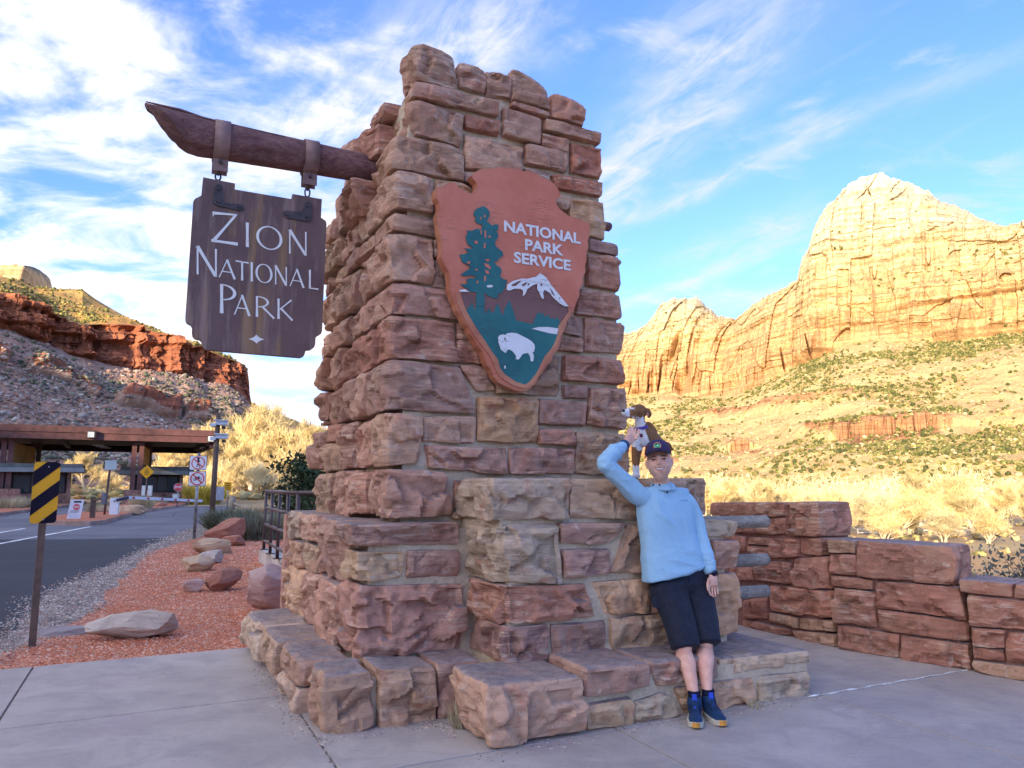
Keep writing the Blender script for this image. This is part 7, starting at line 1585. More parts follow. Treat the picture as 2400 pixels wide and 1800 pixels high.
def cloth(name, c, rough=.85, weave=260, var=.10, fold=9, bumpd=.006):
    t = MT(name, rough, .25); p = t.coord(); n = t.noise(t.coord(scale=(1, 1, 1.6), rot=(0, R(25), R(20))), fold, 2, .5, .6); n2 = t.noise(p, weave, 2, .5); n3 = t.noise(p, 30, 4, .6)
    rgb = t.n('ShaderNodeRGB'); rgb.outputs[0].default_value = (*c, 1); t.base(t.scale(rgb.outputs[0], t.math('MULTIPLY', t.ramp(n3, .3, .7, 1 - var, 1 + var), t.ramp(n2, .3, .7, .93, 1.07))))
    b = t.bump(n, .2, bumpd); t.bump(n2, .25, .001, b); t.b.inputs['Sheen Weight'].default_value = .05; return t.m
t = MT('skin', .55, .35); n = t.noise(t.coord(), 22, 4, .6); n2 = t.noise(t.coord(), 140, 3, .6); t.base(t.mix(t.ramp(n2, .45, .75, 0, .35), t.mix(t.ramp(n, .35, .65), (.74, .385, .275), (.82, .475, .355)), (.60, .29, .20))); t.b.inputs['Subsurface Weight'].default_value = .12; t.b.inputs['Subsurface Radius'].default_value = (.02, .008, .004); t.b.inputs['Subsurface Scale'].default_value = .3; t.bump(n2, .2, .0008); M_SKIN = t.m
M_STUB = plain('stubble_skin', (.62, .365, .27), .7, .25, .15, 160)
M_SHIRT = cloth('sky_blue_knit', (.335, .545, .70), var=.03); M_SHTR = plain('navy_trim', (.025, .085, .17), .7, .3, .1, 60); M_SHORT = cloth('dark_slate_shorts', (.017, .020, .034), .8, 300, .18, 7, .008)
man = empty('person', M(1640, 1690, -.05) * [1, 1, 0], label='smiling man in cap, light blue shirt and dark shorts leaning on the stone wing', cat='person')
# ---- skin: one continuous body
bd = Body()
# head: frame looks at the camera, rolled and tipped back a little
eyec = M(1544, 1076, .30); fwd = EYE - eyec; fwd /= np.linalg.norm(fwd); upv = np.array([0, 0, 1.0]); upv = upv - fwd * (upv @ fwd); upv /= np.linalg.norm(upv); rgt = -np.cross(fwd, upv) * -1; rgt = np.cross(upv, fwd) * 1.0
rgt = np.cross(fwd, upv) * -1.0 if (np.cross(fwd, upv) @ np.array([1, 0, 0])) < 0 else np.cross(fwd, upv)
ro = R(5.0); upv, rgt = upv * math.cos(ro) - rgt * math.sin(ro), rgt * math.cos(ro) + upv * math.sin(ro)
tp = R(-6); fwd, upv = fwd * math.cos(tp) - upv * math.sin(tp), upv * math.cos(tp) + fwd * math.sin(tp)
HS = 1.10
def H(x, y, z): return eyec + (rgt * x + fwd * y + upv * z) * HS
nu, nv_ = 72, 60; V = []
def gs(x, z, cx, cz, sx, sz_): return math.exp(-((x - cx) / sx) ** 2 - ((z - cz) / sz_) ** 2)
def headpt(x, y, z):
    """unit sphere point -> head surface (metres): x right, y forward, z up from eye level"""
    Z = z * (.118 if z > 0 else .137) - .008; X = x * .078; Y = y * (.098 if y < 0 else .092)
    if z < -.1:
        k = min(1, (-z - .1) / .9); X *= 1 - .17 * k ** 2.4 + .07 * math.sin(k * 3.14); Y = Y * (1 - .05 * k) + .016 * k - (0 if y > 0 else 1) * .0 + (.030 * k if y < 0 else 0)
    if z > .5: X *= 1 - .04 * (z - .5)
    if y > 0:
        f = y; Y -= .010 * abs(x) ** 3
        Y += f * (.026 * gs(X, Z, 0, -.036, .012, .013) + .017 * gs(X, Z, 0, -.018, .0085, .020) + .006 * gs(X, Z, .013, -.041, .009, .008) + .006 * gs(X, Z, -.013, -.041, .009, .008))   # nose
        Y += f * (.007 * gs(X, Z, 0, .010, .04, .010)) - f * (.010 * gs(X, Z, .031, -.011, .015, .011) + .010 * gs(X, Z, -.031, -.011, .015, .011))     # brow, sockets
        Y += f * (.008 * gs(X, Z, .042, -.036, .018, .016) + .008 * gs(X, Z, -.042, -.036, .018, .016))                                               # cheeks lifted by the smile
        Y -= f * (.004 * gs(X, Z, .034, -.060, .007, .018) + .004 * gs(X, Z, -.034, -.060, .007, .018))                                               # folds beside the mouth
        Y += f * (.006 * gs(X, Z, 0, -.062, .024, .006) + .007 * gs(X, Z, 0, -.086, .020, .006)) - f * (.005 * gs(X, Z, 0, -.073, .026, .0055)) + f * .009 * gs(X, Z, 0, -.126, .020, .015)
    return X, Y, Z
for j in range(nv_ + 1):
    ph = math.pi * j / nv_
    for i in range(nu):
        th = 2 * math.pi * i / nu; x, y, z = math.sin(ph) * math.cos(th), math.sin(ph) * math.sin(th), math.cos(ph)
        V.append(H(*headpt(x, y, z)))
F = [(j*nu+i, j*nu+(i+1) % nu, (j+1)*nu+(i+1) % nu, (j+1)*nu+i) for j in range(nv_) for i in range(nu)]
bm = bmesh.new(); vv = [bm.verts.new(p) for p in V]; [bm.faces.new([vv[a] for a in f]) for f in F]; bmesh.ops.remove_doubles(bm, verts=bm.verts, dist=1e-5); tmpv = [v.co[:] for v in bm.verts]; bm.verts.index_update(); tmpf = [tuple(v.index for v in f.verts) for f in bm.faces]; bm.free()
bd.raw(tmpv, tmpf)
for sx in (-1, 1):
    bd.loft([H(sx * .077, -.010, -.050), H(sx * .083, -.014, -.028), H(sx * .084, -.018, -.006)], [(.008, .011), (.012, .018), (.009, .014)], 12, ref=fwd, sub=3)
nk = M(1551, 1150, .36)
bd.loft([nk - [0, 0, .10], nk, H(0, -.028, -.085), H(0, -.03, -.04)], [(.075, .07), (.056, .058), (.053, .054), (.053, .052)], 20)
# trunk inside the clothes
bd.loft([M(1590, 1345, .36), M(1575, 1250, .365), M(1560, 1185, .37), M(1557, 1155, .37)], [(.13, .085), (.135, .085), (.15, .08), (.08, .06)], 20, ref=VD)
# raised right arm
bd.loft([M(1520, 1168, .375), M(1492, 1160, .37), M(1455, 1124, .36), M(1421, 1090, .36)], [.055, .056, .045, .038], 16); bd.loft([M(1421, 1090, .36), M(1438, 1065, .42), M(1464, 1042, .50), M(1472, 1034, .515)], [.038, .040, .027, .026], 16)
K6 = lambda x, y: (1380 + x * .2894, 920 + y * .2894)
def K(x, y, v): return M(*K6(x, y), v)
bd.loft([K(300, 415, .50), K(325, 385, .525), K(348, 358, .545)], [(.026, .020), (.040, .018), (.043, .016)], 16, ref=VD, pw=2.4)
def finger(pts, r=.0085): bd.loft(pts, [r, r * .98, r * .92, r * .78], 10, sub=3)
finger([K(325, 368, .54), K(316, 338, .555), K(314, 318, .575), K(320, 300, .59)]); finger([K(338, 358, .545), K(331, 318, .565), K(334, 295, .585), K(342, 276, .60)], .009)
finger([K(355, 352, .545), K(352, 315, .57), K(357, 292, .59), K(364, 276, .605)], .009); finger([K(370, 352, .54), K(373, 322, .565), K(377, 304, .585), K(381, 291, .60)]); finger([K(378, 378, .525), K(396, 350, .53), K(401, 322, .545), K(403, 298, .56)], .0105)
# hanging left arm
bd.loft([M(1585, 1172, .37), M(1606, 1178, .37), M(1629, 1215, .36), M(1642, 1256, .335)], [.042, .044, .038, .034], 16); bd.loft([M(1642, 1256, .335), M(1652, 1300, .285), M(1664, 1336, .25), M(1666.5, 1348, .232)], [.038, .038, .026, .025], 16)
bd.loft([M(1668.6, 1340, 0.240), M(1671, 1356, 0.220), M(1672, 1371, 0.215)], [(.024, .020), (.036, .018), (.038, .017)], 16, ref=VD, pw=2.4)
finger([M(1663, 1372, 0.210), M(1662, 1383, 0.200), M(1664, 1391, 0.190), M(1667, 1396, 0.187)]); finger([M(1668, 1374, 0.215), M(1669, 1386, 0.205), M(1670, 1394, 0.195), M(1672, 1399, 0.190)], .009)
finger([M(1673, 1374, 0.220), M(1675, 1385, 0.210), M(1676, 1393, 0.200), M(1677, 1398, 0.195)], .009); finger([M(1678, 1371, 0.225), M(1681, 1380, 0.220), M(1682, 1388, 0.210), M(1682, 1393, 0.205)]); finger([M(1662, 1356, 0.210), M(1659, 1367, 0.195), M(1659, 1377, 0.187), M(1660, 1384, 0.185)], .0105)
# legs
for hip, kn, cf, an, ft, s_ in (((1557, 1372, .33), (1602, 1514, .15), (1609, 1556, .075), (1626, 1628, -.03), (1630, 1645, -.06), 1), ((1628, 1370, .33), (1651, 1505, .165), (1652, 1550, .075), (1657, 1624, -.03), (1662, 1640, -.06), 1)):
    a, b_, c_, d_, e_ = M(*hip), M(*kn), M(*cf), M(*an), M(*ft)
    bd.loft([a, (a + b_) / 2 + VD * .035, b_ + [0, 0, .06], b_], [(.062, .062), (.054, .054), (.048, .050), (.054, .056)], 20, ref=VD); bd.loft([b_, b_ - [0, 0, .05], c_, (c_ + d_) / 2 + [0, 0, .02], d_], [(.056, .060), (.053, .060), (.060, .064), (.044, .046), (.032, .036)], 20, ref=VD)
fwd0, up0, rg0, e0 = fwd.copy(), upv.copy(), rgt.copy(), eyec.copy()
def pick_skin(c):
    q = (c - e0) / HS; x = q @ rg0; y = q @ fwd0; z = q @ up0
    st_ = (z < -.055 + .004 * np.sin(x * 120)) & (z > -.150) & (np.abs(x) < .078) & (y > -.02) & ~((np.abs(x) < .027) & (z > -.088) & (z < -.058))
    return np.where(st_ & (np.linalg.norm(q, axis=1) < .2), 1, 0)
body = bd.skin('body', None, man, voxel=.0042, smooth=2, mats=[M_SKIN, M_STUB], pick=pick_skin)
# ---- face details
def dome(c, r, mat, name, parent, sq=(1, 1, 1), n=10):
    bm = bmesh.new(); bmesh.ops.create_uvsphere(bm, u_segments=n + 4, v_segments=n, radius=1); V = [np.asarray(c) + rgt * v.co.x * r * sq[0] + fwd * v.co.y * r * sq[1] + upv * v.co.z * r * sq[2] for v in bm.verts]; F = [[v.index for v in f.verts] for f in bm.faces]; bm.free(); return mk(name, V, F, mat, parent, True)
M_EYEW = plain('eye_white', (.62, .58, .55), .3, .5, .05); M_IRIS = plain('iris_dark', (.06, .05, .045), .3, .5, .1); M_BROW = plain('eyebrow_hair', (.10, .055, .035), .9, .2, .3, 90); M_LIP = plain('lips', (.50, .21, .18), .5, .4, .1, 60); M_TEETH = plain('teeth', (.78, .75, .70), .3, .5, .05)
def fy(x, z):
    """front surface depth of the face at x, z"""
    zn = (z + .008) / (.118 if z > -.008 else .137); s2 = max(0.0, 1 - (x / .078) ** 2 - zn ** 2); return headpt(x / .078, math.sqrt(s2), zn)[1]
def arc(name, pts, rad, mat, lift): MB().tube([H(x, fy(x, z) + lift, z) for x, z in pts], [r * HS for r in rad], 8).make(name, mat, man, True)
for sx in (-1, 1):
    cx = .031 * sx; ez = -.011; y0 = fy(cx, ez)
    dome(H(cx, y0 - .008, ez), .0118 * HS, M_EYEW, 'eye', man, (1.25, .85, .62)); dome(H(cx, y0 + .0008, ez), .0052 * HS, M_IRIS, 'iris', man, (1, .6, .9))
    arc('upper_eyelid', [(cx - .016, -.012), (cx - .008, -.0045), (cx, -.0028), (cx + .008, -.0045), (cx + .016, -.012)], [.0018, .003, .0032, .003, .0018], M_SKIN, .0035); arc('lower_eyelid', [(cx - .015, -.013), (cx - .007, -.0185), (cx, -.020), (cx + .007, -.0185), (cx + .015, -.013)], [.0015, .0026, .003, .0026, .0015], M_SKIN, .003)
    arc('eyelash_line', [(cx - .015, -.0115), (cx, -.0055), (cx + .015, -.0115)], [.0016, .0028, .0016], M_BROW, .0068)
    arc('eyebrow', [(cx - .020, .004), (cx - .007, .0095), (cx + .008, .0090), (cx + .020, .004)], [.0016, .0036, .0034, .0016], M_BROW, .0030)
arc('mouth_shadow', [(-.031, -.0640), (-.016, -.0715), (0, -.0740), (.016, -.0715), (.031, -.0640)], [.0012, .0066, .0084, .0066, .0012], plain('mouth_dark', (.10, .03, .03), .6), .0005)
arc('teeth', [(-.025, -.0670), (-.013, -.0712), (0, -.0728), (.013, -.0712), (.025, -.0670)], [.0018, .0052, .0064, .0052, .0018], M_TEETH, .0050)
arc('lip', [(-.030, -.0620), (-.015, -.0640), (0, -.0645), (.015, -.0640), (.030, -.0620)], [.0012, .0024, .0024, .0024, .0012], M_LIP, .0040); arc('lip', [(-.030, -.0640), (-.016, -.0785), (0, -.0835), (.016, -.0785), (.030, -.0640)], [.0012, .0028, .0038, .0028, .0012], M_LIP, .0035)
for sx in (-1, 1): dome(H(sx * .0075, fy(sx * .0075, -.048) + .001, -.0475), .0028 * HS, M_BROW, 'nostril', man, (1.2, .5, .6), 6)
# ---- cap
M_CAP = cloth('navy_cap', (.040, .030, .085), .85, 200, .1, 5, .002); M_CAPM = cloth('maroon_mesh', (.085, .022, .045), .9, 120, .1, 5, .002); M_BRIM = plain('cap_brim', (.018, .014, .030), .8, .25, .1, 60)
def capshell(name, mat, th0, th1, zlo=.038, parent=None, thick=.0):
    V = []; nu, nv2 = 40, 14
    for j in range(nv2 + 1):
        ph = (math.pi / 2) * j / nv2
        for i in range(nu + 1):
            th = th0 + (th1 - th0) * i / nu; c_, s_ = math.cos(th), math.sin(th); k = math.cos(ph) ** .72; zz = zlo - .012 * (s_ < 0) * -s_ + math.sin(ph) ** 1.0 * .088
            V.append(H(c_ * (.085 + thick) * k, s_ * (.104 + thick) * k - .004, zz))
    F = [(j*(nu+1)+i, j*(nu+1)+i+1, (j+1)*(nu+1)+i+1, (j+1)*(nu+1)+i) for j in range(nv2) for i in range(nu)]
    o = mk(name, V, F, mat, parent, True); md = o.modifiers.new('thick', 'SOLIDIFY'); md.thickness = .003; md.offset = -1; return o
capo = empty('cap', H(0, 0, .05), parent=man); capo.matrix_parent_inverse = parent_world(man).inverted()
capshell('front_panel', M_CAP, R(38), R(142), parent=capo, thick=.001); capshell('mesh_panel', M_CAPM, R(140), R(400), parent=capo)
V = []; nb = 26; nr = 7
for jz in (0, 1):
    for j in range(nr + 1):
        for i in range(nb + 1):
            a = R(16 + 148 * i / nb); rr = j / nr; c_, s_ = math.cos(a), math.sin(a); x = c_ * (.086 + .006 * rr); y = s_ * .104 + rr * .068 * s_ ** .7 - .004; z = .038 - .030 * (x / .09) ** 2 * (.4 + .6 * rr) - .010 * rr + (.0 if jz else -.004)
            V.append(H(x, y, z + .010))
w_ = nb + 1; base_ = (nr + 1) * w_; F = []
for j in range(nr):
    for i in range(nb): a = j * w_ + i; F += [(a, a+1, a+w_+1, a+w_), (base_+a, base_+a+w_, base_+a+w_+1, base_+a+1)]
for i in range(nb): a = nr * w_ + i; F.append((a, a+1, base_+a+1, base_+a))
for j in range(nr): a = j * w_; F.append((a, a+w_, base_+a+w_, base_+a)); a = j * w_ + nb; F.append((a, base_+a, base_+a+w_, a+w_))
mk('brim', V, F, M_BRIM, capo, True)
hexp = [(-.020, -.014), (.020, -.014), (.026, .004), (.016, .019), (0, .026), (-.016, .019), (-.026, .004)]
pc_ = lambda a, b, l: H(a, math.sqrt(max(0, 1 - (a / .086) ** 2)) * .104 * math.cos(math.asin(min(1, max(0, (b + .036) / .088)))) ** .72 + l, .076 + b)
def cappiece(P, lift, mat, name):
    o = poly_fill(name, [[pc_(a * 1.0, b, lift) for a, b in P]], -fwd, .0015, mat, capo); return o
cappiece(hexp, .006, plain('patch_border', (.75, .40, .22), .7), 'cap_patch'); cappiece([(a * .82, b * .82 + .0005) for a, b in hexp], .008, plain('patch_black', (.03, .03, .04), .7), 'patch_field')
cappiece([(-.017, -.010), (.017, -.010), (.019, .002), (.010, .006), (.003, .013), (-.005, .007), (-.012, .010), (-.019, .001)], .0095, plain('patch_green', (.05, .42, .22), .7), 'patch_mountains'); cappiece([(-.003, -.002), (.010, .001), (.003, .011)], .0110, plain('patch_mint', (.35, .75, .45), .7), 'patch_peak')
# short hair at the temples
for sx in (-1, 1): dome(H(sx * .0735, -.012, .008), .02, M_STUB, 'temple_hair', man, (.22, 1.3, 1.5))
# ---- shirt
sh = Body()
def row(xl, xr, yl, yr, v, dep): a, b_ = M(xl, yl, v), M(xr, yr, v); return (a + b_) / 2, (np.linalg.norm(b_ - a) / 2, dep)
rows = [row(1510, 1652, 1331, 1349, .350, .126), row(1509, 1638, 1300, 1310, .355, .118), row(1505, 1624, 1255, 1260, .365, .112), row(1499, 1619, 1212, 1214, .37, .116), row(1496, 1618, 1180, 1182, .375, .108), row(1502, 1612, 1158, 1160, .38, .092), row(1506, 1608, 1142, 1145, .38, .086)]
sh.loft([r[0] for r in rows], [r[1] for r in rows], 32, ref=VD, pw=2.5, sub=4, cap=.12)
sh.loft([M(1540, 1176, .375), M(1500, 1164, .37), M(1460, 1128, .36), M(1424, 1090, .36)], [.072, .070, .062, .053], 20)
sh.loft([M(1424, 1090, .36), M(1419, 1082, .365), M(1440, 1062, .42), M(1459, 1046, .475)], [.056, .056, .050, .040], 20)
sh.loft([M(1585, 1172, .37), M(1608, 1176, .37), M(1630, 1213, .36), M(1642, 1256, .33), M(1652, 1300, .285), M(1664, 1334, .250)], [.070, .068, .056, .050, .049, .042], 20)
sh.loft([M(1554, 1160, .37), M(1553, 1149, .368), M(1553, 1139, .362)], [(.120, .085), (.108, .080), (.088, .074)], 24, ref=VD)
def foldy(c):
    q = c - ORG; u = q @ UD; v = q @ VD; z = q[:, 2]
    a = ridged(u * 7 + z * 5 + 2, z * 6 - u * 3, v * 3, 2); lowf = np.clip((1.16 - z) / .2, 0, 1); arm = np.clip((1.38 - u) / .12, 0, 1)
    h_ = .0045 * a * (.35 + .9 * lowf) + .015 * lowf * ridged(u * 3.0 + z * 9, z * 15, v * 3, 2) * np.clip((u - 1.40) * 6, 0, 1) + .007 * ridged(u * 8 + z * 3.5, z * 1.3, v * 2, 2) * np.clip((1.42 - z) * 4, 0, 1) + .002 * fbm(u * 8, v * 8, z * 8, 2) + .013 * np.clip(1 - np.abs((u - 1.47) * 1.3 + (z - 1.30) * .9 + .03 * np.sin(z * 30)) * 14, 0, 1) * np.clip((z - 1.05) * 4, 0, 1)
    h_ = h_ + .012 * arm * ridged(u * 10 + z * 12, z * 6, v * 8, 2) + .010 * np.clip((u - 1.80) / .05, 0, 1) * np.clip((1.05 - z) / .1, 0, 1) * ridged(z * 20, u * 5, 3, 2)
    return h_ - .002
shirt = sh.skin('shirt', M_SHIRT, man, voxel=.0052, smooth=3, disp=foldy)
def cuff(c, d, r, h_, mat, name, n=20, par=None):
    c = np.asarray(c, float); d = np.asarray(d, float); d /= np.linalg.norm(d); MB().tube([c - d * h_ / 2, c + d * h_ / 2], r, n).make(name, mat, par or shirt, True)
cuff(M(1463, 1043, .49), M(1466, 1040, .5) - M(1459, 1047, .47), .0425, .010, M_SHTR, 'cuff_trim'); cuff(M(1665, 1337, .248), [0, 0, 1], .0445, .010, M_SHTR, 'cuff_trim')
# stand collar, placket and buttons
def torus_arc(c, ax, ay, ra, rb, r, a0, a1, mat, name, parent): MB().tube([c + ax * ra * math.cos(R(a0 + (a1 - a0) * k / 24)) + ay * rb * math.sin(R(a0 + (a1 - a0) * k / 24)) for k in range(25)], r, 8).make(name, mat, parent, True)
cc = M(1553, 1139, .358)
for dz, r_ in ((-.012, .012), (-.002, .011), (.009, .010), (.020, .009)): torus_arc(cc + [0, 0, dz - .010], UD, -VD, .086 - dz * .3, .080 - dz * .3, r_, -170, 84, M_SHIRT, 'collar', shirt); torus_arc(cc + [0, 0, dz - .012], UD, -VD, .087 - dz * .3, .082 - dz * .3, r_, 90, 196, M_SHIRT, 'collar', shirt)
def front(px_, py_, lift=.0):
    """point on the front of the shirt"""
    c_ = M(px_, py_, .37 - .122); d = ray(px_, py_); o_ = Vector(EYE); hit, loc, nor, idx = shirt.ray_cast(shirt.matrix_world.inverted() @ o_, Vector(d / np.linalg.norm(d)))
    return (np.array(loc) - d / np.linalg.norm(d) * lift) if hit else c_
bpy.context.view_layer.update()
for px_, py_ in ((1530.5, 1136.5), (1545, 1136.8)): q = M(px_, py_, .352 - .085); MB().tube([q, q - VD * .006], .0065, 10).make('button', M_BLK, shirt)
for px_, py_ in ((1561, 1141.5), (1563, 1154)): q = front(px_, py_); MB().tube([q + VD * .004, q - VD * .006], .0062, 10).make('button', M_BLK, shirt)
pl_ = [front(px_, py_, .002) for px_, py_ in ((1557, 1144), (1558, 1151), (1558.5, 1158), (1560, 1166))]; MB().tube(pl_, .0022, 6).make('placket_seam', M_SHIRT, shirt, True); pl_ = [front(px_, py_, .002) for px_, py_ in ((1566, 1144), (1567, 1151), (1567.5, 1158), (1566, 1167), (1560, 1167))]; MB().tube(pl_, .0022, 6).make('placket_seam', M_SHIRT, shirt, True)
q = front(1601, 1173, .003); text_on('VUORI', q - VD * .012, UD, [0, 0, 1], .018, plain('chest_print', (.10, .25, .45), .7), shirt, .001, width=.062)
pass
# ---- shorts
so = Body()
rows = [row(1530, 1644, 1336, 1350, .355, .098), row(1527, 1655, 1356, 1362, .350, .108), row(1529, 1660, 1376, 1378, .335, .112)]
so.loft([r[0] for r in rows], [r[1] for r in rows], 28, ref=VD, pw=2.5, sub=4)
rows = [row(1528, 1603, 1372, 1380, .33, .100), row(1540, 1609, 1405, 1408, .30, .098), row(1558, 1619, 1450, 1446, .24, .090), row(1571, 1628, 1490, 1482, .185, .086), row(1580, 1634, 1522, 1512, .15, .084)]
so.loft([r[0] for r in rows], [r[1] for r in rows], 28, ref=VD, pw=2.3, sub=4, cap=.10)
rows = [row(1598, 1664, 1376, 1378, .33, .100), row(1608, 1667, 1405, 1408, .30, .102), row(1617, 1673, 1448, 1448, .24, .096), row(1628, 1675, 1482, 1482, .185, .098), row(1634, 1679, 1509, 1507, .15, .098)]
so.loft([r[0] for r in rows], [r[1] for r in rows], 28, ref=VD, pw=2.3, sub=4, cap=.10)
def folds2(c):
    q = c - ORG; u = q @ UD; v = q @ VD; z = q[:, 2]; return .007 * ridged(u * 6 + z * 2, z * 3.2, v * 3, 2) + .004 * fbm(u * 12, v * 12, z * 9, 3)
shorts = so.skin('shorts', M_SHORT, man, voxel=.0058, smooth=3, disp=folds2)
bpy.context.view_layer.update()
def front2(px_, py_, lift=.0):
    d = ray(px_, py_); d = d / np.linalg.norm(d); hit, loc, nor, idx = shorts.ray_cast(Vector(EYE), Vector(d)); return (np.array(loc) - d * lift) if hit else M(px_, py_, .24)
for P in ([(1616, 1336), (1617, 1350), (1614, 1364), (1611, 1376)], [(1553, 1334), (1552, 1348), (1546, 1360), (1538, 1370)], [(1583 + k * 7, 1517 - k * 1.2) for k in range(8)], [(1638 + k * 6, 1504 - k * .3) for k in range(7)]): MB().tube([front2(a, b_, .001) for a, b_ in P], .0022, 5).make('seam', M_BLK, shorts, True)
# pocket flap hanging at the hip
MB().prism([M(1528, 1402, .30), M(1540, 1398, .285), M(1551, 1426, .265), M(1534, 1424, .28)], VD, .02).make('pocket_bag', M_SHORT, shorts)
# ---- watch
wt = M(1667, 1344, .240); MB().tube([wt - [0, 0, .016], wt + [0, 0, .012]], .034, 18).make('watch_strap', M_BLK, man, True); MB().box(wt + UD * .034 - VD * .008, (.014, .034, .036), rz=TH + .2).make('watch_case', M_IRON, man, bevel=.003)
# ---- socks and shoes
M_SHOE = cloth('petrol_blue_mesh', (.008, .036, .10), .7, 420, .25, 14, .003); M_SOLE = plain('cream_sole', (.52, .48, .38), .6, .3, .15, 50); M_GUM = plain('orange_gum', (.66, .30, .06), .5, .3, .1, 40); M_TONG = plain('bright_blue', (.03, .08, .62), .5, .4, .1, 60); M_SOCK = plain('navy_sock', (.012, .014, .035), .9, .1, .2, 150); M_LACE = plain('dark_laces', (.012, .025, .06), .8, .2, .1, 100)
for an, heel, toe, lab in (((1627, 1632, -.035), (1627, 1668), (1632, 1711), 'left'), ((1660, 1628, -.035), (1661, 1660), (1697, 1706), 'right')):
    A = M(*an); hp = G(*heel) ; tp_ = G(*toe); hp = A * [1, 1, 0] + (A * [1, 1, 0] - tp_) / np.linalg.norm(A * [1, 1, 0] - tp_) * .045; d = tp_ - hp; L = np.linalg.norm(d); d /= L; s_ = np.array([-d[1], d[0], 0])
    se = empty('shoe', hp, parent=man); se.matrix_parent_inverse = parent_world(man).inverted()
    MB().tube([A + [0, 0, -.05], A + [0, 0, .035]], [.041, .040], 18).make('sock', M_SOCK, man, True)
    b = Body(); prof = [(-.0, .034, .052, .040), (.03, .038, .085, .044), (.08, .040, .098, .050), (.13, .043, .075, .054), (.19, .047, .056, .050), (.25, .044, .044, .040), (.285, .028, .034, .030)]
    for (x0, w0, h0, _), (x1, w1, h1, _) in zip(prof[:-1], prof[1:]): pass
    n = 22; V = []; rings = []
    pf = np.array(prof); xs_ = np.linspace(0, .288, 26)
    for x in xs_:
        w0 = np.interp(x, pf[:, 0], pf[:, 1]); h0 = np.interp(x, pf[:, 0], pf[:, 2]); e_ = min(1, math.sqrt(max(0.02, 1 - ((x - .144) / .150) ** 6)))
        for k in range(n):
            g = 2 * math.pi * k / n; x_, z_ = math.cos(g), math.sin(g); zz = .022 + (h0 if z_ > 0 else .012) * (abs(z_) ** (.8)) * (1 if z_ > 0 else -1) * (e_ if z_ > 0 else 1)
            ww = w0 * e_ * (abs(x_) ** .75) * math.copysign(1, x_) * (1 - .25 * max(0, z_))
            V.append(hp + d * (x * L / .288) + s_ * ww + np.array([0, 0, zz]))
    m = len(xs_); F = [(i*n+k, i*n+(k+1) % n, (i+1)*n+(k+1) % n, (i+1)*n+k) for i in range(m - 1) for k in range(n)] + [tuple(range(n - 1, -1, -1)), tuple((m-1)*n + k for k in range(n))]
    b.raw(V, F); b.loft([hp + d * .055 + [0, 0, .05], A + [0, 0, -.055] + d * .004, A + [0, 0, -.012]], [(.044, .050), (.048, .054), (.045, .050)], 18, ref=d, sub=3)
    b.skin('upper', M_SHOE, se, voxel=.004, smooth=4)
    ol = []
    for k in range(40):
        g = 2 * math.pi * k / 40; x = .144 + .152 * math.cos(g); w0 = np.interp(x, pf[:, 0], pf[:, 1]) + .007; yy = w0 * math.copysign(abs(math.sin(g)) ** .62, math.sin(g)); ol.append(hp + d * (x * L / .288) + s_ * yy + [0, 0, .004 + .010 * max(0, (x - .24) / .05)])
    mb_ = MB(); mb_.prism([p + [0, 0, .030] for p in ol], (0, 0, -1), .032); sl = mb_.make('sole', M_SOLE, se, bevel=.003); sl.data.materials.append(M_GUM)
    for pf_ in sl.data.polygons:
        c_ = np.array(pf_.center) - hp; pf_.material_index = 1 if (c_ @ d > .276 * L / .288 and abs(c_ @ s_) < .026) else 0
    pass
    tg = A + d * .035 + [0, 0, .0]; MB().box(A + d * .044 + [0, 0, -.006], (.010, .030, .060), ax=[d, s_, np.array([0, 0, 1.0])]).make('tongue', M_TONG, se, bevel=.003); MB().box(hp + d * .150 + [0, 0, .083], (.060, .010, .006), ax=[d * .88 + np.array([0, 0, -.47]), s_, np.array([0, 0, .88]) + d * .47]).make('tongue_strip', M_TONG, se)
    for k in range(5):
        x = .095 + k * .020; hh_ = .022 + np.interp(x, pf[:, 0], pf[:, 2]) * .93; MB().tube([hp + d * x * L / .288 + s_ * yy + [0, 0, hh_ + .006 - abs(yy) * .45] for yy in (-.034, -.015, 0, .015, .034)], .0032, 5).make('lace', M_LACE, se, True)

# ================================================================== THE DOG
dog = empty('dog', M(1500, 1121, .75), label='brown and white dog standing on the stone wing behind the man', cat='dog')
KD = lambda x, y: (1440 + x * .1387, 930 + y * .1387)
def D(x, y, v): return M(*KD(x, y), v)
M_FUR = plain('brown_fur', (.27, .12, .048), .85, .2, .22, 40, bump=.003); M_FURW = plain('white_fur', (.74, .71, .68), .85, .2, .08, 40, bump=.002); M_NOSE = plain('dog_nose', (.035, .018, .018), .35, .5, .1)
b = Body()
b.loft([D(150, 275, .60), D(205, 262, .615), D(275, 250, .64), D(345, 238, .67), D(430, 232, .70), D(500, 262, .72)], [(.018, .018), (.025, .023), (.034, .029), (.047, .040), (.050, .044), (.038, .036)], 20, ref=VD, sub=4)      # muzzle and skull
b.loft([D(185, 318, .605), D(250, 330, .625), D(340, 330, .66)], [(.010, .014), (.015, .018), (.022, .024)], 14, ref=VD, sub=3)                 # lower jaw
b.loft([D(430, 300, .70), D(430, 400, .70), D(450, 500, .70), D(485, 600, .71)], [(.042, .038), (.040, .040), (.048, .046), (.062, .056)], 22, ref=VD)    # neck
b.loft([D(480, 590, .70), D(490, 700, .70), D(500, 800, .70)], [(.055, .05), (.062, .052), (.045, .04)], 22, ref=VD)                                        # chest
b.loft([D(500, 660, .72), D(580, 690, .78), D(650, 760, .86), D(720, 820, .96), D(790, 850, 1.02)], [(.060, .080), (.068, .085), (.066, .085), (.062, .08), (.048, .06)], 22, ref=(0, 0, 1))   # trunk
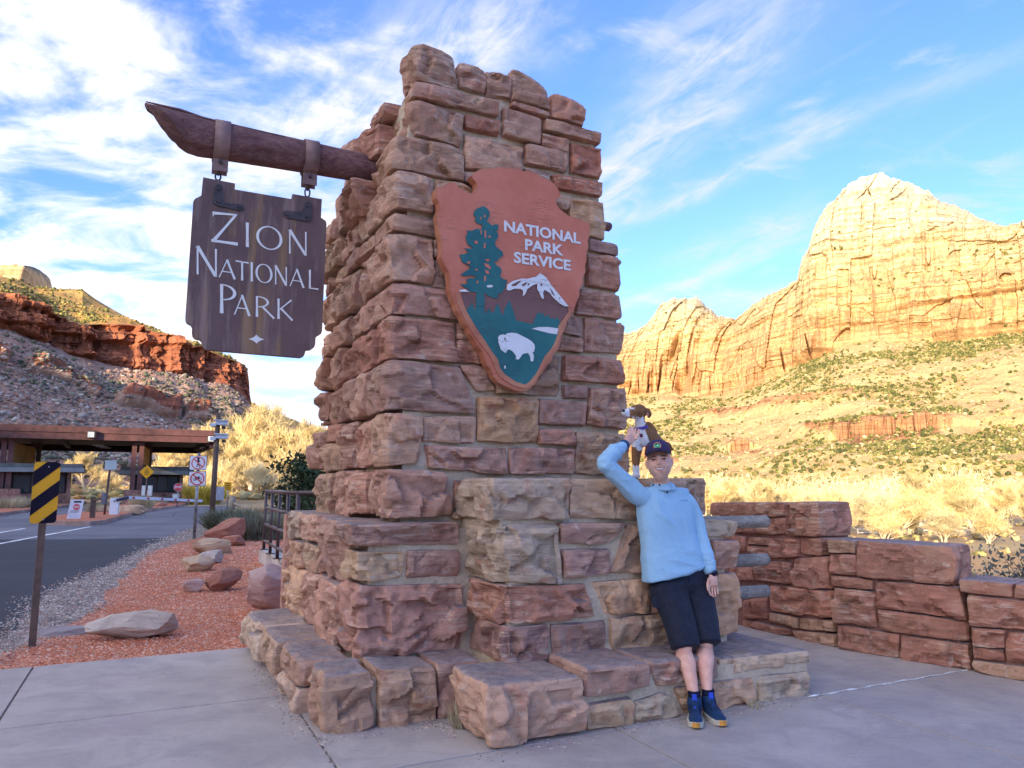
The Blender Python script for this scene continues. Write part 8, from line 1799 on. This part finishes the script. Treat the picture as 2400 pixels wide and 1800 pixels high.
b.loft([D(560, 470, .76), D(620, 600, .79), D(650, 760, .80)], [(.030, .04), (.046, .055), (.046, .05)], 18, ref=VD)
for P, rr in (([D(370, 760, .665), D(345, 900, .66), D(335, 1040, .66), D(345, 1180, .66), D(345, 1300, .655), D(335, 1350, .635)], [(.030, .034), (.026, .028), (.020, .022), (.017, .018), (.016, .017), (.022, .030)]),
              ([D(440, 800, .74), D(410, 930, .74), D(395, 1060, .74), D(385, 1200, .74), D(392, 1310, .735), D(386, 1345, .72)], [(.030, .034), (.024, .026), (.018, .020), (.016, .017), (.015, .016), (.020, .028)]),
              ([D(800, 850, .96), D(830, 1000, .97), D(870, 1110, 1.02), D(850, 1230, 1.02), D(840, 1330, .99)], [(.045, .05), (.034, .036), (.020, .022), (.015, .016), (.018, .028)]),
              ([D(720, 850, 1.02), D(740, 1000, 1.03), D(780, 1110, 1.08), D(760, 1230, 1.08), D(750, 1325, 1.05)], [(.045, .05), (.034, .036), (.020, .022), (.015, .016), (.018, .028)])):
    b.loft(P, rr, 16, ref=VD, sub=3)
b.loft([D(860, 780, 1.04), D(930, 800, 1.10), D(980, 900, 1.14)], [.014, .010, .006], 8)
def dogpick(c):
    out = np.zeros(len(c)); 
    for i, p in enumerate(c):
        r_ = p - EYE; a_ = math.cos(PITCH) * r_[1] + math.sin(PITCH) * r_[2]; X = 1200 + FPX * r_[0] / a_; Y = 900 - FPX * (-math.sin(PITCH) * r_[1] + math.cos(PITCH) * r_[2]) / a_; kx = (X - 1440) / .1387; ky = (Y - 930) / .1387; wo = float(vnoise(kx * .04, ky * .04, 3)) * 22; kx += wo; ky += wo; vd = (p - ORG) @ VD
        w = (kx < 262 and ky > 195) or (ky > 345 and ky < 420 and kx < 500 and kx > 300) or (400 <= ky < 900 and kx < 520 + max(0, (ky - 560)) * .38 and vd < .80 and not (ky > 850 and kx < 380)) or (ky > 1170) or (kx < 330 and ky < 210 and ky > 175)
        out[i] = 1 if w else 0
    return out
db = b.skin('dog_body', None, dog, voxel=.0042, smooth=3, mats=[M_FUR, M_FURW], pick=dogpick)
def blob(c, r, sq, mat, name, parent, axs=(UD, VD, np.array([0, 0, 1.0]))):
    bm = bmesh.new(); bmesh.ops.create_uvsphere(bm, u_segments=14, v_segments=10, radius=1); V = [np.asarray(c) + axs[0] * v.co.x * r * sq[0] + axs[1] * v.co.y * r * sq[1] + axs[2] * v.co.z * r * sq[2] for v in bm.verts]; F = [[v.index for v in f.verts] for f in bm.faces]; bm.free(); return mk(name, V, F, mat, parent, True)
blob(D(152, 235, .592), .0135, (1, 1, .9), M_NOSE, 'nose', dog); blob(D(322, 205, .635), .0065, (1.3, 1, .9), M_NOSE, 'eye', dog); blob(D(335, 207, .632), .0035, (1, .6, .8), M_EYEW, 'eye_glint', dog)
eb = Body(); eb.loft([D(505, 215, .70), D(560, 235, .69), D(592, 290, .685), D(578, 350, .685)], [(.010, .012), (.022, .012), (.022, .010), (.010, .008)], 14, ref=VD, sub=4); eb.skin('ear', M_FUR, dog, voxel=.004, smooth=2)
blob(D(560, 300, .672), .013, (.8, .4, 1.2), plain('inner_ear', (.50, .22, .17), .8), 'inner_ear', dog)
MB().tube([D(170, 318, .585), D(200, 330, .588), D(245, 352, .60)], [.004, .006, .004], 6).make('mouth_line', plain('pink_lip', (.60, .36, .33), .6), dog, True)
M_COL = plain('purple_collar', (.085, .045, .30), .6, .3, .1, 60)
cpts = []; cc = D(455, 525, .70)
for k in range(33): a = 2 * math.pi * k / 32; cpts.append(cc - UD * .002 + UD * .0505 * math.cos(a) - VD * .050 * math.sin(a) + np.array([0, 0, .010 * math.cos(a)]))
V = []; 
for p in cpts:
    for dz, o_ in ((-.011, 0), (.011, 0), (.011, .004), (-.011, .004)): q = p + (p - cc) / np.linalg.norm(p - cc) * o_; V.append(q + [0, 0, dz])
F = [(i*4+k, i*4+(k+1) % 4, (i+1)*4+(k+1) % 4, (i+1)*4+k) for i in range(32) for k in range(4)]; mk('collar', V, F, M_COL, dog, True)
MB().box(D(445, 575, .625), (.012, .006, .022), rz=TH).make('tag', M_SW, dog); MB().box(D(452, 655, .635), (.026, .007, .028), rz=TH).make('tag', plain('maroon_tag', (.16, .02, .06), .5), dog)
